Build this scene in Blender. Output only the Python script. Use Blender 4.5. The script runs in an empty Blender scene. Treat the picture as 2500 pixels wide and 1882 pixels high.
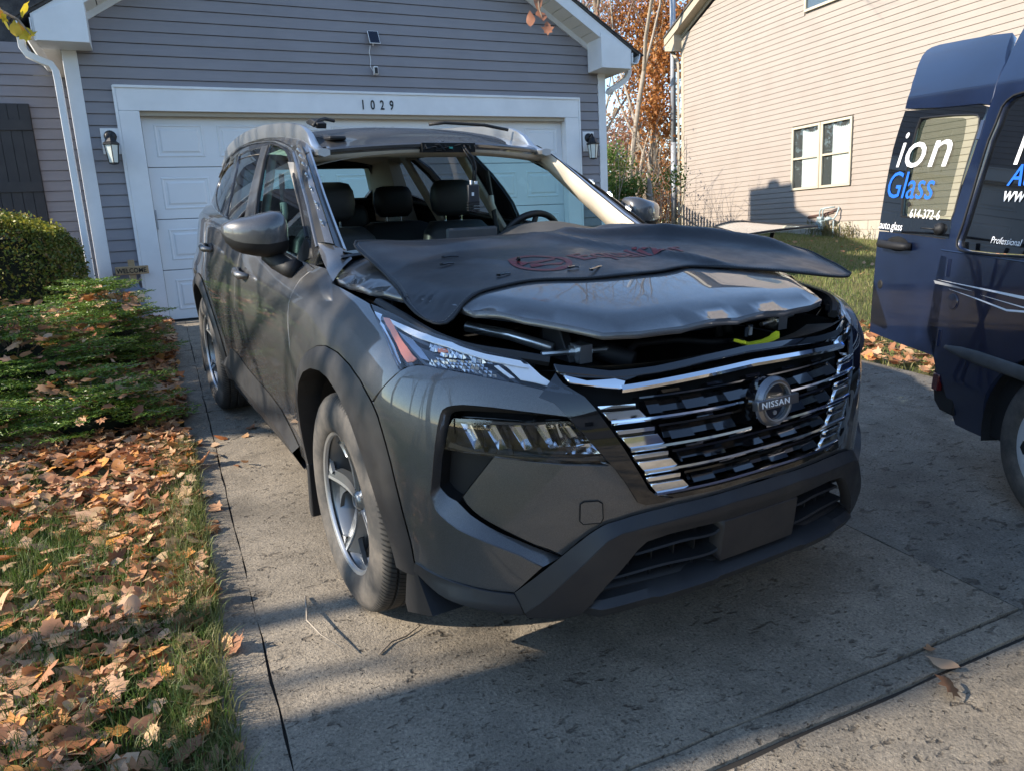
import bpy, bmesh, math, random
import numpy as np
from mathutils import Vector, Matrix
from mathutils.geometry import delaunay_2d_cdt
random.seed(7)
rnd = random.Random(11)
PI = math.pi
SC = bpy.context.scene
COL = SC.collection
# ---------------- camera, sky, sun, exposure ----------------
cam_d = bpy.data.cameras.new("camera"); cam = bpy.data.objects.new("camera", cam_d); COL.objects.link(cam)
CR=(0.904193, -0.423878, -0.052561);CU=(0.133954, 0.164568, 0.977227);CF=(0.405576, 0.890643, -0.205582)
CC=(-1.33379, -2.44079, 1.21326);FPX=1793.629
CARM=[(0.9960067, -0.0892787, 0.0), (0.089054, 0.9935, -0.0709018), (0.00633, 0.0706187, 0.9974833)]
SLOPE=0.0709614;CYAW=0.0893977
cam.matrix_world = Matrix(((CR[0],CU[0],-CF[0],CC[0]),(CR[1],CU[1],-CF[1],CC[1]),(CR[2],CU[2],-CF[2],CC[2]),(0,0,0,1)))
cam_d.sensor_fit = 'HORIZONTAL'; cam_d.sensor_width = 36.0; cam_d.lens = 36.0*FPX/2500
cam_d.clip_start = 0.05; cam_d.clip_end = 600
SC.camera = cam
SUN_EL = math.radians(30.0)
SUN_DX, SUN_DY = 0.996, -0.085        # horizontal direction in which shadows fall
w = bpy.data.worlds.new("World"); SC.world = w; w.use_nodes = True
nt = w.node_tree; bg = nt.nodes['Background']
sky = nt.nodes.new('ShaderNodeTexSky'); sky.sky_type = 'NISHITA'; sky.sun_disc = False
sky.sun_elevation = SUN_EL; sky.sun_rotation = math.atan2(-SUN_DX, -SUN_DY); sky.air_density = 1.0; sky.dust_density = 0.0; sky.ozone_density = 2.0
nt.links.new(sky.outputs[0], bg.inputs[0]); bg.inputs[1].default_value = 0.135
sl = bpy.data.lights.new("sun", 'SUN'); so = bpy.data.objects.new("sun", sl); COL.objects.link(so)
sl.energy = 3.9; sl.angle = math.radians(0.53); sl.color = (1.0, 0.90, 0.76)
sd = Vector((SUN_DX*math.cos(SUN_EL), SUN_DY*math.cos(SUN_EL), -math.sin(SUN_EL)))
so.rotation_euler = sd.to_track_quat('-Z', 'Y').to_euler(); so.location = (-20, 0, 20)
SC.view_settings.view_transform = 'Standard'; SC.view_settings.look = 'None'
SC.view_settings.exposure = 1.42; SC.view_settings.gamma = 1.0; SC.view_settings.use_curve_mapping = False
SC.render.engine = 'CYCLES'

# ---------------- helpers ----------------
TS = math.tan(SLOPE)
def gz(y):
    if y < -6: return -6*TS
    if y > 17: return 17*TS
    return y*TS
CARMAT = Matrix(((CARM[0][0],CARM[0][1],CARM[0][2],0),(CARM[1][0],CARM[1][1],CARM[1][2],0),(CARM[2][0],CARM[2][1],CARM[2][2],0),(0,0,0,1)))
def mat(name, col=(.5,.5,.5), rough=.6, metal=0., coat=0., coat_r=.03, spec=.5, alpha=None, trans=0., ior=1.45, sub=None):
    m = bpy.data.materials.new(name); m.use_nodes = True
    b = m.node_tree.nodes['Principled BSDF']
    b.inputs['Base Color'].default_value = (*col, 1); b.inputs['Roughness'].default_value = rough
    b.inputs['Metallic'].default_value = metal; b.inputs['Coat Weight'].default_value = coat
    b.inputs['Coat Roughness'].default_value = coat_r; b.inputs['Specular IOR Level'].default_value = spec
    b.inputs['Transmission Weight'].default_value = trans; b.inputs['IOR'].default_value = ior
    return m
def N(m, t, **kw):
    n = m.node_tree.nodes.new(t)
    for k, v in kw.items():
        if k in n.inputs: n.inputs[k].default_value = v
        else: setattr(n, k, v)
    return n
def L(m, a, b): m.node_tree.links.new(a, b)
def BS(m): return m.node_tree.nodes['Principled BSDF']
def coords(m, kind='Object', scale=(1,1,1)):
    t = N(m, 'ShaderNodeTexCoord'); mp = N(m, 'ShaderNodeMapping'); mp.inputs['Scale'].default_value = scale
    L(m, t.outputs[kind], mp.inputs[0]); return mp.outputs[0]
def noise(m, vec, scale=5, detail=4, rough=.6):
    n = N(m, 'ShaderNodeTexNoise'); n.inputs['Scale'].default_value = scale; n.inputs['Detail'].default_value = detail; n.inputs['Roughness'].default_value = rough
    L(m, vec, n.inputs['Vector']); return n.outputs['Fac']
def ramp(m, fac, stops):
    r = N(m, 'ShaderNodeValToRGB'); e = r.color_ramp.elements
    while len(e) < len(stops): e.new(.5)
    for k, (p, c) in enumerate(stops): e[k].position = p; e[k].color = (*c, 1) if len(c) == 3 else c
    L(m, fac, r.inputs[0]); return r.outputs[0]
def g3(v): return (v, v, v)
def bump(m, h, strength=.3, dist=.01, prev=None):
    b = N(m, 'ShaderNodeBump'); b.inputs['Strength'].default_value = strength; b.inputs['Distance'].default_value = dist
    L(m, h, b.inputs['Height'])
    if prev is not None: L(m, prev, b.inputs['Normal'])
    L(m, b.outputs[0], BS(m).inputs['Normal']); return b.outputs[0]
def mixc(m, fac, a, b, mode='MIX'):
    n = N(m, 'ShaderNodeMix'); n.data_type = 'RGBA'; n.blend_type = mode
    if isinstance(fac, (int, float)): n.inputs[0].default_value = fac
    else: L(m, fac, n.inputs[0])
    for s, v in ((6, a), (7, b)):
        if isinstance(v, tuple): n.inputs[s].default_value = (*v, 1) if len(v) == 3 else v
        else: L(m, v, n.inputs[s])
    return n.outputs[2]
def varied(name, c1, c2, scale=3, rough=.7, bs=.2, bscale=40, bd=.004, rr=None, **kw):
    m = mat(name, c1, rough, **kw); v = coords(m)
    c = mixc(m, ramp(m, noise(m, v, scale, 5), [(.35, g3(0)), (.65, g3(1))]), c1, c2)
    L(m, c, BS(m).inputs['Base Color'])
    if bs: bump(m, noise(m, v, bscale, 4), bs, bd)
    if rr: L(m, ramp(m, noise(m, v, scale*2.3, 4), [(.3, g3(rr[0])), (.7, g3(rr[1]))]), BS(m).inputs['Roughness'])
    return m
def tag(o, label=None, cat=None, group=None, kind=None):
    if label: o['label'] = label
    if cat: o['category'] = cat
    if group: o['group'] = group
    if kind: o['kind'] = kind
    return o
def thing(name, label=None, cat=None, matrix=None, group=None, loc=None, rz=0, kind=None):
    o = bpy.data.objects.new(name, None); COL.objects.link(o); o.empty_display_size = .2
    if matrix is not None: o.matrix_world = matrix
    elif loc is not None: o.location = loc; o.rotation_euler = (0, 0, rz)
    return tag(o, label, cat, group, kind)
def lnk(name, me, parent=None):
    o = bpy.data.objects.new(name, me); COL.objects.link(o)
    if parent is not None: o.parent = parent
    return o
def mk(name, V, Fc, m=None, parent=None, smooth=False, bevel=0, mi=None, auto=None):
    me = bpy.data.meshes.new(name); me.from_pydata([tuple(v) for v in V], [], Fc); me.validate(); me.update()
    ms = m if isinstance(m, (list, tuple)) else [m]
    for x in ms: me.materials.append(x)
    if mi: me.polygons.foreach_set('material_index', mi[:len(me.polygons)])
    if smooth: me.polygons.foreach_set('use_smooth', [True]*len(me.polygons))
    if auto is not None:
        me.polygons.foreach_set('use_smooth', [True]*len(me.polygons))
        me.set_sharp_from_angle(angle=math.radians(auto))
    o = lnk(name, me, parent)
    if bevel:
        b = o.modifiers.new('bevel', 'BEVEL'); b.width = bevel; b.segments = 2; b.limit_method = 'ANGLE'; b.angle_limit = math.radians(40)
        me.polygons.foreach_set('use_smooth', [True]*len(me.polygons)); me.set_sharp_from_angle(angle=math.radians(50))
    return o
class MB:
    def __init__(s): s.v = []; s.f = []; s.m = []
    def add(s, V, Fc, m=0):
        b = len(s.v); s.v += [tuple(x) for x in V]; s.f += [tuple(i+b for i in f) for f in Fc]; s.m += [m]*len(Fc); return s
    def box(s, a, b, m=0):
        x0,y0,z0 = [min(p,q) for p,q in zip(a,b)]; x1,y1,z1 = [max(p,q) for p,q in zip(a,b)]
        return s.add([(x0,y0,z0),(x1,y0,z0),(x1,y1,z0),(x0,y1,z0),(x0,y0,z1),(x1,y0,z1),(x1,y1,z1),(x0,y1,z1)],
            [(0,3,2,1),(4,5,6,7),(0,1,5,4),(1,2,6,5),(2,3,7,6),(3,0,4,7)], m)
    def hexa(s, P, m=0): return s.add(P, [(0,3,2,1),(4,5,6,7),(0,1,5,4),(1,2,6,5),(2,3,7,6),(3,0,4,7)], m)
    def prism(s, poly, axis, a, b, m=0):
        # poly 2D points ; axis 'x','y','z' gives the extrusion axis
        def P(u, v, t): return {'x':(t,u,v),'y':(u,t,v),'z':(u,v,t)}[axis]
        n = len(poly); V = [P(u,v,a) for u,v in poly]+[P(u,v,b) for u,v in poly]
        ar = sum(poly[i][0]*poly[(i+1)%n][1]-poly[(i+1)%n][0]*poly[i][1] for i in range(n))
        Fc = [tuple(range(n)), tuple(range(2*n-1, n-1, -1))]+[(i, n+i, n+(i+1)%n, (i+1)%n) for i in range(n)]
        flip = (ar > 0) == (axis != 'y')
        if (b > a) != flip: Fc = [tuple(reversed(f)) for f in Fc]
        return s.add(V, Fc, m)
    def tube(s, path, r, n=8, m=0, cap=True):
        path = [Vector(p) for p in path]; rs = r if isinstance(r, (list, tuple)) else [r]*len(path)
        V = []; up = None
        for i, p in enumerate(path):
            d = (path[min(i+1, len(path)-1)]-path[max(i-1, 0)])
            d = d.normalized() if d.length > 1e-9 else Vector((0,0,1))
            if up is None:
                up = Vector((0,0,1)) if abs(d.z) < .9 else Vector((1,0,0))
            sx = d.cross(up).normalized(); up = sx.cross(d).normalized()
            for k in range(n):
                a = 2*PI*k/n; V.append(p+(sx*math.cos(a)+up*math.sin(a))*rs[i])
        Fc = []
        for i in range(len(path)-1):
            for k in range(n): Fc.append((i*n+k, i*n+(k+1)%n, (i+1)*n+(k+1)%n, (i+1)*n+k))
        if cap: Fc += [tuple(range(n-1, -1, -1)), tuple((len(path)-1)*n+k for k in range(n))]
        return s.add(V, Fc, m)
    def lathe(s, prof, mat4, n=32, m=0, closed=False):
        # prof (r, h): spun about local z, placed by a 4x4 matrix
        V = []; k = len(prof)
        for i in range(n):
            a = 2*PI*i/n
            for r, h in prof: V.append(mat4 @ Vector((r*math.cos(a), r*math.sin(a), h)))
        Fc = []
        for i in range(n):
            j = (i+1)%n
            for q in range(k if closed else k-1):
                q2 = (q+1)%k; Fc.append((i*k+q, j*k+q, j*k+q2, i*k+q2))
        return s.add(V, Fc, m)
    def ico(s, c, r, m=0, sub=2, sc=(1,1,1)):
        bm = bmesh.new(); bmesh.ops.create_icosphere(bm, subdivisions=sub, radius=1)
        V = [(c[0]+v.co.x*r*sc[0], c[1]+v.co.y*r*sc[1], c[2]+v.co.z*r*sc[2]) for v in bm.verts]; Fc = [tuple(v.index for v in f.verts) for f in bm.faces]; bm.free()
        return s.add(V, Fc, m)
    def build(s, name, m, parent=None, **kw): return mk(name, s.v, s.f, m, parent, mi=s.m if isinstance(m, (list, tuple)) else None, **kw)
def dup(o, parent=None, matrix=None):
    c = o.copy(); COL.objects.link(c)
    if parent is not None: c.parent = parent
    if matrix is not None: c.matrix_world = matrix
    return c
def dup_tree(root, matrix=None, label=None, parent=None):
    r = root.copy(); COL.objects.link(r)
    if parent is not None: r.parent = parent
    if matrix is not None: r.matrix_world = matrix
    if label: r['label'] = label
    for ch in list(root.children):
        c = ch.copy(); COL.objects.link(c); c.parent = r
        for g in list(ch.children):
            d = g.copy(); COL.objects.link(d); d.parent = c
    return r
def inpoly(x, y, P):
    c = False; n = len(P); j = n-1
    for i in range(n):
        if (P[i][1] > y) != (P[j][1] > y) and x < (P[j][0]-P[i][0])*(y-P[i][1])/(P[j][1]-P[i][1])+P[i][0]: c = not c
        j = i
    return c
def resample(P, step, closed=True):
    out = []; n = len(P)
    for i in range(n if closed else n-1):
        a = P[i]; b = P[(i+1)%n]; d = math.hypot(b[0]-a[0], b[1]-a[1])
        if d < 1e-6: continue
        k = max(1, int(round(d/step)))
        for j in range(k): out.append((a[0]+(b[0]-a[0])*j/k, a[1]+(b[1]-a[1])*j/k))
    if not closed: out.append(tuple(P[-1]))
    return out
def inset(P, g):
    n = len(P); ar = sum(P[i][0]*P[(i+1)%n][1]-P[(i+1)%n][0]*P[i][1] for i in range(n)); s = 1 if ar > 0 else -1; out = []
    for i in range(n):
        a = P[i-1]; b = P[(i+1)%n]; dx, dy = b[0]-a[0], b[1]-a[1]; l = math.hypot(dx, dy) or 1
        out.append((P[i][0]-dy/l*g*s, P[i][1]+dx/l*g*s))
    return out
def panel(name, fn, outer, m, parent=None, holes=(), step=.022, thick=.02, gap=.002, outward=None, mirror=False, soft=True):
    """a thin moulded sheet: fn(u,v,off) -> point; outer/holes are loops in (u,v)"""
    rings = [inset(resample(outer, step), gap)]+[inset(resample(h, step), -gap) for h in holes]
    pts = []; edges = []
    for r in rings:
        b = len(pts); pts += r; edges += [(b+i, b+(i+1)%len(r)) for i in range(len(r))]
    xs = [p[0] for p in rings[0]]; ys = [p[1] for p in rings[0]]
    nb = len(pts); barr = np.array(pts)
    y = min(ys)+step*.5; row = 0
    while y < max(ys):
        x = min(xs)+step*.5+(row%2)*step*.5
        while x < max(xs):
            if inpoly(x, y, rings[0]) and not any(inpoly(x, y, h) for h in rings[1:]):
                d = barr-np.array((x, y))
                if (d*d).sum(1).min() > (step*.55)**2: pts.append((x, y))
            x += step
        y += step*.87; row += 1
    vs, es, fs, ov, oe, of = delaunay_2d_cdt([Vector(p) for p in pts], edges, [], 0, 1e-7)
    F2 = []
    for f in fs:
        cx = sum(vs[i].x for i in f)/3; cy = sum(vs[i].y for i in f)/3
        if inpoly(cx, cy, rings[0]) and not any(inpoly(cx, cy, h) for h in rings[1:]): F2.append(tuple(f))
    used = sorted({i for f in F2 for i in f}); ix = {k: i for i, k in enumerate(used)}
    uv = [(vs[i].x, vs[i].y) for i in used]; F2 = [tuple(ix[i] for i in f) for f in F2]
    V = [Vector(fn(u, v, 0)) for u, v in uv]; e = .003; NN = []
    for u, v in uv:
        du = Vector(fn(u+e, v, 0))-Vector(fn(u-e, v, 0)); dv = Vector(fn(u, v+e, 0))-Vector(fn(u, v-e, 0))
        n = du.cross(dv); n = n.normalized() if n.length > 1e-12 else Vector((0,0,1)); NN.append(n)
    if outward is not None:
        k = 0
        for i in range(0, len(V), max(1, len(V)//15)): k += 1 if NN[i].dot(Vector(outward(V[i]))) > 0 else -1
        if k < 0: NN = [-n for n in NN]
    # face orientation
    sgn = 0
    for f in F2[::max(1, len(F2)//15)]:
        fnrm = (V[f[1]]-V[f[0]]).cross(V[f[2]]-V[f[0]]); sgn += 1 if fnrm.dot(NN[f[0]]) > 0 else -1
    if sgn < 0: F2 = [tuple(reversed(f)) for f in F2]
    if thick:
        cnt = {}
        for f in F2:
            for a, b in zip(f, f[1:]+f[:1]): cnt[(a, b)] = 1
        bd = [(a, b) for (a, b) in cnt if (b, a) not in cnt]
        nxt = {}; 
        om = {}
        for a, b in bd:
            d = (V[b]-V[a])
            o = d.cross(NN[a])
            if o.length > 1e-12: o.normalize()
            om[a] = om.get(a, Vector((0,0,0)))+o; om[b] = om.get(b, Vector((0,0,0)))+o
        base = len(V); ids = {}
        for k in om:
            o = om[k].normalized() if om[k].length > 1e-9 else NN[k]
            ids[k] = (len(V), len(V)+1)
            V.append(V[k].copy()); NN.append((NN[k]*.75+o*.65).normalized())
            V.append(V[k]-NN[k]*thick+o*min(.0015, gap*.5)); NN.append(o)
        for a, b in bd: F2.append((ids[b][0], ids[a][0], ids[a][1], ids[b][1]))
    me = bpy.data.meshes.new(name); me.from_pydata([tuple(v) for v in V], [], F2)
    me.polygons.foreach_set('use_smooth', [True]*len(F2)); me.update()
    me.normals_split_custom_set_from_vertices([tuple(n) for n in NN])
    me.materials.append(m)
    o = lnk(name, me, parent)
    return o
def xmirror(o, name=None, parent=None):
    """mirror copy across the thing's x = 0 plane, with its own mesh"""
    me = o.data; V = np.empty(len(me.vertices)*3, np.float32); me.vertices.foreach_get('co', V); V = V.reshape(-1, 3).copy(); V[:, 0] *= -1
    F2 = [tuple(reversed(p.vertices)) for p in me.polygons]
    m2 = bpy.data.meshes.new(o.name.split('.')[0]); m2.from_pydata(V.tolist(), [], F2)
    for x in me.materials: m2.materials.append(x)
    mi = [p.material_index for p in me.polygons]; sm = [p.use_smooth for p in me.polygons]
    m2.polygons.foreach_set('material_index', mi); m2.polygons.foreach_set('use_smooth', sm); m2.update()
    if me.has_custom_normals:
        vn = [None]*len(me.vertices)
        for lp, cn in zip(me.loops, me.corner_normals): vn[lp.vertex_index] = cn.vector
        m2.normals_split_custom_set_from_vertices([(-n[0], n[1], n[2]) if n else (0, 0, 1) for n in vn])
    c = bpy.data.objects.new(name or o.name.split('.')[0], m2); COL.objects.link(c)
    c.parent = parent if parent is not None else o.parent
    for md in o.modifiers:
        if md.type == 'BEVEL':
            b = c.modifiers.new('bevel', 'BEVEL'); b.width = md.width; b.segments = 2; b.limit_method = 'ANGLE'; b.angle_limit = md.angle_limit
    return c
def textmesh(name, s, size, m, parent, mtx, extrude=.0006, shear=0, sx=1, align='LEFT', space=1.0, ofs=0):
    cu = bpy.data.curves.new(name, 'FONT'); cu.body = s; cu.size = size; cu.extrude = extrude; cu.shear = shear; cu.align_x = align; cu.space_character = space; cu.offset = ofs; cu.resolution_u = 3
    t = bpy.data.objects.new('tmp', cu); COL.objects.link(t)
    dg = bpy.context.evaluated_depsgraph_get(); me = bpy.data.meshes.new_from_object(t.evaluated_get(dg)); bpy.data.objects.remove(t); bpy.data.curves.remove(cu)
    me.name = name; me.materials.clear(); me.materials.append(m)
    me.transform(mtx @ Matrix.Diagonal((sx, 1, 1, 1)))
    return lnk(name, me, parent)
def frame(o, x, y):
    """matrix with local x along x, y along y (orthogonalised), origin o"""
    x = Vector(x).normalized(); y = Vector(y); z = x.cross(y).normalized(); y = z.cross(x)
    return Matrix(((x.x,y.x,z.x,o[0]),(x.y,y.y,z.y,o[1]),(x.z,y.z,z.z,o[2]),(0,0,0,1)))
def lerp(a, b, t): return a+(b-a)*t
def pchip(xs, ys, x):
    if x <= xs[0]: return ys[0]
    if x >= xs[-1]: return ys[-1]
    i = 0
    while xs[i+1] < x: i += 1
    x0 = xs[i-1] if i else 2*xs[0]-xs[1]; y0 = ys[i-1] if i else 2*ys[0]-ys[1]
    x3 = xs[i+2] if i+2 < len(xs) else 2*xs[-1]-xs[-2]; y3 = ys[i+2] if i+2 < len(xs) else 2*ys[-1]-ys[-2]
    h = xs[i+1]-xs[i]; t = (x-xs[i])/h; m1 = (ys[i+1]-y0)/(xs[i+1]-x0)*h; m2 = (y3-ys[i])/(x3-xs[i])*h
    return (2*t**3-3*t*t+1)*ys[i]+(t**3-2*t*t+t)*m1+(-2*t**3+3*t*t)*ys[i+1]+(t**3-t*t)*m2
# ---------------- smooth skin of the suv ----------------
# ---- smooth car skin: plan stations x section rows, Catmull-Rom both ways ----
PLAN=[(0,-.926),(.2,-.920),(.4,-.886),(.54,-.839),(.68,-.77),(.79,-.68),(.862,-.57),(.9,-.425),(.912,-.25),(.914,0),(.92,.35),(.92,.8),(.92,1.4),(.92,2.0),(.918,2.6),(.905,3.0),(.87,3.3),(.78,3.55),(.6,3.66),(.3,3.71),(0,3.72)]
VR=[.20,.30,.42,.55,.68,.80,.90,.98,1.06,1.14]
def _rows(i):
    y=PLAN[i][1]
    if i<=2:  return [(.05,.20),(.02,.30),(.005,.42),(.0,.55),(.005,.68),(.02,.80),(.045,.875),(.085,.93),(.15,.97),(.22,.985)]
    if i==3:  return [(.05,.20),(.02,.30),(.005,.42),(.0,.55),(.003,.68),(.017,.80),(.045,.88),(.085,.935),(.15,.975),(.22,.99)]
    if i==4:  return [(.05,.20),(.02,.30),(.005,.42),(.0,.55),(.002,.68),(.015,.80),(.045,.885),(.085,.94),(.14,.98),(.22,1.0)]
    if i==5:  return [(.045,.20),(.02,.30),(.01,.42),(.0,.55),(.0,.68),(.012,.80),(.042,.89),(.08,.945),(.13,.98),(.2,1.0)]
    if i==6:  return [(.05,.20),(.025,.30),(.015,.42),(.002,.55),(.0,.68),(.01,.80),(.038,.89),(.075,.945),(.12,.98),(.19,1.0)]
    if i==7:  return [(.06,.20),(.035,.30),(.02,.42),(.005,.55),(.0,.68),(.006,.80),(.032,.89),(.068,.95),(.11,.985),(.18,1.01)]
    if i==8:  return [(.09,.20),(.05,.30),(.025,.42),(.008,.55),(.0,.68),(.004,.80),(.026,.90),(.06,.965),(.10,1.005),(.18,1.03)]
    if i==9:  return [(.09,.20),(.05,.30),(.025,.42),(.008,.55),(.0,.68),(.002,.80),(.02,.905),(.05,.98),(.095,1.03),(.17,1.06)]
    if i==10: return [(.09,.20),(.05,.30),(.028,.42),(.012,.55),(.002,.68),(.0,.80),(.013,.905),(.035,.985),(.080,1.050),(.145,1.098)]
    zt_={11:1.105,12:1.144,13:1.184,14:1.224,15:1.250,16:1.27,17:1.28}.get(i,1.28)
    dt_={11:.137,12:.147,13:.157,14:.168}.get(i,.17)
    k=0 if i<15 else (i-14)*.012
    return [(.09,.20),(.055,.30),(.034,.42),(.018,.55),(.006,.68),(.0,.80),(.008,.90),(.026+k,.99),(.075+k,zt_-.040),(dt_+k,zt_)]
def _build():
    import math
    n=len(PLAN);N=[]
    for i in range(n):
        a=PLAN[max(0,i-1)];b=PLAN[min(n-1,i+1)]
        dx,dy=b[0]-a[0],b[1]-a[1]
        if i in(0,n-1): dx,dy=1,0
        if i==n-1: dx=-1
        l=math.hypot(dx,dy);N.append((dy/l,-dx/l))
    S=[0.]
    for i in range(1,n): S.append(S[-1]+math.hypot(PLAN[i][0]-PLAN[i-1][0],PLAN[i][1]-PLAN[i-1][1]))
    G=[]
    for i in range(n):
        r=_rows(i);G.append([(PLAN[i][0]-N[i][0]*d,PLAN[i][1]-N[i][1]*d,z) for d,z in r])
    G[0]=[(0,p[1],p[2]) for p in G[0]]
    return S,G
SS,GG=_build()
def _h(t,p0,p1,p2,p3,x0,x1,x2,x3):
    # non-uniform hermite
    h=x2-x1;m1=(p2-p0)/(x2-x0)*h;m2=(p3-p1)/(x3-x1)*h
    t2=t*t;t3=t2*t
    return (2*t3-3*t2+1)*p1+(t3-2*t2+t)*m1+(-2*t3+3*t2)*p2+(t3-t2)*m2
def _loc(X,v):
    n=len(X);v=min(max(v,X[0]),X[-1]-1e-9);i=0
    lo,hi=0,n-1
    while hi-lo>1:
        m=(lo+hi)//2
        if X[m]<=v: lo=m
        else: hi=m
    return lo,(v-X[lo])/(X[lo+1]-X[lo])
def _s0(s,v):
    sg=-1 if s<0 else 1;s=abs(s)
    i,t=_loc(SS,s);j,u=_loc(VR,v)
    def gi(a,b):
        if a<0: p=GG[-a][b];return (-p[0],p[1],p[2]),-SS[-a]
        if a>=len(SS):
            q=GG[-1][b];p=GG[-2][b];return (-p[0],p[1],p[2]),2*SS[-1]-SS[-2]
        return GG[a][b],SS[a]
    J=[max(0,j-1),j,j+1,min(len(VR)-1,j+2)];VX=[VR[j]-.1 if j==0 else VR[j-1],VR[j],VR[j+1],VR[j+1]+.1 if j+2>=len(VR) else VR[j+2]]
    out=[]
    cols=[]
    for b in J:
        c=[gi(i-1+k,b) for k in range(4)]
        cols.append([_h(t,c[0][0][m],c[1][0][m],c[2][0][m],c[3][0][m],c[0][1],c[1][1],c[2][1],c[3][1]) for m in range(3)])
    for m in range(3): out.append(_h(u,cols[0][m],cols[1][m],cols[2][m],cols[3][m],*VX))
    return (out[0]*sg,out[1],out[2])
def Sn(s,v):
    e=.004
    a=_s0(s+e,v);b=_s0(s-e,v);c=_s0(s,v+e if v<1.136 else v);d=_s0(s,v-e)
    ux,uy,uz=a[0]-b[0],a[1]-b[1],a[2]-b[2];wx,wy,wz=c[0]-d[0],c[1]-d[1],c[2]-d[2]
    # s increases to +x at front ; normal = u x w pointing outward
    n=(uy*wz-uz*wy,uz*wx-ux*wz,ux*wy-uy*wx)
    l=(n[0]**2+n[1]**2+n[2]**2)**.5 or 1
    return (n[0]/l,n[1]/l,n[2]/l)
def Sp(s,v,off=0.):
    p=_s0(s,v)
    if not off: return p
    n=Sn(s,v);return (p[0]+n[0]*off,p[1]+n[1]*off,p[2]+n[2]*off)
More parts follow.
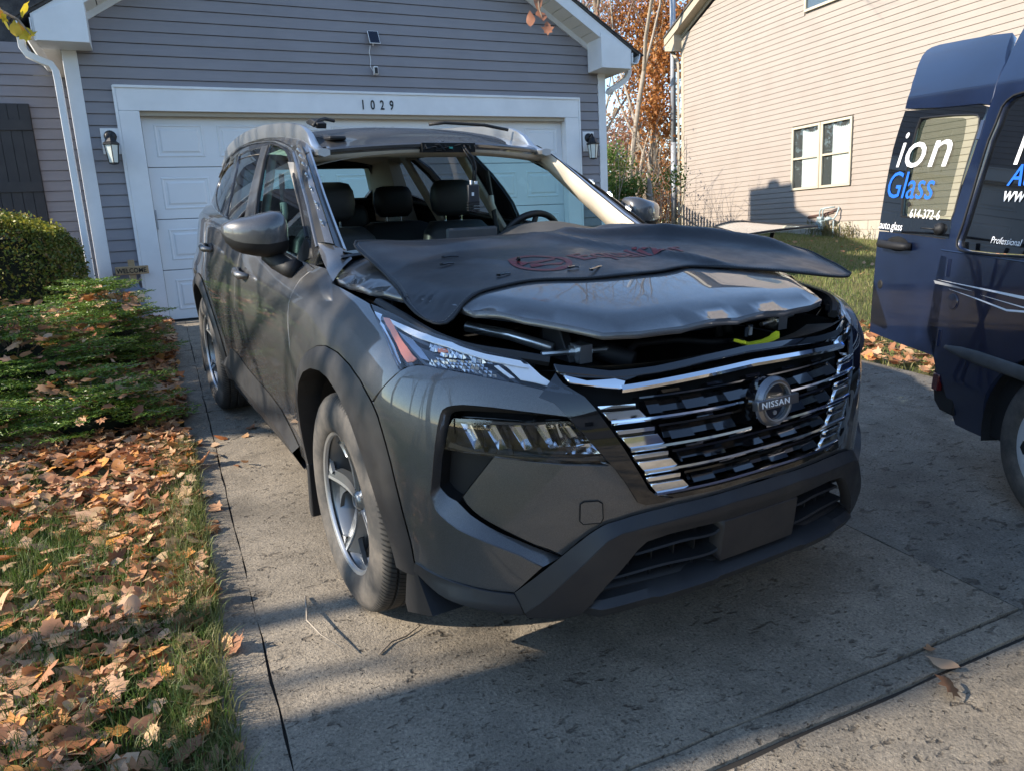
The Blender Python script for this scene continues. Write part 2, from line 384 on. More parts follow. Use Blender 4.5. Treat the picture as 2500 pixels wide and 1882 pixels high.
BK={'tusk': [(1.099,0.922),(1.087,0.932),(1.071,0.941),(1.053,0.948),(1.036,0.954),(1.007,0.957),(0.96,0.956),(0.912,0.953),(0.868,0.948),(0.827,0.943),(0.781,0.936),(0.715,0.925),(0.667,0.913),(0.624,0.901),(0.595,0.861),(0.567,0.822),(0.624,0.833),(0.685,0.843),(0.731,0.849),(0.777,0.854),(0.825,0.856),(0.858,0.856),(0.885,0.852),(0.902,0.847),(0.914,0.838),(0.919,0.825),(0.924,0.795),(0.928,0.766),(0.935,0.718),(0.941,0.669),(0.947,0.63),(0.952,0.614),(0.948,0.598),(0.942,0.582),(0.935,0.569),(0.925,0.559),(0.903,0.543),(0.878,0.528),(0.835,0.512),(0.795,0.498),(0.755,0.482),(0.716,0.466),(0.655,0.429),(0.731,0.351),(0.768,0.353),(0.802,0.355),(0.836,0.358),(0.868,0.361),(0.907,0.364),(0.943,0.367),(0.971,0.368),(1.002,0.371),(1.03,0.375),(1.056,0.374),(1.059,0.428),(1.068,0.488),(1.079,0.551),(1.094,0.611),(1.108,0.661),(1.128,0.709),(1.146,0.743),(1.167,0.777),(1.213,0.789),(1.202,0.804),(1.19,0.819),(1.166,0.849),(1.134,0.884)],'pocket_in': [(0.556,0.817),(0.604,0.826),(0.652,0.834),(0.7,0.84),(0.748,0.843),(0.788,0.844),(0.816,0.844),(0.851,0.843),(0.881,0.84),(0.894,0.836),(0.903,0.831),(0.908,0.82),(0.91,0.806),(0.915,0.778),(0.92,0.751),(0.931,0.71),(0.938,0.659),(0.944,0.619),(0.935,0.612),(0.922,0.601),(0.908,0.594),(0.891,0.589),(0.871,0.572),(0.853,0.556),(0.826,0.54),(0.8,0.525),(0.759,0.506),(0.717,0.489),(0.658,0.462),(0.601,0.437)],'tusk_in': [(0.567,0.822),(0.624,0.833),(0.685,0.843),(0.731,0.849),(0.777,0.854),(0.825,0.856),(0.858,0.856),(0.885,0.852),(0.902,0.847),(0.914,0.838),(0.919,0.825),(0.924,0.795),(0.928,0.766),(0.935,0.718),(0.941,0.669),(0.947,0.63),(0.952,0.614),(0.948,0.598),(0.942,0.582),(0.935,0.569),(0.925,0.559),(0.903,0.543),(0.878,0.528),(0.835,0.512),(0.795,0.498),(0.755,0.482),(0.716,0.466),(0.655,0.429),(0.607,0.456)],'centre': [(0.777,0.725),(0.687,0.714),(0.642,0.709),(0.596,0.703),(0.534,0.698),(0.468,0.691),(0.501,0.698),(0.462,0.692),(0.434,0.646),(0.405,0.6),(0.376,0.593),(0.35,0.593),(0.284,0.591),(0.213,0.59),(0.11,0.589),(0.054,0.59),(0.005,0.59),(0.075,0.561),(0.169,0.561),(0.289,0.558),(0.366,0.554),(0.419,0.548),(0.46,0.54),(0.485,0.536),(0.504,0.528),(0.533,0.511),(0.558,0.492),(0.603,0.45),(0.636,0.469),(0.676,0.484),(0.716,0.503),(0.755,0.521),(0.794,0.54),(0.822,0.556),(0.842,0.57),(0.859,0.587),(0.871,0.607),(0.822,0.669)],'lens_low': [(0.892,0.82),(0.846,0.823),(0.779,0.822),(0.716,0.817),(0.697,0.814),(0.622,0.816),(0.54,0.811),(0.525,0.796),(0.51,0.768),(0.488,0.732),(0.466,0.7),(0.472,0.693),(0.531,0.697),(0.593,0.702),(0.671,0.711),(0.748,0.719),(0.828,0.727),(0.916,0.733),(0.91,0.764),(0.904,0.798)],'lampbox': [(0.556,0.817),(0.604,0.826),(0.652,0.834),(0.7,0.84),(0.748,0.843),(0.788,0.844),(0.816,0.844),(0.851,0.843),(0.881,0.84),(0.894,0.836),(0.903,0.831),(0.908,0.82),(0.91,0.806),(0.915,0.778),(0.92,0.751),(0.931,0.71),(0.938,0.659),(0.944,0.619),(0.935,0.612),(0.922,0.601),(0.908,0.594),(0.891,0.589),(0.83,0.659),(0.781,0.718),(0.592,0.695),(0.459,0.683),(0.484,0.73),(0.522,0.794)],'vent': [(0.95,0.709),(0.862,0.71),(0.787,0.706),(0.787,0.708),(0.841,0.646),(0.902,0.577),(0.911,0.571),(0.947,0.583),(0.964,0.601),(0.967,0.633),(0.958,0.68)],'lens_up': [(1.463,1.082),(1.428,1.087),(1.366,1.091),(1.303,1.094),(1.242,1.095),(1.183,1.096),(1.137,1.098),(1.088,1.096),(1.019,1.09),(0.951,1.079),(0.87,1.055),(0.812,1.032),(0.753,1.019),(0.706,1.009),(0.682,0.988),(0.65,0.95),(0.62,0.926),(0.58,0.903),(0.554,0.891),(0.59,0.895),(0.624,0.901),(0.667,0.914),(0.715,0.925),(0.781,0.936),(0.827,0.943),(0.868,0.949),(0.913,0.954),(0.961,0.957),(1.008,0.958),(1.036,0.954),(1.054,0.949),(1.071,0.942),(1.088,0.932),(1.098,0.923),(1.129,0.942),(1.166,0.96),(1.212,0.986),(1.266,1.016),(1.323,1.043),(1.392,1.066)],'amber': [(1.356,1.074),(1.33,1.083),(1.293,1.078),(1.228,1.054),(1.177,1.03),(1.138,1.012),(1.098,0.989),(1.068,0.977),(1.076,0.963),(1.099,0.954),(1.144,0.974),(1.194,1.005),(1.261,1.042)],'drl_top': [(1.314,1.095),(1.205,1.103),(1.112,1.107),(0.974,1.097),(0.817,1.046),(0.705,1.02),(0.681,0.993),(0.702,0.997),(0.791,1.014),(0.857,1.035),(0.976,1.073),(1.074,1.083),(1.167,1.084),(1.277,1.086)],'drl_in': [(0.702,0.999),(0.68,0.995),(0.648,0.956),(0.617,0.929),(0.593,0.913),(0.618,0.917),(0.663,0.932),(0.705,0.941),(0.74,0.98),(0.771,1.007),(0.792,1.017)],'marker': [(0.784,0.986),(0.77,0.989),(0.72,0.946),(0.736,0.946)],'cells_a': [(1.088,1.072),(1.033,1.063),(0.981,1.069),(0.884,1.043),(0.799,1.009),(0.792,1.001),(0.838,1.004),(0.924,1.022),(0.998,1.026),(1.049,1.047)],'cells_b': [(1.016,0.997),(0.943,1.006),(0.872,1.002),(0.815,0.987),(0.786,0.963),(0.76,0.947),(0.803,0.95),(0.862,0.959),(0.954,0.972),(1.009,0.974)],'fdoor_seam': [(2.092,1.15),(2.039,1.118),(2.042,1.1),(2.065,1.081),(2.066,1.055),(2.067,1.026),(2.069,0.992),(2.079,0.958),(2.076,0.926),(2.066,0.894),(2.054,0.903),(2.037,0.858),(2.026,0.786),(2.042,0.716),(2.055,0.649),(2.095,0.557),(2.159,0.454),(2.281,0.313)],'hoodline': [(1.908,1.15),(1.871,1.15),(1.83,1.121),(1.795,1.092),(1.691,1.087),(1.58,1.083),(1.469,1.082)],'lamprear': [(1.463,1.082),(1.392,1.066),(1.323,1.043),(1.266,1.016),(1.212,0.986),(1.166,0.96),(1.129,0.942),(1.099,0.922)],'seamb': [(1.213,0.789),(1.202,0.804),(1.19,0.819),(1.166,0.849),(1.134,0.884),(1.099,0.922),(1.207,0.799)],'arch_out': [(1.207,0.799),(1.167,0.777),(1.146,0.743),(1.128,0.709),(1.108,0.661),(1.094,0.611),(1.079,0.551),(1.068,0.488),(1.059,0.428),(1.056,0.374)],'archtrim_o': [(1.938,0.746),(1.883,0.789),(1.808,0.833),(1.703,0.869),(1.618,0.88),(1.506,0.88),(1.393,0.863),(1.288,0.831),(1.218,0.793),(1.154,0.732),(1.207,0.799),(1.167,0.777),(1.146,0.743),(1.128,0.709),(1.108,0.661),(1.094,0.611),(1.079,0.551),(1.068,0.488),(1.059,0.428),(1.056,0.374)],'archtrim_i': [(1.932,0.646),(1.874,0.716),(1.799,0.77),(1.711,0.801),(1.619,0.811),(1.531,0.805),(1.431,0.777),(1.343,0.744),(1.263,0.676),(1.306,0.657),(1.25,0.608),(1.208,0.534),(1.184,0.464),(1.163,0.391),(1.139,0.348)],'clad_top': [(-0.347,0.56),(-0.19,0.569),(-0.067,0.57),(0.044,0.568),(0.178,0.566),(0.296,0.564),(0.372,0.559),(0.424,0.553),(0.464,0.545),(0.488,0.541),(0.507,0.533),(0.536,0.516),(0.56,0.497),(0.579,0.483),(0.731,0.354),(0.767,0.356),(0.8,0.358),(0.835,0.361),(0.866,0.364),(0.904,0.367),(0.94,0.37),(0.967,0.372),(0.997,0.375),(1.024,0.379),(1.049,0.378),(1.128,0.354)],'clad_fold': [(0.127,0.545),(0.22,0.54),(0.305,0.536),(0.384,0.53),(0.459,0.521),(0.497,0.504),(0.553,0.448),(0.6,0.404),(0.647,0.357),(0.704,0.309)],'clad_bot': [(0.57,0.294),(0.625,0.287),(0.705,0.292),(0.72,0.288),(0.762,0.294),(0.795,0.315),(0.87,0.315),(0.946,0.32),(1.005,0.328),(1.054,0.338),(1.128,0.354)],'low_open': [(-0.017,0.483),(0.156,0.485),(0.234,0.49),(0.303,0.488),(0.384,0.48),(0.41,0.462),(0.449,0.419),(0.488,0.377),(0.521,0.336),(0.444,0.338),(0.336,0.345),(0.219,0.357),(0.15,0.366),(-0.032,0.363)],'low_openR': [(-0.017,0.483),(-0.159,0.484),(-0.363,0.47),(-0.415,0.419),(-0.476,0.349),(-0.234,0.37),(-0.032,0.363)],'plate': [(0.163,0.487),(-0.012,0.485),(-0.023,0.366),(0.158,0.373)],'slats': [(0.402,0.436),(0.273,0.45),(0.16,0.446),(0.138,0.461),(0.464,0.372),(0.326,0.389),(0.152,0.388),(0.135,0.404)],'slatsR': [(-0.054,0.46),(-0.122,0.445),(-0.447,0.418),(-0.059,0.399),(-0.136,0.382),(-0.525,0.354)],'lip_top': [(0.523,0.334),(0.349,0.334),(0.132,0.349),(-0.056,0.334),(-0.522,0.308)],'lip_bot': [(0.531,0.304),(0.492,0.31),(0.358,0.322),(0.149,0.343),(-0.039,0.34),(-0.266,0.334),(-0.435,0.338)],'towcap': [(0.559,0.598),(0.55,0.603),(0.512,0.601),(0.5,0.593),(0.498,0.552),(0.506,0.537),(0.55,0.538),(0.56,0.547)],'skirt_top': [(3.799,0.427),(3.51,0.48),(3.266,0.55),(3.138,0.54),(2.953,0.529),(2.717,0.502),(2.438,0.494),(2.348,0.463),(2.303,0.416),(2.356,0.344)],'skirt_mid': [(3.829,0.401),(3.56,0.424),(3.263,0.393),(2.736,0.378),(2.426,0.38),(2.398,0.323)],'skirt_bot': [(3.904,0.375),(3.362,0.356),(2.833,0.322),(2.474,0.287),(2.251,0.284)],'cap': [(4.22,1.047),(3.815,1.042),(4.219,1.067),(3.043,0.999),(2.764,0.989),(2.904,1.027)],'bezo': [(0.621,0.904),(0.568,0.822),(0.503,0.742),(0.464,0.694),(0.437,0.648),(0.408,0.603),(0.353,0.595)]}
# ================= materials of the setting =================
def concrete(name, c1, c2, pits):
    m = mat(name, c1, .92, spec=.3); v = coords(m)
    n1 = noise(m, v, .9, 8, .68); n2 = noise(m, v, 120, 3, .75); n3 = noise(m, v, 5, 6, .7)
    c = mixc(m, ramp(m, n1, [(.38, g3(0)), (.62, g3(1))]), c1, c2)
    c = mixc(m, ramp(m, n3, [(.40, g3(0)), (.68, g3(.75))]), c, (c2[0]*.62, c2[1]*.61, c2[2]*.60))
    def mul(c, f, stops):
        q = N(m, 'ShaderNodeMix'); q.data_type = 'RGBA'; q.blend_type = 'MULTIPLY'; q.inputs[0].default_value = 1; L(m, c, q.inputs[6]); L(m, ramp(m, f, stops), q.inputs[7]); return q.outputs[2]
    c = mul(c, n2, [(.30, g3(.35)), (.47, g3(.85)), (.60, (1.0,.98,.94)), (.72, g3(1.5))])
    sc = coords(m, scale=(1, 1.8, 1)); pits_f = None
    for scl, th, seed in ((11, .30, 0), (30, .26, 3)):
        wn = N(m, 'ShaderNodeTexNoise'); wn.inputs['Scale'].default_value = scl*.9; wn.inputs['Detail'].default_value = 4; L(m, sc, wn.inputs['Vector'])
        ad = N(m, 'ShaderNodeMix'); ad.data_type = 'RGBA'; ad.inputs[0].default_value = 2.2/scl; L(m, sc, ad.inputs[6]); L(m, wn.outputs['Color'], ad.inputs[7])
        vo = N(m, 'ShaderNodeTexVoronoi'); vo.inputs['Scale'].default_value = scl; L(m, ad.outputs[2], vo.inputs['Vector'])
        pit = ramp(m, vo.outputs['Distance'], [(th*.35, g3(1)), (th*.9, g3(0))])
        msk = ramp(m, noise(m, coords(m, scale=(1, 1, 1+seed)), 3.1+seed, 6, .75), [(.53-.10*pits, g3(0)), (.62-.10*pits, g3(1))])
        pm = N(m, 'ShaderNodeMath', operation='MULTIPLY'); L(m, pit, pm.inputs[0]); L(m, msk, pm.inputs[1])
        if pits_f is None: pits_f = pm.outputs[0]
        else:
            mx = N(m, 'ShaderNodeMath', operation='MAXIMUM'); L(m, pits_f, mx.inputs[0]); L(m, pm.outputs[0], mx.inputs[1]); pits_f = mx.outputs[0]
    pk = N(m, 'ShaderNodeMath', operation='MULTIPLY'); L(m, pits_f, pk.inputs[0]); pk.inputs[1].default_value = .85*pits
    c = mixc(m, pk.outputs[0], c, (c1[0]*.26, c1[1]*.25, c1[2]*.25))
    c = mixc(m, ramp(m, noise(m, v, 1.9, 5, .6), [(.56, g3(0)), (.74, g3(.6))]), c, (.085,.075,.062))
    L(m, c, BS(m).inputs['Base Color'])
    b1 = bump(m, n2, .8, .006)
    inv = N(m, 'ShaderNodeMath', operation='SUBTRACT'); inv.inputs[0].default_value = 1; L(m, pits_f, inv.inputs[1])
    b2 = bump(m, inv.outputs[0], .8*pits, .012, b1); bump(m, noise(m, v, 28, 6, .8), .35, .01, b2)
    return m
M_CONC = concrete('concrete_slab', (.36,.305,.235), (.255,.22,.175), .9)
M_CONC2 = concrete('concrete_slab_pitted', (.29,.26,.215), (.20,.182,.155), 1.05)
M_JOINT = mat('joint_dirt', (.035,.03,.025), .95)
M_SOIL = varied('soil', (.07,.05,.03), (.12,.09,.05), 6, .95, .6, 50, .02)
M_LAWN = varied('lawn_base', (.075,.085,.025), (.16,.13,.05), 2.2, .95, .8, 70, .03)
M_ASPH = varied('asphalt', (.05,.05,.05), (.075,.073,.07), 4, .9, .4, 200, .005)
def vinyl(name, c1, c2):
    m = mat(name, c1, .55); v = coords(m, scale=(.6, .6, 6))
    c = mixc(m, ramp(m, noise(m, v, 3.5, 5, .7), [(.3, g3(0)), (.7, g3(1))]), c1, c2)
    v2 = coords(m); c = mixc(m, ramp(m, noise(m, v2, 1.3, 4), [(.45, g3(0)), (.8, g3(.3))]), c, (c1[0]*.7, c1[1]*.68, c1[2]*.64))
    L(m, c, BS(m).inputs['Base Color']); bump(m, noise(m, coords(m, scale=(1.5, 1.5, 30)), 18, 4), .12, .003); return m
M_SIDG = vinyl('grey_vinyl', (.215,.205,.225), (.245,.235,.25))
M_SIDB = vinyl('beige_vinyl', (.285,.240,.205), (.315,.268,.228))
M_WHITE = varied('white_trim', (.74,.75,.76), (.66,.67,.68), 2.5, .45, .05, 60, .002)
M_CREAM = varied('cream_trim', (.50,.45,.33), (.44,.39,.30), 3, .5, .05, 50, .002)
M_DOORW = varied('door_white', (.72,.735,.75), (.66,.675,.69), 1.5, .4, .1, 120, .0015)
M_SOFF = mat('soffit_white', (.68,.67,.63), .6)
M_SHING = varied('roof_shingle', (.045,.043,.045), (.09,.085,.08), 9, .95, .6, 60, .01)
M_SHUT = varied('shutter_black', (.022,.022,.026), (.032,.032,.036), 7, .5, .2, 90, .003)
M_BLACKM = mat('black_metal', (.02,.02,.022), .42, .3)
M_GAL = mat('galvanised', (.36,.38,.41), .5, .35)
M_TRIMTAN = mat('tan_trim', (.36,.31,.235), .55)
def glass(name, tint=(.8,.9,.87), a=.85, rough=.0, spec=1.0):
    m = bpy.data.materials.new(name); m.use_nodes = True; n = m.node_tree; n.nodes.remove(n.nodes['Principled BSDF'])
    out = n.nodes['Material Output']; tr = n.nodes.new('ShaderNodeBsdfTransparent'); tr.inputs[0].default_value = (*[c*a for c in tint], 1)
    gl = n.nodes.new('ShaderNodeBsdfGlossy'); gl.inputs['Roughness'].default_value = rough; gl.inputs[0].default_value = (spec, spec, spec, 1)
    fr = n.nodes.new('ShaderNodeLayerWeight'); fr.inputs[0].default_value = .5
    pw = n.nodes.new('ShaderNodeMath'); pw.operation = 'POWER'; pw.inputs[1].default_value = 5; n.links.new(fr.outputs['Facing'], pw.inputs[0])
    ma = n.nodes.new('ShaderNodeMath'); ma.operation = 'MULTIPLY_ADD'; ma.inputs[1].default_value = .9; ma.inputs[2].default_value = .045; n.links.new(pw.outputs[0], ma.inputs[0])
    mx = n.nodes.new('ShaderNodeMixShader'); n.links.new(ma.outputs[0], mx.inputs[0]); n.links.new(tr.outputs[0], mx.inputs[1]); n.links.new(gl.outputs[0], mx.inputs[2]); n.links.new(mx.outputs[0], out.inputs[0])
    return m
M_GLASS = glass('window_glass', (.95,.97,.96), .92)
M_GLASSG = glass('green_glass', (.62,.86,.84), .95)
M_GLASSD = glass('privacy_glass', (.30,.33,.34), .6)
M_GLASSC = glass('clear_lens', (.97,.97,.98), .97)
M_ROOMD = mat('dark_room', (.07,.075,.08), .9)
M_CURT = varied('curtain', (.78,.8,.8), (.62,.65,.66), 6, .9, .3, 12, .02)
M_BLOCK = varied('concrete_block', (.40,.36,.29), (.33,.30,.25), 5, .9, .4, 70, .006)

# ================= ground =================
V = []; Fc = []; xs = [-150,-80,-40,-20,-12,-6,-3,-1.6,0,2,3.3,5,8,12,18,30,60,150]; ys = [-150,-60,-30,-16,-10,-8.5,-6,-4,-2,0,2,4,6,8,11,14,17,22,30,60,150]
for y in ys:
    for x in xs: V.append((x, y, gz(y)-.03))
nx = len(xs)
for j in range(len(ys)-1):
    for i in range(nx-1): Fc.append((j*nx+i, j*nx+i+1, (j+1)*nx+i+1, (j+1)*nx+i))
tag(mk('ground', V, Fc, M_LAWN), kind='structure')
# street behind the camera (seen only in reflections)
tag(MB().box((-80, -16, -.44), (80, -8.6, gz(-8.6)-.025)).build('street', M_ASPH), kind='structure')
# left planting bed
def sheet(name, P, m, dz, kind='structure', parent=None):
    bmn = bmesh.new(); vs = [bmn.verts.new((x, y, gz(y)+dz)) for x, y in P]; bmn.faces.new(vs); me = bpy.data.meshes.new(name); bmn.to_mesh(me); bmn.free(); me.materials.append(m)
    o = lnk(name, me, parent)
    if kind: o['kind'] = kind
    return o
sheet('planting_bed', [(-4.6,1.95),(-1.40,1.95),(-1.38,6.2),(-4.6,7.5)], M_SOIL, -.012)
# driveway: base plus cast slabs
drv = MB().add([(-1.30,-3.2,gz(-3.2)-.018),(3.42,-3.2,gz(-3.2)-.018),(3.42,6.28,gz(6.28)-.018),(-1.30,6.28,gz(6.28)-.018)], [(0,1,2,3)]).build('driveway', M_JOINT)
drv['kind'] = 'structure'
def slab(x0, x1, y0, y1, m, dz=0, wob=.004):
    nx_ = max(2, int((x1-x0)/.12)); ny_ = max(2, int((y1-y0)/.12)); V = []; Fc = []
    rr = random.Random(int(x0*100)+int(y0*10))
    for j in range(ny_+1):
        for i in range(nx_+1):
            x = lerp(x0, x1, i/nx_); y = lerp(y0, y1, j/ny_)
            if i in (0, nx_): x += rr.uniform(-wob, wob)
            if j in (0, ny_): y += rr.uniform(-wob, wob)
            V.append((x, y, gz(y)+dz-(.004 if i in (0, nx_) or j in (0, ny_) else 0)))
    for j in range(ny_):
        for i in range(nx_): Fc.append((j*(nx_+1)+i, j*(nx_+1)+i+1, (j+1)*(nx_+1)+i+1, (j+1)*(nx_+1)+i))
    ring = [i for i in range(nx_+1)]+[j*(nx_+1)+nx_ for j in range(1, ny_+1)]+[ny_*(nx_+1)+i for i in range(nx_-1, -1, -1)]+[j*(nx_+1) for j in range(ny_-1, 0, -1)]
    b = len(V); V += [(V[k][0], V[k][1], V[k][2]-.09) for k in ring]
    for k in range(len(ring)): k2 = (k+1)%len(ring); Fc.append((ring[k2], ring[k], b+k, b+k2))
    return mk('slab', V, Fc, m, drv, auto=40)
for (x0, x1, mm) in ((-1.355,-1.217,M_CONC),(-1.211,1.0465,M_CONC),(1.0535,3.42,M_CONC2)):
    for (y0, y1, dz) in ((-6.4,-1.222,-.008),(-1.205,-1.125,-.003),(-1.118,2.56,0),(2.575,4.62,.0),(4.635,6.26,0)):
        slab(x0, x1, y0, y1, M_CONC2 if y0 < -1 and x0 > 0 else mm, dz)
# ================= grey garage house =================
GY = 6.30; FL = .445; CX = 1.13; RS = .615
gh = thing('garage_house', 'grey vinyl sided house with white double garage door and gable roof behind the dark suv', 'house', loc=(1.13, GY, FL))
gh_inv = Matrix.Translation((-1.13, -GY, -FL))
class HB(MB):
    def build(s, name, m, parent=gh, **kw):
        s.v = [(x-1.13, y-GY, z-FL) for x, y, z in s.v]; return MB.build(s, name, m, parent, **kw)
def top_at(x): return 5.30-abs(x-CX)*RS      # underside of the rake at x
# sheathing behind boards
w1 = [(-1.96,FL-.2),(4.21,FL-.2),(4.21,top_at(4.21)),(CX,5.36),(-1.96,top_at(-1.96))]
HB().add([(x, GY+.012, z) for x, z in [(-1.96,.2),(-1.55,.2),(-1.55,2.84),(3.785,2.84),(3.785,.2),(4.21,.2),(4.21,3.40),(CX,5.3),(-1.96,3.40)]], [(0,1,2,8),(2,3,6,7,8),(3,4,5,6)]).build('wall_sheathing', M_SIDG)
z = FL-.02; h = .113; k = 0
def board(x0, x1, z, zt=None, y=GY, parent=gh, mt=M_SIDG):
    t = zt or z+h
    b = HB(); 
    pr = [(y+.006, z), (y-.014, z), (y-.0145, z+.008), (y-.003, z+h-.006 if not zt else t), (y+.006, z+h-.006 if not zt else t)]
    b.prism(pr, 'x', x0, x1); return b.build('siding_board', mt)
def clipx(z): return max(-1.835, CX-(5.30-z)/RS), min(4.105, CX+(5.30-z)/RS)
while z < 5.2:
    xl, xr = clipx(z+h)
    if z+h < 2.86: 
        board(xl, -1.552, z); board(3.788, xr, z)
    else:
        if z+h > 3.42:
            xa, xb = clipx(z); b = HB(); y = GY
            V = [(xa,y-.014,z),(xb,y-.014,z),(xr,y-.003,z+h-.006),(xl,y-.003,z+h-.006),(xa,y+.006,z),(xb,y+.006,z),(xr,y+.006,z+h-.006),(xl,y+.006,z+h-.006)]
            b.add(V, [(0,1,2,3),(7,6,5,4),(0,4,5,1),(3,2,6,7),(0,3,7,4),(1,5,6,2)]); b.build('siding_board', M_SIDG)
        else: board(xl, xr, z)
    z += h
# corner boards
HB().box((-1.965, GY-.022, FL-.25), (-1.835, GY+.10, 3.20)).build('corner_board', M_WHITE, bevel=.003)
HB().box((4.105, GY-.022, FL-.25), (4.215, GY+.10, 3.20)).build('corner_board', M_WHITE, bevel=.003)
# side walls and wing
HB().box((4.12, GY+.03, .2), (4.20, 17, 3.45)).build('side_wall', M_SIDG)
z = FL-.1
while z < 3.3: 
    HB().prism([(-1.957, z), (-1.971, z), (-1.960, z+h-.006), (-1.957, z+h-.006)], 'y', GY+.10, 7.6).build('siding_board', M_SIDG); z += h
WY = 7.6
HB().box((-9, WY+.01, .2), (-1.957, 17, 3.42)).build('wing_wall', M_SIDG)
z = FL-.1
while z < 3.4:
    HB().prism([(WY+.012, z), (WY-.014, z), (WY-.003, z+h-.006), (WY+.012, z+h-.006)], 'x', -7.5, -1.975).build('siding_board', M_SIDG); z += h
# door trim
HB().box((-1.548, GY-.030, 2.602), (3.79, GY+.02, 2.835)).build('door_header', M_WHITE, bevel=.003)
HB().box((-1.566, GY-.044, 2.820), (3.808, GY-.012, 2.846)).build('drip_cap', M_WHITE, bevel=.002)
HB().box((-1.548, GY-.032, FL-.02), (-1.359, GY+.11, 2.600)).build('door_jamb', M_WHITE, bevel=.003)
HB().box((3.595, GY-.032, FL-.02), (3.79, GY+.11, 2.600)).build('door_jamb', M_WHITE, bevel=.003)
HB().box((-1.359, GY+.005, 2.560), (3.595, GY+.115, 2.601)).build('door_stop', M_TRIMTAN)
HB().box((-1.576, GY-.036, FL-.02), (-1.549, GY, 2.84)).build('casing_strip', M_WHITE); HB().box((3.791, GY-.036, FL-.02), (3.815, GY, 2.84)).build('casing_strip', M_WHITE)
# garage door sections with raised panels
DY = GY+.095
for r in range(4):
    z0 = FL+.012+r*.534; z1 = z0+.528
    sec = HB().box((-1.357, DY, z0), (3.593, DY+.04, z1)).build('door_section', M_DOORW, bevel=.004)
    pb = None
    for c in range(8):
        xa = -1.34+.09+c*.6144; xb = xa+.6144-.14
        za = z0+.10; zb = z1-.10
        b = HB()
        def fr(i, d): return [(xa+i, DY-d, za+i), (xb-i, DY-d, za+i), (xb-i, DY-d, zb-i), (xa+i, DY-d, zb-i)]
        rings = [fr(0, .0005), fr(.006, .006), fr(.016, .007), fr(.024, .001), fr(.045, .001), fr(.062, .009)]
        V = [p for rg in rings for p in rg]; Fc = [tuple(range(20, 24))]
        for q in range(5):
            for e in range(4): Fc.append((q*4+e, q*4+(e+1)%4, q*4+4+(e+1)%4, q*4+4+e))
        if pb is None:
            pb = b.add(V, Fc).build('raised_panel', M_DOORW, sec)
        else:
            o = pb.copy(); COL.objects.link(o); o.location = (c*.6144, 0, 0)
HB().box((-1.36, GY+.10, FL-.03), (3.6, GY+.16, FL+.012)).build('door_seal', M_BLACKM)
HB().box((-1.45, DY+.042, FL-.1), (3.7, DY+.06, 2.7)).build('light_leak_sheet', M_BLACKM)  # unseen dark sheet added to stop light leaking round the door
HB().box((-1.352, GY+.04, 1.42), (-1.338, GY+.088, 1.62)).build('hinge_plate', M_GAL)
# threshold apron
HB().box((-1.36, GY-.03, FL-.16), (3.6, GY+.6, FL-.012)).build('garage_floor', M_CONC)
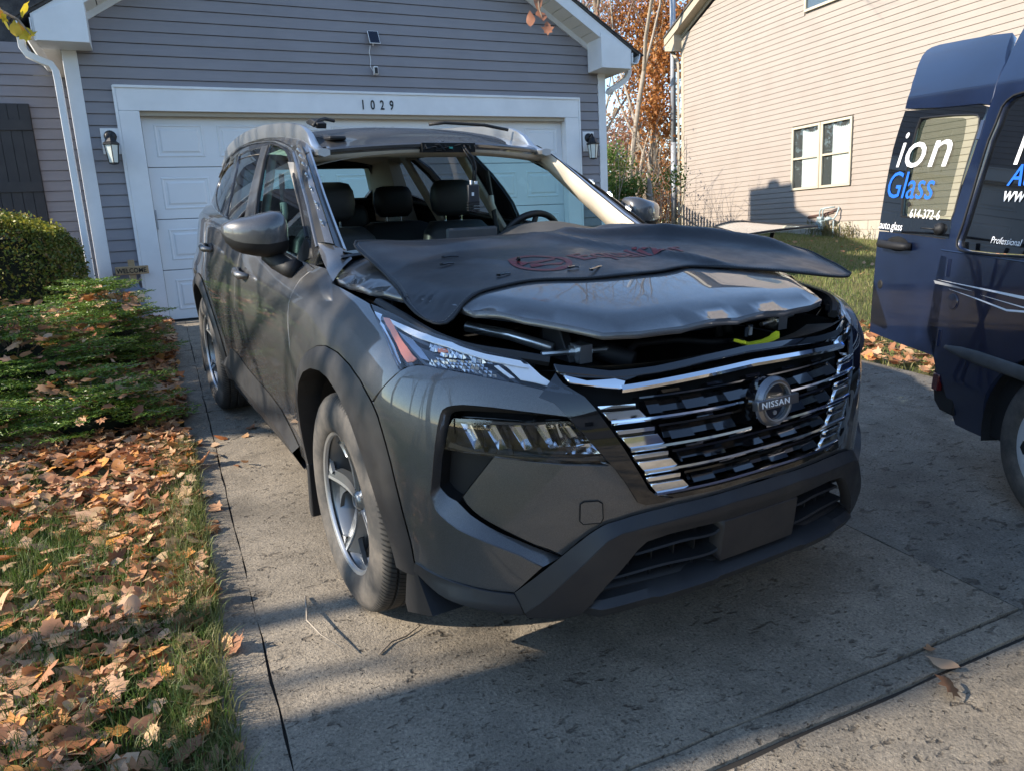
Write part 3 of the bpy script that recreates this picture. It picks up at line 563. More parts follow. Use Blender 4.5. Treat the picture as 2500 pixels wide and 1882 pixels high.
# roof
def rz_(x): return 5.39-.0-abs(x-CX)*RS
for s in (-1, 1):
    xe = CX+s*3.42
    b = HB(); y0 = 5.93; y1 = 17
    P = [(CX, rz_(CX)+.03), (xe, rz_(xe)+.03), (xe, rz_(xe)+.005), (CX, rz_(CX)+.005)]
    b.prism(P, 'y', y0, y1); b.build('roof', M_SHING)
    # shingle courses seen edge-on along the rake
    b = HB()
    for q in range(22):
        xa = CX+s*(3.44-q*.16); xb = xa-s*.17
        b.hexa([(xa, y0-.012, rz_(xa)+.032), (xb, y0-.012, rz_(xb)+.032), (xb, y0+.5, rz_(xb)+.032), (xa, y0+.5, rz_(xa)+.032), (xa, y0-.012, rz_(xa)+.050), (xb, y0-.012, rz_(xb)+.038), (xb, y0+.5, rz_(xb)+.038), (xa, y0+.5, rz_(xa)+.050)])
    b.build('shingle_edge', M_SHING)['kind'] = 'stuff'
    # rake fascia
    xa, xb = CX, CX+s*3.27
    HB().hexa([(xa, 5.945, rz_(xa)-.155), (xb, 5.945, rz_(xb)-.155), (xb, 5.965, rz_(xb)-.155), (xa, 5.965, rz_(xa)-.155), (xa, 5.945, rz_(xa)), (xb, 5.945, rz_(xb)), (xb, 5.965, rz_(xb)), (xa, 5.965, rz_(xa))]).build('rake_fascia', M_WHITE)
    # frieze board against the wall
    HB().hexa([(xa, GY-.028, rz_(xa)-.215), (xb, GY-.028, rz_(xb)-.215), (xb, GY+.01, rz_(xb)-.215), (xa, GY+.01, rz_(xa)-.215), (xa, GY-.028, rz_(xa)-.14), (xb, GY-.028, rz_(xb)-.14), (xb, GY+.01, rz_(xb)-.14), (xa, GY+.01, rz_(xa)-.14)]).build('rake_frieze', M_WHITE)
    # soffit strips running across the overhang
    n_ = 24
    for q in range(n_):
        x0 = CX+s*3.27*q/n_; x1 = CX+s*3.27*(q+.93)/n_
        HB().hexa([(x0, 5.965, rz_(x0)-.149), (x1, 5.965, rz_(x1)-.149), (x1, GY-.028, rz_(x1)-.149), (x0, GY-.028, rz_(x0)-.149), (x0, 5.965, rz_(x0)-.138), (x1, 5.965, rz_(x1)-.138), (x1, GY-.028, rz_(x1)-.138), (x0, GY-.028, rz_(x0)-.138)]).build('soffit_strip', M_SOFF)
    # boxed eave return
    xi = CX+s*2.82; xo = CX+s*3.25
    HB().prism([(xi, 3.15), (xo, 3.15), (xo, rz_(xo)-.02), (xi, rz_(xi)-.10)], 'y', 5.93, GY-.03).build('eave_return', M_WHITE, bevel=.003)
    # eave soffit along the side wall with grooved strips, fascia and gutter
    ye = WY if s < 0 else 14; xw = -1.972 if s < 0 else 4.20
    yy = GY-.02
    nst = 0
    while yy < ye and nst < 60:
        HB().box((xw, yy, 3.155), (xo, min(yy+.068, ye), 3.168)).build('soffit_strip', M_SOFF); yy += .075; nst += 1
    HB().box((xo, 5.95, 3.15), (xo+s*.02, ye, 3.33)).build('eave_fascia', M_WHITE)
    gx = xo+s*.02
    HB().prism([(gx+s*.002, 3.21), (gx+s*.075, 3.21), (gx+s*.115, 3.27), (gx+s*.12, 3.33), (gx+s*.112, 3.33), (gx+s*.105, 3.275), (gx+s*.07, 3.22), (gx+s*.01, 3.22), (gx+s*.01, 3.34), (gx+s*.002, 3.34)], 'y', 5.92, ye).build('gutter', M_WHITE)
HB().box((CX-3.5+.0, WY, 3.14), (-1.99, WY+.02, 3.20)).build('soffit_trim', M_WHITE)
# left downspout: elbow from the gutter then down the corner
def rectpipe(path, wx_, wy_, name, m, parent=gh, cls=HB):
    b = cls(); path = [Vector(p) for p in path]; V = []
    for i, p in enumerate(path):
        d = (path[min(i+1, len(path)-1)]-path[max(i-1, 0)]).normalized(); sx = Vector((0,1,0)); 
        up = d.cross(sx).normalized(); sx = up.cross(d).normalized()
        for a, c in ((-1,-1),(1,-1),(1,1),(-1,1)): V.append(p+sx*a*wy_/2+up*c*wx_/2)
    Fc = [(i*4+k, i*4+(k+1)%4, i*4+4+(k+1)%4, i*4+4+k) for i in range(len(path)-1) for k in range(4)]+[(0,1,2,3)]
    b.add(V, Fc); return b.build(name, m, parent, bevel=.004)
rectpipe([(-2.27,6.2,3.22),(-2.27,6.2,3.14),(-2.24,6.2,3.08),(-2.12,6.2,3.02),(-2.06,6.2,3.0),(-2.03,6.2,2.94),(-2.025,6.2,2.85),(-2.02,6.2,.5)], .06, .085, 'downspout', M_WHITE)
rectpipe([(4.52,6.2,3.22),(4.52,6.2,3.15),(4.48,6.2,3.08),(4.36,6.2,3.0),(4.28,6.22,2.96),(4.26,6.3,2.93)], .06, .085, 'downspout', M_WHITE)
# shutter and window on the wing
sb = HB()
shut = HB().box((-2.98, WY-.04, 1.2), (-2.455, WY-.016, 2.86)).build('shutter', M_SHUT)
for q in range(5):
    x0 = -2.975+q*.104
    HB().box((x0, WY-.054, 1.2), (x0+.098, WY-.041, 2.86)).build('shutter_plank', M_SHUT, shut)
for zz in (1.92, 2.58, 1.28): HB().box((-2.98, WY-.072, zz), (-2.46, WY-.055, zz+.11)).build('shutter_batten', M_SHUT, shut)
wf = HB().box((-4.2, WY-.05, 1.0), (-3.0, WY-.02, 2.9)).build('window', M_WHITE); HB().box((-4.1, WY-.055, 1.1), (-3.06, WY-.051, 2.8)).build('pane', M_GLASSD, wf)
# chimney chase with cap, on the far side of the roof (it throws the block shadow on the beige house)
ch = HB(); ch.box((-.2, 12.35, 3.0), (.9, 13.95, 8.85)).build('chimney', M_SIDG)
HB().lathe([(.0, 9.25), (.22, 9.2), (.22, 8.95), (.14, 8.9), (.14, 8.8)], Matrix.Translation((.35, 13.1, 0)), 16).build('chimney_cap', M_GAL)
HB().prism([(8.0, 3.4), (14.5, 3.4), (14.5, 7.4), (12.5, 8.42), (12.3, 8.42), (8.0, 6.30)], 'x', -7, .6).build('rear_roof', M_SHING)
# house numbers
for ch_, xx in zip('1029', (.985, 1.095, 1.215, 1.33)):
    pass
numm = frame((.93-1.13, GY-.032-GY, 2.655-FL), (1,0,0), (0,0,1))
for i, chx in enumerate('1029'):
    mt = numm @ Matrix.Translation((i*.112, 0, 0))
    textmesh('house_number', chx, .145, M_BLACKM, gh, mt, extrude=.004, sx=.72, ofs=.002)
# solar panel and camera
t = thing('solar_panel', 'small black solar panel with white frame mounted high on the grey siding', 'solar panel', loc=(1.14, GY, 3.42))
b = MB(); R_ = Matrix.Rotation(math.radians(-28), 4, 'X')
def rotb(b, M4): b.v = [tuple(M4 @ Vector(p)) for p in b.v]; return b
rotb(MB().box((-.062, -.008, -.085), (.062, .0, .085)), Matrix.Translation((0,-.06,0)) @ R_).build('frame', M_WHITE, t, bevel=.003)
rotb(MB().box((-.055, -.0095, -.078), (.055, -.0078, .078)), Matrix.Translation((0,-.06,0)) @ R_).build('cell_face', mat('solar_cell', (.012,.016,.03), .12), t)
MB().tube([(0,-.05,-.02),(0,-.02,-.05),(0,0,-.07)], .008).build('bracket', M_WHITE, t)
t = thing('security_camera', 'small white security camera with black face below the solar panel', 'camera', loc=(1.13, GY, 3.07))
MB().box((-.025, -.085, -.045), (.025, -.03, .045)).build('body', M_WHITE, t, bevel=.008)
MB().box((-.018, -.088, -.036), (.018, -.086, .030)).build('face', M_BLACKM, t)
MB().tube([(0,-.04,0),(0,0,0)], .015).build('mount', M_WHITE, t)
MB().tube([(-.02,-.03,0),(-.045,-.02,.05),(-.035,-.02,.13),(-.045,-.02,.2),(-.03,-.03,.27)], .004, 6).build('cable', M_WHITE, t)
# wall lanterns
def lantern(x, label):
    t = thing('wall_lantern', label, 'lantern', loc=(x, GY, 2.24), group='lanterns beside the garage door')
    MB().box((-.085, -.025, -.06), (.085, -.012, .19)).build('mounting_block', M_WHITE, t, bevel=.003)
    MB().lathe([(0,0),(.058,0),(.058,.012),(.035,.03),(0,.032)], Matrix.Translation((0,-.024,.11)) @ Matrix.Rotation(PI/2,4,'X'), 20).build('back_plate', M_BLACKM, t, smooth=True)
    MB().tube([(0,-.03,.11),(0,-.07,.13),(0,-.11,.15),(0,-.135,.12),(0,-.135,.10)], .009, 8).build('arm', M_BLACKM, t, smooth=True)
    c = Matrix.Translation((0,-.135,0)) @ Matrix.Rotation(PI/6, 4, 'Z')
    MB().lathe([(0,.15),(.008,.14),(.012,.115),(.03,.10),(.05,.075),(.062,.045),(.085,.03),(.085,.018),(.07,.012),(0,.012)], c, 6).build('roof_cap', M_BLACKM, t)
    MB().lathe([(.068,.012),(.046,-.155)], c, 6).build('glass_shade', mat('frosted_glass', (.62,.66,.62), .35, trans=.0), t)
    fb = MB()
    for k in range(6):
        a = PI/6+k*PI/3; ca, sa = math.cos(a), math.sin(a)
        fb.tube([(ca*.071, -.135+sa*.071, .012), (ca*.048, -.135+sa*.048, -.158)], .0045, 4)
    fb.build('frame_bars', M_BLACKM, t)
    MB().lathe([(0,-.175),(.03,-.17),(.05,-.165),(.05,-.155),(0,-.153)], c, 6).build('base_ring', M_BLACKM, t)
    return t
lantern(-1.655, 'black wall lantern with frosted panes left of the garage door, above the welcome sign')
lantern(3.93, 'black wall lantern with frosted panes right of the garage door, beside the right corner board')
# welcome sign
M_WOODL = varied('pale_wood', (.42,.30,.17), (.34,.23,.12), 8, .7, .3, 40, .003)
t = thing('welcome_sign', 'wooden stake sign reading WELCOME with small scarecrow face beside garage door', 'sign', loc=(-1.645, GY-.12, FL-.02))
MB().box((-.03, -.01, 0), (.03, .01, .70)).build('stake', M_WOODL, t, bevel=.003)
MB().box((-.155, -.024, .55), (.155, -.011, .635)).build('sign_board', M_WOODL, t, bevel=.006)
textmesh('lettering', 'WELCOME', .066, M_BLACKM, t, frame((-.142,-.0255,.568),(1,0,0),(0,0,1)), sx=.86, extrude=.001, ofs=.0012)
M_SKIN_ = mat('burlap_face', (.62,.5,.34), .8); M_DENIM = mat('denim', (.22,.27,.36), .9); M_STRAW = mat('straw', (.5,.42,.3), .9)
MB().lathe([(0,.0),(.075,.0),(.08,.01),(.07,.022),(0,.026)], Matrix.Translation((0,-.012,.33)) @ Matrix.Rotation(PI/2,4,'X'), 20).build('face', M_SKIN_, t, smooth=True)
b = MB()
for dx, dz in ((-.022,.345),(.022,.345),(0,.325)): b.ico((dx,-.036,dz), .006, sub=1)
b.tube([(-.03,-.036,.308),(0,-.037,.298),(.03,-.036,.308)], .002, 4)
b.build('eyes_and_mouth', M_BLACKM, t)
b = MB()
b.prism([(-.11,.385),(.11,.385),(.085,.405),(.05,.41),(.035,.47),(-.035,.475),(-.05,.41),(-.085,.405)], 'y', -.035, -.012); b.build('hat', M_DENIM, t)
b = MB()
for k in range(16):
    a = rnd.uniform(-2.6,-.5); x = rnd.uniform(-.05,.05); zz = .47+rnd.uniform(-.02,.03)
    b.tube([(x,-.03,zz),(x+rnd.uniform(-.05,.05),-.04,zz+rnd.uniform(-.05,.05))], .004, 4)
b.build('straw_tuft', M_STRAW, t)
MB().prism([(-.12,0.05),(.12,.05),(.09,.26),(-.09,.26)], 'y', -.03, -.01).build('denim_body', M_DENIM, t)

# ================= beige neighbour house =================
BD = Vector((.0541,.99853,0)); BN = Vector((-.99853,.0541,0)); BP = Vector((12.615,9.079,0))
bhm = Matrix(((BD.x,BN.x,0,BP.x),(BD.y,BN.y,0,BP.y),(0,0,1,0),(0,0,0,1)))   # local x = along wall (u), y = outwards, z up
bh = thing('beige_house', 'tall beige vinyl sided house with concrete block base beyond the driveway', 'house', matrix=bhm)
UR_ = 2.6
def bt(u): return 6.30+(6.87-u)*.42 if u > UR_ else 6.30+(6.87-UR_)*.42-(UR_-u)*.30
MB().add([(-9,-.02,.2),(6.86,-.02,.2),(6.86,-.02,6.2),(UR_,-.02,bt(UR_)),(-9,-.02,bt(-9))], [(4,3,2,1,0)]).build('wall_sheathing', M_SIDB, bh)
z = 1.03; hb = .1255
while z < bt(UR_)-.1:
    u1 = min(6.86, 6.87-(z+hb-6.30)/.42) if z+hb > 6.3 else 6.86
    u0 = -9 if z+hb < bt(-9) else UR_-(bt(UR_)-(z+hb))/.30
    segs = [(u0, u1)]
    if z+hb > 1.80 and z < 3.26: segs = [(-9,.50),(2.35,u1)]
    elif z+hb > 5.74 and z < 6.6: segs = [(u0,.4),(2.06,u1)]
    for a, c in segs:
        if c > a:
            cb = min(6.86, 6.87-(z-6.28)/.42) if c == u1 and z+hb > 6.3 else c
            pr_ = [(-.012, z), (.014, z), (.0145, z+.012), (.003, z+hb-.012), (-.001, z+hb-.001), (-.012, z+hb-.001)]
            V = [(a, y, zz) for y, zz in pr_]+[(lerp(cb, c, (zz-z)/hb), y, zz) for y, zz in pr_]
            MB().add(V, [(5,4,3,2,1,0),(6,7,8,9,10,11)]+[(i, (i+1)%6, 6+(i+1)%6, 6+i) for i in range(6)]).build('siding_board', M_SIDB, bh)
    z += hb
# block foundation
for r in range(3):
    zb = 1.026-.2*(r+1)
    for q in range(-22, 17):
        u0 = q*.42+(.21 if r%2 else 0)
        if u0 > 6.75: continue
        MB().box((u0+.004, -.03, zb+.004), (min(u0+.414, 6.84), .006+rnd.uniform(-.002,.002), zb+.195)).build('block', M_BLOCK, bh)
MB().box((-9,-.06,.2),(6.84,-.002,1.03)).build('mortar_bed', mat('mortar', (.35,.31,.26), .95), bh)
MB().box((6.77,-.02,1.0),(6.90,.022,6.28)).build('corner_post', M_TRIMTAN, bh, bevel=.004)
MB().box((-5, -9, .3), (6.84, -.03, 6.1)).build('house_body', M_SIDB, bh)
# rake trim, roof
def br(u): return 6.44+(7.34-u)*.45
for nm, y0, y1, z0, z1, m in (('rake_fascia', .28, .30, -.20, .0, M_TRIMTAN), ('rake_soffit', -.02, .28, -.20, -.185, M_TRIMTAN), ('roof', -9, .33, .002, .05, M_SHING), ('frieze', .0, .03, -.30, -.2, M_TRIMTAN)):
    ua, ub = 7.34, UR_
    MB().hexa([(ub,y0,br(ub)+z0),(ua,y0,br(ua)+z0),(ua,y1,br(ua)+z0),(ub,y1,br(ub)+z0),(ub,y0,br(ub)+z1),(ua,y0,br(ua)+z1),(ua,y1,br(ua)+z1),(ub,y1,br(ub)+z1)]).build(nm, m, bh)
MB().prism([(6.87,6.0),(7.34,6.10),(7.34,6.40),(6.87,6.55)], 'y', -9, .275).build('eave_return', M_TRIMTAN, bh)
MB().box((7.34,-9,6.28),(7.46,.22,6.40)).build('gutter', M_TRIMTAN, bh)
b = MB(); rectp = [(7.4,.1,6.28),(7.36,.1,6.15),(7.1,.08,5.9),(7.02,.06,5.8),(6.98,.06,5.6),(6.98,.06,1.1)]
b.tube(rectp, .045, 4); b.build('downspout', M_TRIMTAN, bh)
# windows
def win(u0, u1, z0, z1, rail=True, curtain=True):
    f = MB(); t_ = .055
    for a, c in (((u0,.0,z0),(u1,.045,z0+t_)), ((u0,.0,z1-t_),(u1,.045,z1)), ((u0,.0,z0+t_),(u0+t_,.045,z1-t_)), ((u1-t_,.0,z0+t_),(u1,.045,z1-t_))): f.box(a, c)
    fr_ = f.build('window', M_CREAM, bh, bevel=.004)
    zm = (z0+z1)/2
    if rail: MB().box((u0+t_,.0,zm-.022),(u1-t_,.034,zm+.022)).build('meeting_rail', M_CREAM, fr_)
    if rail:
        MB().box((u0+t_,.006,zm+.022),(u1-t_,.010,z1-t_)).build('pane', M_GLASS, fr_); MB().box((u0+t_,.0,z0+t_),(u1-t_,.004,zm-.022)).build('pane', M_GLASS, fr_)
    else: MB().box((u0+t_,.004,z0+t_),(u1-t_,.008,z1-t_)).build('pane', M_GLASS, fr_)
    MB().box((u0+.03,-.019,z0+.03),(u1-.03,-.014,z1-.03)).build('room', M_ROOMD, fr_)
    if curtain:
        V = []; Fc = []; n_ = 24; ua = u0+.06; ub = u1-.32
        for i in range(n_+1):
            u = lerp(ua, ub, i/n_); dy = .0035*math.sin(i*1.9)-.007; tz = z1-.12-.05*math.sin(i/n_*PI*1.0+.3)+.02*math.sin(i*2.3)
            V += [(u, dy, z0+.06), (u, dy, tz)]
        for i in range(n_): Fc.append((2*i, 2*i+2, 2*i+3, 2*i+1))
        mk('curtain', V, Fc, M_CURT, fr_, smooth=True)
win(1.445, 2.335, 1.80, 3.26); win(.52, 1.41, 1.80, 3.26)
MB().box((1.411,.0,1.80),(1.444,.03,3.26)).build('mullion', M_TRIMTAN, bh)
win(.42, 2.05, 5.74, 6.55, rail=False, curtain=False)
MB().box((.45,-.012,5.77),(2.02,-.006,6.52)).build('blind', mat('blue_grey_blind', (.10,.13,.17), .6), bh)
# gas meter
M_PIPE = mat('meter_grey', (.33,.40,.40), .5, .2); M_RUST = mat('rusty_pipe', (.13,.075,.06), .8)
t = thing('gas_meter', 'grey gas meter with bent pipes on the beige house wall, brown pipe to its left', 'gas meter', matrix=bhm @ Matrix.Translation((1.05,.18,.55)))
MB().box((.04,-.06,.30),(.22,.08,.52)).build('meter_body', M_PIPE, t, bevel=.03)
MB().box((.06,-.05,.52),(.20,.07,.60)).build('meter_head', M_PIPE, t, bevel=.02)
MB().tube([(.17,0,.58),(.17,0,.72),(.13,0,.77),(0,-.02,.79),(-.18,-.1,.80)], .017, 8).build('outlet_pipe', M_PIPE, t, smooth=True)
MB().tube([(.08,0,.58),(.08,0,.73),(.04,0,.78),(-.06,-.05,.79)], .016, 8).build('inlet_pipe', M_PIPE, t, smooth=True)
MB().lathe([(0,0),(.07,0),(.09,.03),(.09,.05),(.04,.09),(0,.09)], Matrix.Translation((-.1,0,.5)), 16).build('regulator', M_PIPE, t, smooth=True)
MB().tube([(.02,0,.5),(-.04,0,.52),(-.24,-.02,.54),(-.28,-.05,.62),(-.29,-.1,.76),(-.26,-.13,.79)], .018, 8).build('riser_pipe', M_PIPE, t, smooth=True)
MB().tube([(.12,0,.32),(.12,0,.1),(.12,0,-.1)], .017, 8).build('stand_pipe', M_PIPE, t, smooth=True)
MB().tube([(-.25,0,.5),(-.25,0,.1),(-.25,0,-.1)], .017, 8).build('stand_pipe', M_PIPE, t, smooth=True)
MB().tube([(-.24,-.14,.74),(.2,-.15,.66),(.66,-.155,.62),(.70,-.155,.59),(.3,-.155,.60),(-.1,-.15,.68)], .016, 8).build('brown_pipe', M_RUST, t, smooth=True)
# galvanised pole
t = MB().tube([(13.05,16.45,.9),(13.05,16.45,3.55)], .088, 16).tube([(13.05,16.45,3.55),(13.05,16.45,6),(13.05,16.45,11)], .082, 16).build('metal_pole', M_GAL, smooth=True)
tag(t, 'tall grey galvanised metal pole between the two houses', 'pole')
# picket fence
M_FENCE = varied('weathered_wood', (.33,.26,.19), (.22,.18,.14), 6, .85, .3, 40, .004)
t = thing('picket_fence', 'weathered wooden picket fence behind the pole between the houses', 'fence', loc=(8.4, 10.5, 0))
fa = Vector((8.05,10.6)); fb = Vector((12.7,17.6)); n_ = 52
for q in range(n_):
    p = fa.lerp(fb, q/n_); zt = gz(p.y)+1.35+.02*rnd.uniform(-1,1)-.35*max(0, 1-q/7)
    MB().prism([(-.045,gz(p.y)),(.045,gz(p.y)),(.045,zt-.04),(0,zt),(-.045,zt-.04)], 'y', -.01, .01).build('picket', M_FENCE, t).matrix_basis = Matrix.Translation((p.x-8.4, p.y-10.5, 0)) @ Matrix.Rotation(math.atan2(fb.y-fa.y, fb.x-fa.x), 4, 'Z')
b = MB()
for zz in (.35, 1.0): b.tube([(fa.x-8.4, fa.y-10.47, gz(fa.y)+zz), (fb.x-8.4, fb.y-10.47, gz(fb.y)+zz)], .03, 4)
b.build('rails', M_FENCE, t)
# ================= the dark suv =================
M_PAINT = mat('gunmetal_paint', (.09,.09,.092), .38, .6, 1.0, .02)
v_ = coords(M_PAINT)
fl_ = N(M_PAINT, 'ShaderNodeTexNoise'); fl_.inputs['Scale'].default_value = 900; fl_.inputs['Detail'].default_value = 1; L(M_PAINT, v_, fl_.inputs['Vector'])
dust_ = noise(M_PAINT, coords(M_PAINT, scale=(1, .5, 1.6)), 7, 7, .75)
cc_ = mixc(M_PAINT, ramp(M_PAINT, fl_.outputs['Fac'], [(.35, g3(0)), (.7, g3(1))]), (.070,.069,.070), (.135,.132,.130))
L(M_PAINT, cc_, BS(M_PAINT).inputs['Base Color'])
L(M_PAINT, ramp(M_PAINT, dust_, [(.3, g3(.38)), (.7, g3(.50))]), BS(M_PAINT).inputs['Roughness'])
L(M_PAINT, ramp(M_PAINT, dust_, [(.4, g3(.012)), (.75, g3(.045))]), BS(M_PAINT).inputs['Coat Roughness'])
M_CLAD = varied('grey_black_cladding', (.018,.018,.020), (.026,.025,.025), 8, .5, .12, 500, .0008, rr=(.42,.58))
M_GBLK = mat('gloss_black', (.006,.006,.007), .05, 0, 1, .02)
M_MBLK = mat('matt_black', (.010,.010,.011), .6)
M_DARK = mat('deep_black', (.004,.004,.004), .9)
M_CHROME = mat('chrome', (.82,.83,.85), .06, 1)
M_SATIN = mat('satin_silver', (.62,.63,.63), .28, .9)
M_BRT = mat('machined_alloy', (.50,.51,.52), .42, .9)
M_RIMG = mat('grey_alloy', (.16,.17,.18), .35, .7, .5)
M_HEADL = varied('beige_headliner', (.55,.48,.39), (.50,.44,.36), 5, .9, .15, 300, .001)
M_TRIMB = mat('beige_trim', (.62,.54,.43), .6)
M_SEAT = varied('black_leather', (.008,.008,.009), (.012,.012,.013), 9, .5, .25, 160, .002)
M_DASH = varied('dash_vinyl', (.055,.055,.055), (.07,.068,.066), 9, .6, .3, 400, .0012)
M_AMBER = mat('amber_reflector', (.85,.22,.08), .25, 0, 1)
M_LAMPW = mat('white_light_guide', (.80,.81,.82), .25, .0, .6)
M_LAMPC = mat('lamp_reflector', (.75,.77,.8), .12, 1)
M_SMOKE = mat('smoked_housing', (.035,.033,.032), .25, .2, .5)
suv = thing('suv', 'dark grey suv with its windshield removed, bonnet ajar under a black mat, on the driveway', 'suv', matrix=CARMAT)
P_ = BK
def S(u, v, off=0.): return Sp(-u, v, off)      # u > 0 is the car's right (image left)
def outS(p): return Vector((p[0], p[1]-1.0 if p[1] < 0 else 0, 0))
def spanel(name, outer, m, off=0., holes=(), both=True, thick=.018, gap=.002, step=.022, parent=None, offn=None, label=None):
    fn = (lambda u, v, o: S(u, v, off+(offn(u, v) if offn else 0)))
    a = panel(name, fn, outer, m, parent or suv, holes, step, thick, gap, outward=outS)
    r = [a]
    if both: r.append(xmirror(a, name))
    return r
def sm(a, b, x):
    t = min(1, max(0, (x-a)/(b-a))); return t*t*(3-2*t)
U0 = 0.0
S_FW = SSZ = None
def u_at_y(y, v=.6):     # arc position on the flank for a given y
    lo, hi = .9, 5.0
    for _ in range(40):
        m_ = (lo+hi)/2
        if S(m_, v)[1] < y: lo = m_
        else: hi = m_
    return (lo+hi)/2
UF = u_at_y(0.0, .4); UR = u_at_y(2.705, .4)
def arch(uc, rx, rz, a0, a1, n=40): return [(uc+rx*math.cos(math.radians(lerp(a0, a1, i/n))), .37+rz*math.sin(math.radians(lerp(a0, a1, i/n)))) for i in range(n+1)]
# ---- bumper corner skin ----
AO = [(1.056,.33),(1.056,.374),(1.059,.428),(1.068,.488),(1.079,.551),(1.094,.611),(1.108,.661),(1.128,.709),(1.146,.743),(1.170,.778),(1.208,.806),(1.30,.845),(1.393,.868),(1.506,.882),(1.618,.883),(1.703,.869),(1.808,.833),(1.883,.789),(1.938,.746),(1.975,.70),(2.010,.62),(2.040,.54),(2.075,.45),(2.125,.36),(2.145,.32)]
AI = [(1.139,.33),(1.140,.348),(1.150,.400),(1.165,.450),(1.184,.505),(1.208,.565),(1.250,.632),(1.300,.693),(1.343,.735),(1.431,.780),(1.531,.806),(1.619,.811),(1.711,.801),(1.799,.770),(1.874,.716),(1.925,.650),(1.955,.580),(1.975,.520),(1.992,.440),(2.010,.35),(2.015,.32)]
tk = P_['tusk']; i0_ = min(range(len(tk)), key=lambda i: abs(tk[i][0]-1.056)+abs(tk[i][1]-.374))
i1_ = min(range(len(tk)), key=lambda i: abs(tk[i][0]-1.213)+abs(tk[i][1]-.789))
tk = tk[:i0_]+AO[1:11]+tk[i1_+1:]
spanel('bumper_corner', tk, M_PAINT)
# bevel from the corner skin down into the lamp pocket
def ribbon(name, A, B, fa, fb, m, parent, rows=3, both=True, n=60, bulge=0., step=None):
    def rs(P, n):
        d = [0]
        for i in range(1, len(P)): d.append(d[-1]+math.dist(P[i], P[i-1]))
        out = []
        for k in range(n+1):
            t = d[-1]*k/n; i = 0
            while i < len(P)-2 and d[i+1] < t: i += 1
            q = (t-d[i])/max(1e-9, d[i+1]-d[i]); out.append((lerp(P[i][0], P[i+1][0], q), lerp(P[i][1], P[i+1][1], q)))
        return out
    a = [Vector(fa(*p)) for p in rs(A, n)]; b = [Vector(fb(*p)) for p in rs(B, n)]
    V = []
    for i in range(n+1):
        for r in range(rows+1):
            t = r/rows; p = a[i].lerp(b[i], t)
            if bulge:
                p = p+Vector((p.x, p.y-.6 if p.y < 0 else 0, 0)).normalized()*bulge*math.sin(PI*t)
            V.append(p)
    Fc = [(i*(rows+1)+r, i*(rows+1)+r+1, (i+1)*(rows+1)+r+1, (i+1)*(rows+1)+r) for i in range(n) for r in range(rows)]
    o = mk(name, V, Fc, m, parent, smooth=True)
    if both: xmirror(o)
    return o
ti = P_['tusk_in']; pi_ = P_['pocket_in']
ribbon('pocket_bevel', ti, pi_, lambda u, v: S(u, v, -.001), lambda u, v: S(u, v, -.032), M_PAINT, suv, n=90)
ribbon('pocket_wall', pi_, pi_, lambda u, v: S(u, v, -.032), lambda u, v: S(u, v, -.10), M_GBLK, suv, n=90, rows=1)
# centre bumper skin : half polygon closed on the centre line
cen = [p for p in P_['centre']]
topline = [p for p in cen[:17] if p[0] > .03]; botline = [p for p in cen[17:] if p[0] > .03]
half = topline+[(0, .588)]+[(0, .568)]+botline
def cfn(u, v): return -.006-.022*sm(.45, .85, abs(u))
full = topline+[(0, .588)]+[(-u, v) for u, v in reversed(topline)]+[(-u, v) for u, v in reversed(botline)]+[(0, .566)]+botline
spanel('bumper_centre', full, M_PAINT, holes=[], both=False, offn=cfn, step=.024)
tc = [(.558,.596),(.548,.602),(.512,.602),(.501,.594),(.499,.552),(.505,.541),(.550,.540),(.559,.549)]
for s in (1,): 
    a = panel('tow_eye_cover', lambda u, v, o: S(u, v, cfn(u, v)+.0035), tc, M_PAINT, suv, (), .012, .004, .0015, outward=outS)
    rg = [S(u, v, cfn(u, v)+.0032) for u, v in resample(tc, .012)]
    MB().tube(rg+[rg[0]], .0016, 4).build('tow_cover_seam', M_DARK, suv)
# vent under the lamp and closing wall along the centre skin
spanel('bumper_vent', [(.972,.72),(.86,.725),(.77,.715),(.80,.66),(.86,.59),(.905,.555),(.97,.58)], M_MBLK, off=-.075, thick=0)
ribbon('centre_skin_edge', [(.777,.725),(.822,.669),(.872,.607),(.859,.587),(.822,.556),(.755,.521),(.676,.484),(.603,.450)], [(.777,.725),(.822,.669),(.872,.607),(.859,.587),(.822,.556),(.755,.521),(.676,.484),(.603,.450)], lambda u, v: S(u, v, cfn(u, v)), lambda u, v: S(u, v, cfn(u, v)-.05), M_PAINT, suv, rows=1, n=40)
spanel('bumper_backing', [(.96,.86),(.5,.86),(.40,.60),(.5,.42),(.62,.40),(.98,.55)], M_DARK, off=-.10, thick=0)
# ---- lower headlamp ----
ll = P_['lens_low']
hl = thing('headlamp', None, None); hl.parent = suv
hl2 = thing('headlamp', None, None); hl2.parent = suv
def hp(name, outer, m, off, thick=.004, gap=.001, step=.02, offn=None):
    fn = lambda u, v, o: S(u, v, off+(offn(u, v) if offn else 0))
    a = panel(name, fn, outer, m, hl, (), step, thick, gap, outward=outS); xmirror(a, name, hl2); return a
def sc_(P, k, dx=0, dy=0):
    cx = sum(p[0] for p in P)/len(P); cy = sum(p[1] for p in P)/len(P); return [(cx+(x-cx)*k+dx, cy+(y-cy)*k+dy) for x, y in P]
hp('lens', ll, M_GLASSC, -.020)
hp('housing', sc_(ll, 1.03), M_SMOKE, -.078, thick=0)
ribbon('bezel', [*sc_(ll, 1.0), sc_(ll, 1.0)[0]], [*sc_(ll, 1.0), sc_(ll, 1.0)[0]], lambda u, v: S(u, v, -.022), lambda u, v: S(u, v, -.078), M_GBLK, suv, rows=1, n=60)
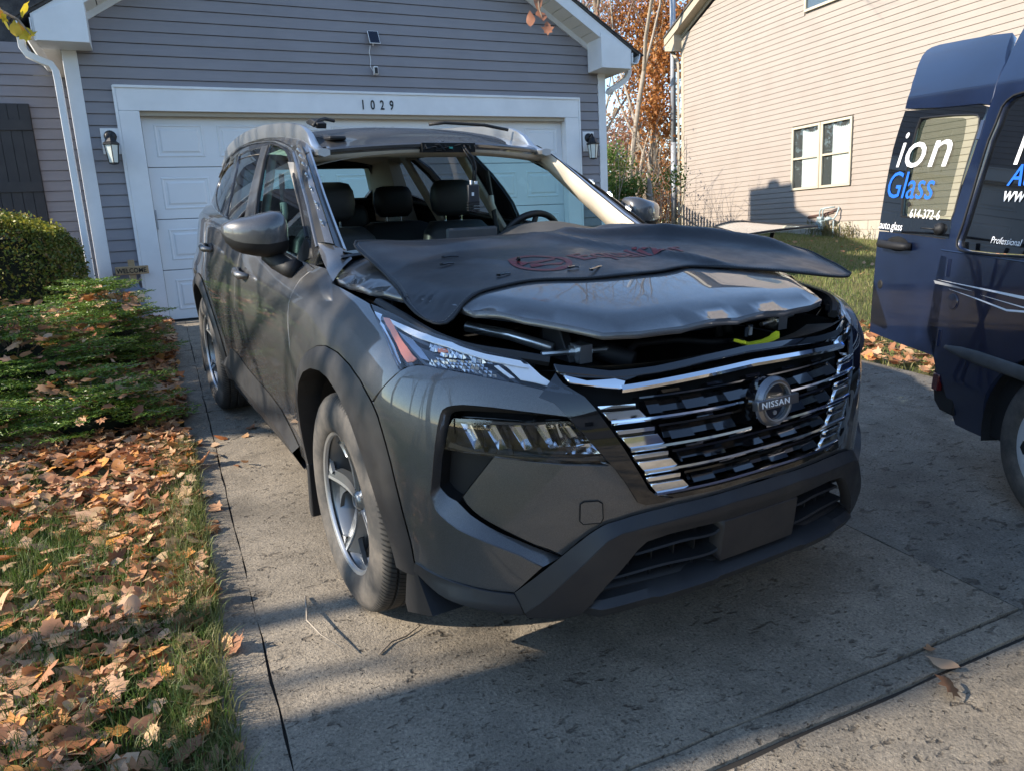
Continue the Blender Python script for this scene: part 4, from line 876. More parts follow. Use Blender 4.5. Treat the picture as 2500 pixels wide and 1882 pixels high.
def lampcell(pts, nrm_off=(-.030, -.065), name='reflector', m=M_LAMPC):
    # concave faceted bowl between the outline (front) and a shrunken back outline
    b = MB(); n = len(pts); F1 = [S(u, v, nrm_off[0]) for u, v in pts]; q = sc_(pts, .55, 0, .006); B1 = [S(u, v, nrm_off[1]) for u, v in q]
    b.add(F1+B1, [(i, (i+1)%n, n+(i+1)%n, n+i) for i in range(n)]+[tuple(range(n, 2*n))]); o = b.build(name, m, hl); xmirror(o, name, hl2)
for k in range(5):
    u0 = .875-k*.068; w_ = .052
    lampcell([(u0, .806), (u0-w_*.62, .806), (u0-w_*1.25, .742), (u0-w_*.80, .738)], (-.034, -.062))
    lampcell([(u0-w_*.72, .806), (u0-w_*1.12, .806), (u0-w_*1.45, .745), (u0-w_*1.30, .743)], (-.040, -.06), m=M_SMOKE)
lampcell([(.583,.806),(.548,.804),(.525,.785),(.512,.752),(.545,.752)], (-.034,-.06)); lampcell([(.590,.798),(.570,.800),(.535,.748),(.560,.745)], (-.034,-.07))
lampcell([(.560,.744),(.510,.746),(.492,.716),(.590,.722)], (-.036,-.064)); lampcell([(.640,.804),(.60,.806),(.575,.742),(.615,.738)], (-.034,-.06))
for k in range(4):
    u0 = .822-k*.078; b = MB(); pp = [S(u0, .742, -.04), S(u0-.012, .742, -.04), S(u0-.018, .726, -.035), S(u0-.006, .726, -.035)]; qq = [S(u0, .742, -.07), S(u0-.012, .742, -.07), S(u0-.018, .726, -.07), S(u0-.006, .726, -.07)]
    b.add(pp+qq, [(0,1,2,3),(0,4,5,1),(1,5,6,2),(2,6,7,3),(3,7,4,0)]); o = b.build('lamp_bracket', M_MBLK, hl); xmirror(o, None, hl2)
hp('lower_bezel', [(.905,.752),(.83,.735),(.70,.722),(.55,.712),(.475,.712),(.468,.698),(.55,.702),(.70,.716),(.83,.728),(.912,.737)], M_SMOKE, -.030)
hp('top_brow', [(.892,.818),(.846,.822),(.716,.816),(.622,.815),(.54,.810),(.54,.803),(.62,.806),(.72,.806),(.85,.811),(.893,.808)], M_SMOKE, -.032)
# ---- upper lamp ----
ul = thing('daytime_lamp', None, None); ul.parent = suv; ul2 = thing('daytime_lamp', None, None); ul2.parent = suv
def up(name, outer, m, off, thick=.004, gap=.0008, step=.02, both=True):
    a = panel(name, lambda u, v, o: S(u, v, off), outer, m, ul, (), step, thick, gap, outward=outS)
    if both: xmirror(a, name, ul2)
    return a
lens = P_['lens_up']
up('lens', lens, M_GLASSC, .001)
up('housing', lens, mat('lamp_housing', (.045,.047,.052), .18, .6, .6), -.030, thick=0)
up('reflector', P_['amber'], M_AMBER, -.010)
up('light_guide', [(u, v-.016) for u, v in P_['drl_top']], M_LAMPW, -.006); up('light_guide', P_['drl_in'], M_LAMPW, -.012); up('marker', P_['marker'], M_LAMPW, -.012)
up('inner_chrome', [(1.44,1.078),(1.392,1.083),(1.30,1.018),(1.20,.965),(1.15,.945),(1.13,.944),(1.20,.99),(1.32,1.055)], M_LAMPC, -.016)
up('inner_chrome', [(1.29,1.080),(1.20,1.083),(1.09,1.035),(1.02,.985),(1.06,.985),(1.15,1.03)], mat('dim_reflector', (.30,.32,.36), .16, 1), -.018)
def grid_cells(poly, nu, nv, off):
    us = [p[0] for p in poly]; vs = [p[1] for p in poly]; b = MB()
    for i in range(nu):
        for j in range(nv):
            ua = lerp(min(us), max(us), i/nu); ub = lerp(min(us), max(us), (i+.82)/nu); va = lerp(min(vs), max(vs), j/nv); vb = lerp(min(vs), max(vs), (j+.78)/nv)
            if inpoly((ua+ub)/2, (va+vb)/2, poly):
                t_ = .004*rnd.uniform(-1, 1)
                b.add([S(ua, va, off+t_), S(ub, va, off-t_), S(ub, vb, off+.006), S(ua, vb, off+.004)], [(0,1,2,3)])
    o = b.build('prism_cells', M_CELL, ul); xmirror(o, None, ul2)
M_CELL = mat('prism_chrome', (.52,.54,.57), .30, 1)
grid_cells(P_['cells_a'], 16, 4, -.02); grid_cells(P_['cells_b'], 18, 5, -.02)
up('amber_cell', [(1.02,1.052),(.985,1.058),(.965,1.045),(.985,1.035),(1.01,1.036)], M_AMBER, -.015)
# ---- grille ----
GR = [(.60,.955),(.585,.925),(.535,.885),(.482,.80),(.436,.73),(.398,.667),(.362,.603)]
def gend(v): return pchip([p[1] for p in reversed(GR)], [p[0] for p in reversed(GR)], v)
gtop = [(.60,.955),(.54,.962),(.45,.948),(.32,.952),(.15,.966),(0,.972)]
gb = GR+[(0,.592)]
fullg = [(0,.972)]+list(reversed(gtop[:-1]))+GR[1:]+[(0,.590)]+[(-u, v) for u, v in reversed(GR[1:])]+[(-u, v) for u, v in gtop[:-1]]
grl = thing('grille', None, None); grl.parent = suv
panel('backing', lambda u, v, o: S(u, v, -.055), fullg, M_DARK, grl, (), .04, 0, 0, outward=outS)
# gloss surround, one side then mirrored, and the header rail
sur = [(.66,.885),(.62,.865),(.568,.80),(.503,.722),(.468,.68),(.44,.64),(.408,.585),(.385,.574),(.33,.574),(.30,.582),(.352,.597)]+[(gend(v)+.004, v) for v in (.62,.667,.73,.80,.85,.885)]+[(.592,.925),(.612,.958),(.640,.915)]
def surfn(u, v): return -.002-.010*sm(.60, .44, u) 
spanel('grille_surround', sur, M_GBLK, off=.001, parent=grl)
spanel('surround_base', [(.33,.592),(.30,.577),(.15,.574),(0,.574),(-.15,.574),(-.30,.577),(-.33,.592),(0,.590)], M_GBLK, off=-.004, parent=grl, both=False)
hr = [(.615,.985),(.55,.975),(.46,.960),(.33,.963),(.16,.977),(0,.984),(-.16,.977),(-.33,.963),(-.46,.960),(-.55,.975),(-.615,.985),(-.605,.955),(-.54,.948),(-.45,.936),(-.32,.940),(-.16,.954),(0,.960),(.16,.954),(.32,.940),(.45,.936),(.54,.948),(.605,.955)]
spanel('header_rail', hr, M_GBLK, off=.004, both=False, parent=grl)
def sweepS(name, line, sec, m, parent, n=60, both=False, ends=True):
    # line: function t-> (u, v) ; sec: list of (dv, off)
    V = []; k = len(sec)
    for i in range(n+1):
        u, v = line(i/n)
        for dv, o in sec: V.append(S(u, v+dv, o))
    Fc = [(i*k+q, i*k+(q+1)%k, (i+1)*k+(q+1)%k, (i+1)*k+q) for i in range(n) for q in range(k)]
    if ends: Fc += [tuple(range(k-1,-1,-1)), tuple(n*k+q for q in range(k))]
    ob = mk(name, V, Fc, m, parent, auto=35)
    if both: xmirror(ob)
    return ob
BARS = [.917, .803, .729, .667, .604]
def barv(k, u):
    v = BARS[k]; 
    if k == 0: return .912-.012*(abs(u)/.45)**2+ .010*(1-min(1, abs(u)/.5))
    return v
for k in range(5):
    ue = gend(BARS[k])-.006 if k else .44
    sec = [(-.007,-.03),(-.0075,.004),(-.002,.010),(.004,.009),(.0085,-.004),(.0085,-.03)]
    if k == 0: sec = [(-.012,-.03),(-.012,.006),(-.004,.012),(.010,.008),(.016,-.006),(.016,-.03)]
    if k in (1, 2):
        ga = .075 if k == 1 else .05
        for s in (1, -1): sweepS('chrome_bar', lambda t, s=s: (s*lerp(ga, ue, t), barv(k, 0)), sec, M_CHROME, grl, n=30)
    else: sweepS('chrome_bar', lambda t: (lerp(-ue, ue, t), barv(k, lerp(-ue, ue, t))), sec, M_CHROME, grl, n=70)
    if k:
        va = BARS[k]; hgt = .030 if k < 3 else .026
        e0 = gend(va); e1 = gend(va+hgt); i0 = e0-.105
        pl = [(e0-.006,va+.004),(e1-.006,va+hgt),(i0+.02,va+hgt),(i0,va+.004)]
        spanel('chrome_plate', pl, M_CHROME, off=.003, parent=grl, gap=.0004, thick=.012)
        st = [(gend(va+hgt+.012)-.006,va+hgt+.010),(gend(va+hgt+.022)-.006,va+hgt+.020),(i0+.028,va+hgt+.020),(i0+.028,va+hgt+.010)]
        spanel('chrome_strip', st, M_CHROME, off=.003, parent=grl, gap=.0004, thick=.012)
        sp = [(gend(va+hgt)-.004,va+hgt-.001),(gend(va+hgt+.012)-.004,va+hgt+.011),(i0+.024,va+hgt+.011),(i0+.022,va+hgt-.001)]
        spanel('dark_strip', sp, M_GBLK, off=-.008, parent=grl, gap=.0004, thick=.004)
# top chrome wing tips
spanel('chrome_wing', [(.590,.948),(.575,.925),(.50,.912),(.435,.903),(.425,.925),(.452,.934),(.53,.930),(.562,.940)], M_CHROME, off=.004, parent=grl, gap=.0004, thick=.02)
spanel('wing_infill', [(.598,.955),(.55,.946),(.452,.938),(.418,.930),(.38,.940),(.45,.946),(.53,.958)], M_GBLK, off=.000, parent=grl, gap=.0004)
# stepped black plates and thin blades between the bars
gaps = [(.604,.667),(.667,.729),(.729,.803),(.803,.905),(.925,.952)]
bl_m = []
for gi, (va, vb) in enumerate(gaps):
    hgt = vb-va; b = MB(); b2 = MB(); wmax = gend(va)-.115 if gi < 4 else .40
    u = -wmax; q = 0
    mid = va+hgt*.62 if gi < 4 else vb
    while u < wmax:
        w_ = .070 if gi < 4 else .085; w_ = min(w_, wmax-u)
        if q%2 == 0:
            a0, a1 = (va+.012, .002), (va+hgt*.55, -.022)
        else:
            a0, a1 = (va+.012, -.020), (va+hgt*.50, -.034)
        if gi == 4: a0 = (va+.006, a0[1]); a1 = (vb-.004, a1[1])
        P4 = [S(u,a0[0],a0[1]), S(u+w_,a0[0],a0[1]), S(u+w_,a1[0],a1[1]), S(u,a1[0],a1[1])]; Q4 = [S(u,a0[0],-.05), S(u+w_,a0[0],-.05), S(u+w_,a1[0],-.05), S(u,a1[0],-.05)]
        MB().add(P4+Q4, [(0,1,2,3),(3,2,6,7),(0,4,5,1),(0,3,7,4),(1,5,6,2)]).build('grille_plate', M_GBLK, grl)
        u += w_; q += 1
    if gi < 4:
        sweepS('grille_blade', lambda t: (lerp(-wmax-.02, wmax+.02, t), va+hgt*.66), [(-.003,-.045),(-.003,-.006),(.003,-.006),(.006,-.045)], M_GBLK, grl, n=40)
        u = -wmax+.05; 
        while u < wmax-.06:
            sweepS('grille_block', lambda t, u=u: (lerp(u, u+.055, t), va+hgt*.80), [(-.006,-.04),(-.006,-.012),(.005,-.016),(.005,-.04)], M_GBLK, grl, n=3); u += .145
# emblem
eb = thing('emblem', None, None); eb.parent = suv
ec = Vector(S(0, .795, .034)); etilt = frame(ec, (1,0,0), (0,.10,1))
M_RING = mat('dark_satin_ring', (.20,.20,.21), .3, .9)
MB().lathe([(.0,.012),(.060,.012),(.066,.006),(.066,-.03),(0,-.03)], etilt @ Matrix.Diagonal((1,1,1,1)) @ Matrix.Translation((0,0,0)), 40).build('radar_cover', M_GBLK, eb, smooth=False)
er = MB(); er.lathe([(.050,.010),(.0505,.020),(.058,.022),(.0655,.014),(.067,.004),(.050,.004)], etilt, 56, closed=True); er.build('ring', M_RING, eb, auto=30)
er = MB(); er.lathe([(.0485,.012),(.0485,.023),(.0515,.0235),(.052,.012)], etilt, 56, closed=True); er.build('ring_edge', M_BRT, eb, auto=30)
b = MB(); b.hexa([tuple(etilt @ Vector(p)) for p in ((-.078,-.0145,.006),(.078,-.0145,.006),(.078,.0145,.006),(-.078,.0145,.006),(-.078,-.0135,.027),(.078,-.0135,.027),(.078,.0135,.027),(-.078,.0135,.027))]); b.build('name_bar', M_RING, eb, bevel=.002)
textmesh('lettering', 'NISSAN', .0225, mat('white_lettering', (.8,.81,.82), .3), eb, etilt @ Matrix.Translation((-.0655,-.0078,.0275)), extrude=.0006, sx=1.24, space=1.18, ofs=.0002)
MB().lathe([(0,.014),(.006,.014),(.0065,.012),(0,.012)], etilt @ Matrix.Translation((0,-.03,0)), 14).build('camera_eye', M_BRT, eb)
# ---- front lower cladding ----
ct = [p for p in P_['clad_top'] if p[0] > .03][:-1]
cf = [p for p in P_['clad_fold'] if p[0] > .03]
cb = P_['clad_bot']
foldf = [(.0,.541)]+cf[:-1]+[(.66,.345),(.705,.309)]
topf = [(.0,.567)]+[p for p in ct if p[0] < .74]
ribbon('cladding_bevel', topf, foldf, lambda u, v: S(u, v, .003), lambda u, v: S(u, v, .026), M_CLAD, suv, n=70)
side_top = [p for p in ct if p[0] > .72]
spanel('lower_corner_trim', side_top+[(1.06,.345),(1.00,.332),(.946,.322),(.87,.312),(.795,.306),(.74,.300),(.705,.300),(.715,.33)], M_CLAD, off=.006, offn=lambda u, v: .018*sm(.37, .31, v)*sm(1.05, .9, u))
foldlow = list(foldf); 
lo = [(.705,.309),(.70,.292),(.62,.284),(.56,.290),(.525,.325)]
opn = [(.525,.330),(.49,.377),(.45,.419),(.412,.462),(.385,.480),(.31,.488),(.23,.490),(.15,.488),(.0,.487)]
full_cl = foldf[1:]+lo+[]
mainP = [(0,.541)]+foldf[1:]+lo[1:]+opn
mp = mainP[:-1]+[(0,.487)]+[(-u, v) for u, v in reversed(opn[:-1])]+[(-u, v) for u, v in reversed(lo[1:])]+[(-u, v) for u, v in reversed(foldf[1:])]
spanel('lower_cladding', mp, M_CLAD, off=.026, both=False, offn=lambda u, v: -.014*sm(.53, .48, v)*sm(.5,.3,abs(u)), thick=.035)
spanel('intake_backing', [(.56,.30),(.44,.50),(0,.50),(-.44,.50),(-.56,.30)], M_DARK, off=-.08, both=False, thick=0)
for a_, b_ in (([(.150,.402),(.145,.404)], None),):
    pass
slats = ([(.135,.463),(.16,.447),(.27,.450),(.41,.437)], [(.135,.405),(.155,.388),(.33,.389),(.475,.374)])
for sl_ in slats:
    for s in (1, -1):
        xs_ = [p[0] for p in sl_]; vs_ = [p[1] for p in sl_]
        sweepS('intake_slat', lambda t, s=s: (s*lerp(xs_[0], xs_[-1], t), pchip(xs_, vs_, lerp(xs_[0], xs_[-1], t))), [(-.004,-.06),(-.005,-.004),(-.001,.002),(.004,-.002),(.008,-.06)], M_MBLK, suv, n=24)
for u in (.20,.27,.34,.41):
    for s in (1,-1):
        b = MB(); b.add([S(s*u,.34,-.03),S(s*u,.47,-.03),S(s*u,.47,-.07),S(s*u,.34,-.07),S(s*(u+.004),.34,-.03),S(s*(u+.004),.47,-.03),S(s*(u+.004),.47,-.07),S(s*(u+.004),.34,-.07)], [(0,1,5,4),(1,2,6,5),(0,3,2,1),(4,5,6,7)]); b.build('intake_rib', M_MBLK, suv)
spanel('plate_mount', [(.146,.489),(0,.489),(-.146,.489),(-.146,.366),(0,.366),(.146,.366)], M_CLAD, off=.016, both=False, thick=.05)
# lower lip
lt = lambda u: pchip([0,.2,.4,.56], [.352,.350,.338,.318], abs(u))
lb = lambda u: pchip([0,.2,.4,.56], [.315,.312,.296,.275], abs(u))
V = []; n_ = 70
for i in range(n_+1):
    u = lerp(-.56, .56, i/n_); e_ = .0 if abs(u) < .5 else -.03*sm(.5, .56, abs(u)); bl_ = .006 if (.17 < abs(u) < .36) else 0
    V += [S(u, lt(u), -.03), S(u, lt(u), .018+e_), S(u, (lt(u)*.7+lb(u)*.3), .040+e_+bl_), S(u, lb(u), .030+e_+bl_), S(u, lb(u)-.01, -.03)]
Fc = [(i*5+q, i*5+q+1, (i+1)*5+q+1, (i+1)*5+q) for i in range(n_) for q in range(4)]
mk('lower_lip', V, Fc, M_CLAD, suv, auto=30)
spanel('intake_floor', [(.53,.335),(.4,.345),(0,.358),(-.4,.345),(-.53,.335),(-.5,.318),(0,.33),(.5,.318)], M_MBLK, off=-.01, both=False, thick=.05)
# ---- fender ----
seam = P_['seamb'][:-1]; lr = P_['lamprear']
fs = [(p[0], p[1]) for p in P_['fdoor_seam']]
hl_ = [(1.87,1.115),(1.795,1.088),(1.691,1.086),(1.58,1.083),(1.469,1.083)]
archo = arch(UF-.02, .520, .505, 176, 8)
door_seam = [(u_at_y(.60),1.125),(2.039,1.110),(2.052,1.085),(2.066,1.055),(2.067,1.026),(2.069,.992),(2.072,.958),(2.068,.926),(2.055,.88),(2.037,.84),(2.028,.786),(2.036,.716),(2.055,.649),(2.085,.557),(2.13,.454),(2.18,.36),(2.20,.30)]
fen = list(reversed(seam[0:]))   # from lamp corner down to the arch
fen = [(1.099,.922),(1.134,.884),(1.166,.849),(1.190,.825)]
a_in = [p for p in arch(UF-.02, .520, .505, 130, -2, 44)]
# arch outline on the fender side: top-front to rear-bottom (u increasing to the rear)
af = AO[10:-1]
fender = [(1.463,1.080)]+lr[1:]+fen[1:]+af+[(2.20,.30)]+list(reversed(door_seam[:-1]))+[(1.93,1.13),(1.87,1.125)]+hl_[1:]
M_FEND = M_PAINT
spanel('fender', fender, M_PAINT, step=.022, gap=.0025)
# upper cowl corner of the fender (base of the pillar)
# ---- arch mouldings ----
def arch_trim(uc, a0, a1, name='arch_moulding'):
    A = []; Bq = []; n = 60
    for i in range(n+1):
        t = math.radians(lerp(a0, a1, i/n)); A.append((uc-.520*math.cos(t), .37+.505*math.sin(t))); Bq.append((uc-.452*math.cos(t), .37+.438*math.sin(t)))
    ribbon(name, A, Bq, lambda u, v: S(u, v, .004), lambda u, v: S(u, v, .020), M_CLAD, suv, n=n, rows=4, bulge=.008)
    ribbon('arch_lip', Bq, Bq, lambda u, v: S(u, v, .020), lambda u, v: S(u, v, -.10), M_CLAD, suv, n=n, rows=1)
ribbon('arch_moulding', AO, AI, lambda u, v: S(u, v, .003), lambda u, v: S(u, v, .020), M_CLAD, suv, n=80, rows=4, bulge=.006)
ribbon('arch_lip', AI, AI, lambda u, v: S(u, v, .020), lambda u, v: S(u, v, -.10), M_CLAD, suv, n=70, rows=1)
arch_trim(UR, -8, 190)
def liner(yc, name='arch_liner'):
    for s in (-1, 1):
        b = MB(); n = 28; V = []
        for i in range(n+1):
            t = PI*1.08*i/n-.12; V += [(s*.86, yc-.455*math.cos(t), .37+.445*math.sin(t)), (s*.50, yc-.455*math.cos(t), .37+.445*math.sin(t))]
        b.add(V, [(2*i, 2*i+1, 2*i+3, 2*i+2) for i in range(n)]); b.box((s*.48, yc-.5, .12), (s*.50, yc+.5, .86)); b.build(name, M_MBLK, suv)
liner(-.02); liner(2.705)
# ---- doors, quarter ----
def beltv(u):
    y = S(min(u, 4.6), 1.1)[1]; return 1.14
yB = 1.53; ub = u_at_y(yB, .8)
fd = door_seam[:]; fdp = fd+[(ub-.0,.30)]+[(ub+.0,v) for v in (.45,.6,.75,.9,1.0,1.08,1.139)]+[(u_at_y(y, 1.0),1.139) for y in (1.2,.95,.75)]
spanel('front_door', fdp, M_PAINT, step=.03, holes=[], gap=.0035)
ar = [(UR-.520*math.cos(math.radians(t)), .37+.505*math.sin(math.radians(t))) for t in range(4, 66, 6)]
rdp = [(ub,1.139),(ub,1.0),(ub,.8),(ub,.6),(ub,.45),(ub,.30),(UR-.52,.30)]+ar+[(UR-.22,.90),(UR-.20,.98),(UR-.10,1.06),(UR-.02,1.139),(UR-.5,1.139),(ub+.3,1.139)]
spanel('rear_door', rdp, M_PAINT, step=.03, gap=.0035)
ar2 = [(UR-.520*math.cos(math.radians(t)), .37+.505*math.sin(math.radians(t))) for t in range(66, 186, 6)]
qp = [(UR-.02,1.139),(UR-.10,1.06),(UR-.20,.98),(UR-.22,.90)]+ar2+[(UR+.56,.30)]+[(5.15,.30),(5.15,.7),(5.15,1.139)]
spanel('quarter_panel', qp, M_PAINT, step=.04)
spanel('tail_panel', [(5.15,.30),(5.7,.30),(5.7,1.139),(5.15,1.139)], M_PAINT, step=.05, gap=0)
# side skirts
usk = [(2.20,.40),(2.26,.44),(2.40,.475),(2.55,.492),(2.8,.502),(3.1,.522),(3.25,.548),(3.45,.538),(3.56,.50),(3.72,.44),(3.83,.41),(3.83,.375),(3.36,.352),(2.83,.318),(2.47,.285),(2.25,.284)]
u2 = [p for p in usk]
skA = [(2.22,.36),(2.30,.415),(2.42,.470),(2.60,.494),(2.85,.506),(3.05,.518),(3.25,.548),(3.38,.553),(3.50,.535),(3.62,.47),(3.80,.425)]
skB = [(2.26,.330),(2.42,.372),(2.62,.378),(2.85,.384),(3.05,.388),(3.25,.394),(3.38,.398),(3.50,.410),(3.60,.412),(3.70,.405),(3.82,.398)]
skC = [(2.20,.275),(2.42,.285),(2.62,.295),(2.85,.30),(3.05,.31),(3.25,.32),(3.38,.325),(3.50,.332),(3.60,.34),(3.70,.345),(3.84,.36)]
ribbon('side_skirt', skA, skB, lambda u, v: S(u, v, .003), lambda u, v: S(u, v, .030), M_CLAD, suv, n=50, rows=2)
ribbon('sill_cladding', skB, skC, lambda u, v: S(u, v, .030), lambda u, v: S(u, v, .018), M_CLAD, suv, n=50, rows=2)
ribbon('sill_underside', skC, skC, lambda u, v: S(u, v, .018), lambda u, v: S(u, v-.02, -.15), M_MBLK, suv, n=50, rows=1)
# mud flaps
for s in (-1, 1):
    MB().prism([(.452,.36),(.470,.36),(.500,.155),(.485,.130),(.455,.135)], 'x', s*.66, s*.905).build('mud_flap', M_MBLK, suv, bevel=.006)
    MB().prism([(3.16,.36),(3.18,.36),(3.20,.16),(3.17,.15)], 'x', s*.66, s*.90).build('mud_flap', M_MBLK, suv)
    MB().prism([(-.52,.33),(-.50,.36),(-.44,.36),(-.40,.20),(-.415,.175),(-.60,.26)], 'x', s*.60, s*.865).build('air_deflector', M_MBLK, suv)
# inner body shell (blocks light, dark)
b = MB(); n_ = 60
for s in (-1, 1):
    V = []
    for i in range(n_+1):
        u = lerp(2.05, 5.65, i/n_)
        for v in (.26, .5, .8, 1.0, 1.13): V.append(S(s*u, v, -.06))
    Fc = []
    for i in range(n_):
        for q in range(4):
            um = lerp(2.05, 5.65, (i+.5)/n_)
            if abs(um-UR) < .56 and q < 3: continue
            Fc.append((i*5+q, i*5+q+1, i*5+5+q+1, i*5+5+q))
    b.add(V, Fc)
b.box((-.84,.45,.22),(.84,3.5,.27)); b.box((-.80,.42,.25),(.80,.46,1.02)); b.box((-.62,-.70,.22),(.62,.45,.26)); b.box((-.60,-.72,.25),(.60,-.70,.80))
for s in (-1,1): b.box((s*.66,-.62,.45),(s*.68,.45,.90))
b.build('inner_shell', M_DARK, suv)
# door handles
for y, z in ((1.36,1.0),(2.32,1.055)):
    for s in (-1, 1):
        xx = -s*S(u_at_y(y, .98), .99 if y < 2 else 1.03)[0]
        x0 = abs(S(u_at_y(y), .99)[0])
        b = MB(); b.tube([(s*(x0-.005),y+.10,z+.006),(s*(x0+.022),y+.075,z+.007),(s*(x0+.036),y,z+.005),(s*(x0+.036),y-.075,z-.002),(s*(x0+.004),y-.115,z-.006)], [.012,.017,.019,.018,.012], 10); b.build('door_handle', M_PAINT, suv, smooth=True)
        MB().ico((s*(x0-.010), y-.02, z-.004), .05, sc=(.25,1.1,.62)).build('handle_cup', M_MBLK, suv, smooth=True)
# ---- greenhouse side ----
def Gx(y, z):
    w = .785-.22*(z-1.1)-.40*(z-1.1)**2
    if y > 2.4: w -= (y-2.4)**2*.06
    return w
ZT = ([.50,.669,.776,.858,.999,1.147,1.272,1.385,1.474,1.577,1.70,1.82,1.944,2.45,2.78,3.05,3.3,3.5], [1.09,1.186,1.248,1.296,1.364,1.430,1.479,1.522,1.545,1.564,1.580,1.592,1.599,1.599,1.586,1.56,1.51,1.43])
def zt(y): return pchip(*ZT, y)
def zb(y): return 1.052+.066*y
gp = lambda off: (lambda u, v, o: (-(Gx(u, v)+off), u, v))
outG = lambda p: Vector((p[0], 0, .2))
def gpanel(name, P, m, off=0, thick=.012, holes=(), step=.035, gap=.001, parent=None):
    a = panel(name, gp(off), P, m, parent or suv, holes, step, thick, gap, outward=outG); return [a, xmirror(a)]
def zo(y): return pchip([.40,.535,.641,.77,.924,1.077,1.237,1.387,1.602,1.817,2.046,2.58,3.1,3.4,3.65], [1.10,1.180,1.245,1.316,1.384,1.449,1.508,1.552,1.585,1.610,1.624,1.632,1.600,1.53,1.42], y)
topo = [(y, zo(y)) for y in (.50,.56,.64,.74,.85,1.04,1.2,1.36,1.5,1.64,1.88,2.14,2.4,2.7,3.0,3.2,3.4,3.55,3.65)]
outl = topo+[(3.70,1.24)]+[(y, zb(y)-.03) for y in (3.3,2.8,2.4,2.0,1.6,1.2,.9,.7,.54)]
fwin = [(y, zt(y)) for y in (.68,.776,.858,.999,1.147,1.272,1.385,1.474,1.577,1.70)]+[(1.82,1.590),(1.925,1.595),(1.872,1.512),(1.784,1.427),(1.716,1.341),(1.662,1.26),(1.635,zb(1.63)+.01)]+[(y, zb(y)) for y in (1.5,1.2,1.0,.86)]+[(.76,1.108),(.68,1.15)]
rwin = [(2.130,1.590),(2.30,1.592),(2.50,1.588),(2.74,1.575),(2.68,1.53),(2.594,1.484),(2.52,1.40),(2.48,1.33),(2.462,1.27),(2.465,1.222),(2.338,zb(2.34)),(2.1,zb(2.1)),(1.91,zb(1.91)),(1.92,1.21),(1.931,1.246),(1.946,1.335),(1.996,1.441),(2.058,1.533)]
qwin = [(2.90,1.568),(3.05,1.548),(3.25,1.50),(3.36,1.44),(3.36,1.37),(3.25,1.33),(2.981,1.277),(2.794,1.24),(2.606,1.232),(2.58,1.27),(2.62,1.35),(2.70,1.44),(2.80,1.52)]
gpanel('window_frame', outl, mat('window_frame_black', (.028,.028,.03), .25, .2, .6), 0.0, holes=[fwin, rwin, qwin])
gpanel('door_glass', fwin, M_GLASSG, -.008, thick=.004)
gpanel('rear_door_glass', rwin, M_GLASSD, -.008, thick=.004)
gpanel('quarter_glass', qwin, M_GLASSD, -.006, thick=.004)
# painted door frames / pillar faces, trim strips
def gsweep(name, P, sec, m, parent=None):
    # P: (y,z) polyline on the side glass surface, sec: closed list of (dz, off)
    V = []; k = len(sec)
    for i, (y, z) in enumerate(P):
        a = P[max(0, i-1)]; c = P[min(len(P)-1, i+1)]; l = math.hypot(c[0]-a[0], c[1]-a[1]); ny, nz = -(c[1]-a[1])/l, (c[0]-a[0])/l
        for d, o in sec: V.append((-(Gx(y+ny*d, z+nz*d)+o), y+ny*d, z+nz*d))
    n = len(P); Fc = [(i*k+q, i*k+(q+1)%k, (i+1)*k+(q+1)%k, (i+1)*k+q) for i in range(n-1) for q in range(k)]+[tuple(range(k)), tuple((n-1)*k+q for q in range(k-1,-1,-1))]
    o = mk(name, V, Fc, m, parent or suv, auto=40); xmirror(o); return o
thin = [(-.004,-.004),(-.004,.006),(0,.009),(.004,.006),(.004,-.004)]
gsweep('drip_moulding', [(y, zo(y)-.008) for y in [.52+.08*i for i in range(39)]], thin, M_PAINT)
gsweep('window_rubber', [(y, zt(y)-.002) for y in [.68+.06*i for i in range(21)]], thin, M_MBLK)
gsweep('belt_moulding', [(y, zb(y)-.006) for y in [.76+.1*i for i in range(26)]], [(-.012,-.004),(-.012,.007),(0,.011),(.008,.006),(.008,-.004)], M_GBLK)
gsweep('belt_chrome', [(y, zb(y)-.022) for y in [.76+.1*i for i in range(26)]], [(-.006,-.006),(-.006,.007),(0,.010),(.005,.006),(.005,-.004)], M_PAINT)
gpanel('pillar_applique', [(1.940,1.592),(2.115,1.594),(2.045,1.53),(1.982,1.441),(1.933,1.335),(1.918,1.246),(1.90,zb(1.9)),(1.645,zb(1.64)),(1.674,1.26),(1.728,1.341),(1.796,1.427),(1.884,1.512),(1.935,1.58)], mat('grey_applique', (.11,.11,.115), .3, .5, .5), .003)
gsweep('glass_run', [(1.935,1.59),(1.875,1.512),(1.79,1.427),(1.72,1.341),(1.665,1.26),(1.64,1.18)], thin, M_MBLK)
gpanel('sail_panel', [(.62,1.17),(.70,1.19),(.78,1.10),(.70,1.092),(.58,1.12)], M_MBLK, .004)
# ---- roof side (cant) and roof skin ----
RY = [1.00,1.10,1.3,1.5,1.7,2.2,2.8,3.3,3.62]; RZ = [1.560,1.585,1.635,1.660,1.676,1.695,1.680,1.625,1.55]
def roofz(x, y): return pchip(RY, RZ, y)-.055*(abs(x)/.6)**2
def roof_front(x): return 1.00+.10*(abs(x)/.6)**2
V = []; ys_ = [1.10+.07*i for i in range(37)]; k = 7
for y in ys_:
    z0 = zo(min(max(y, .9), 3.6)); x0 = Gx(y, z0); x2 = .53-.0*y; z2 = roofz(x2, y)
    for i in range(k):
        t = i/(k-1); a_ = t*PI/2
        xx = x0+(x2-x0)*(1-math.cos(a_)); zz = z0+(z2-z0)*math.sin(a_)
        V.append((-xx, y, max(zz, z0)))
Fc = [(i*k+q, i*k+q+1, (i+1)*k+q+1, (i+1)*k+q) for i in range(len(ys_)-1) for q in range(k-1)]
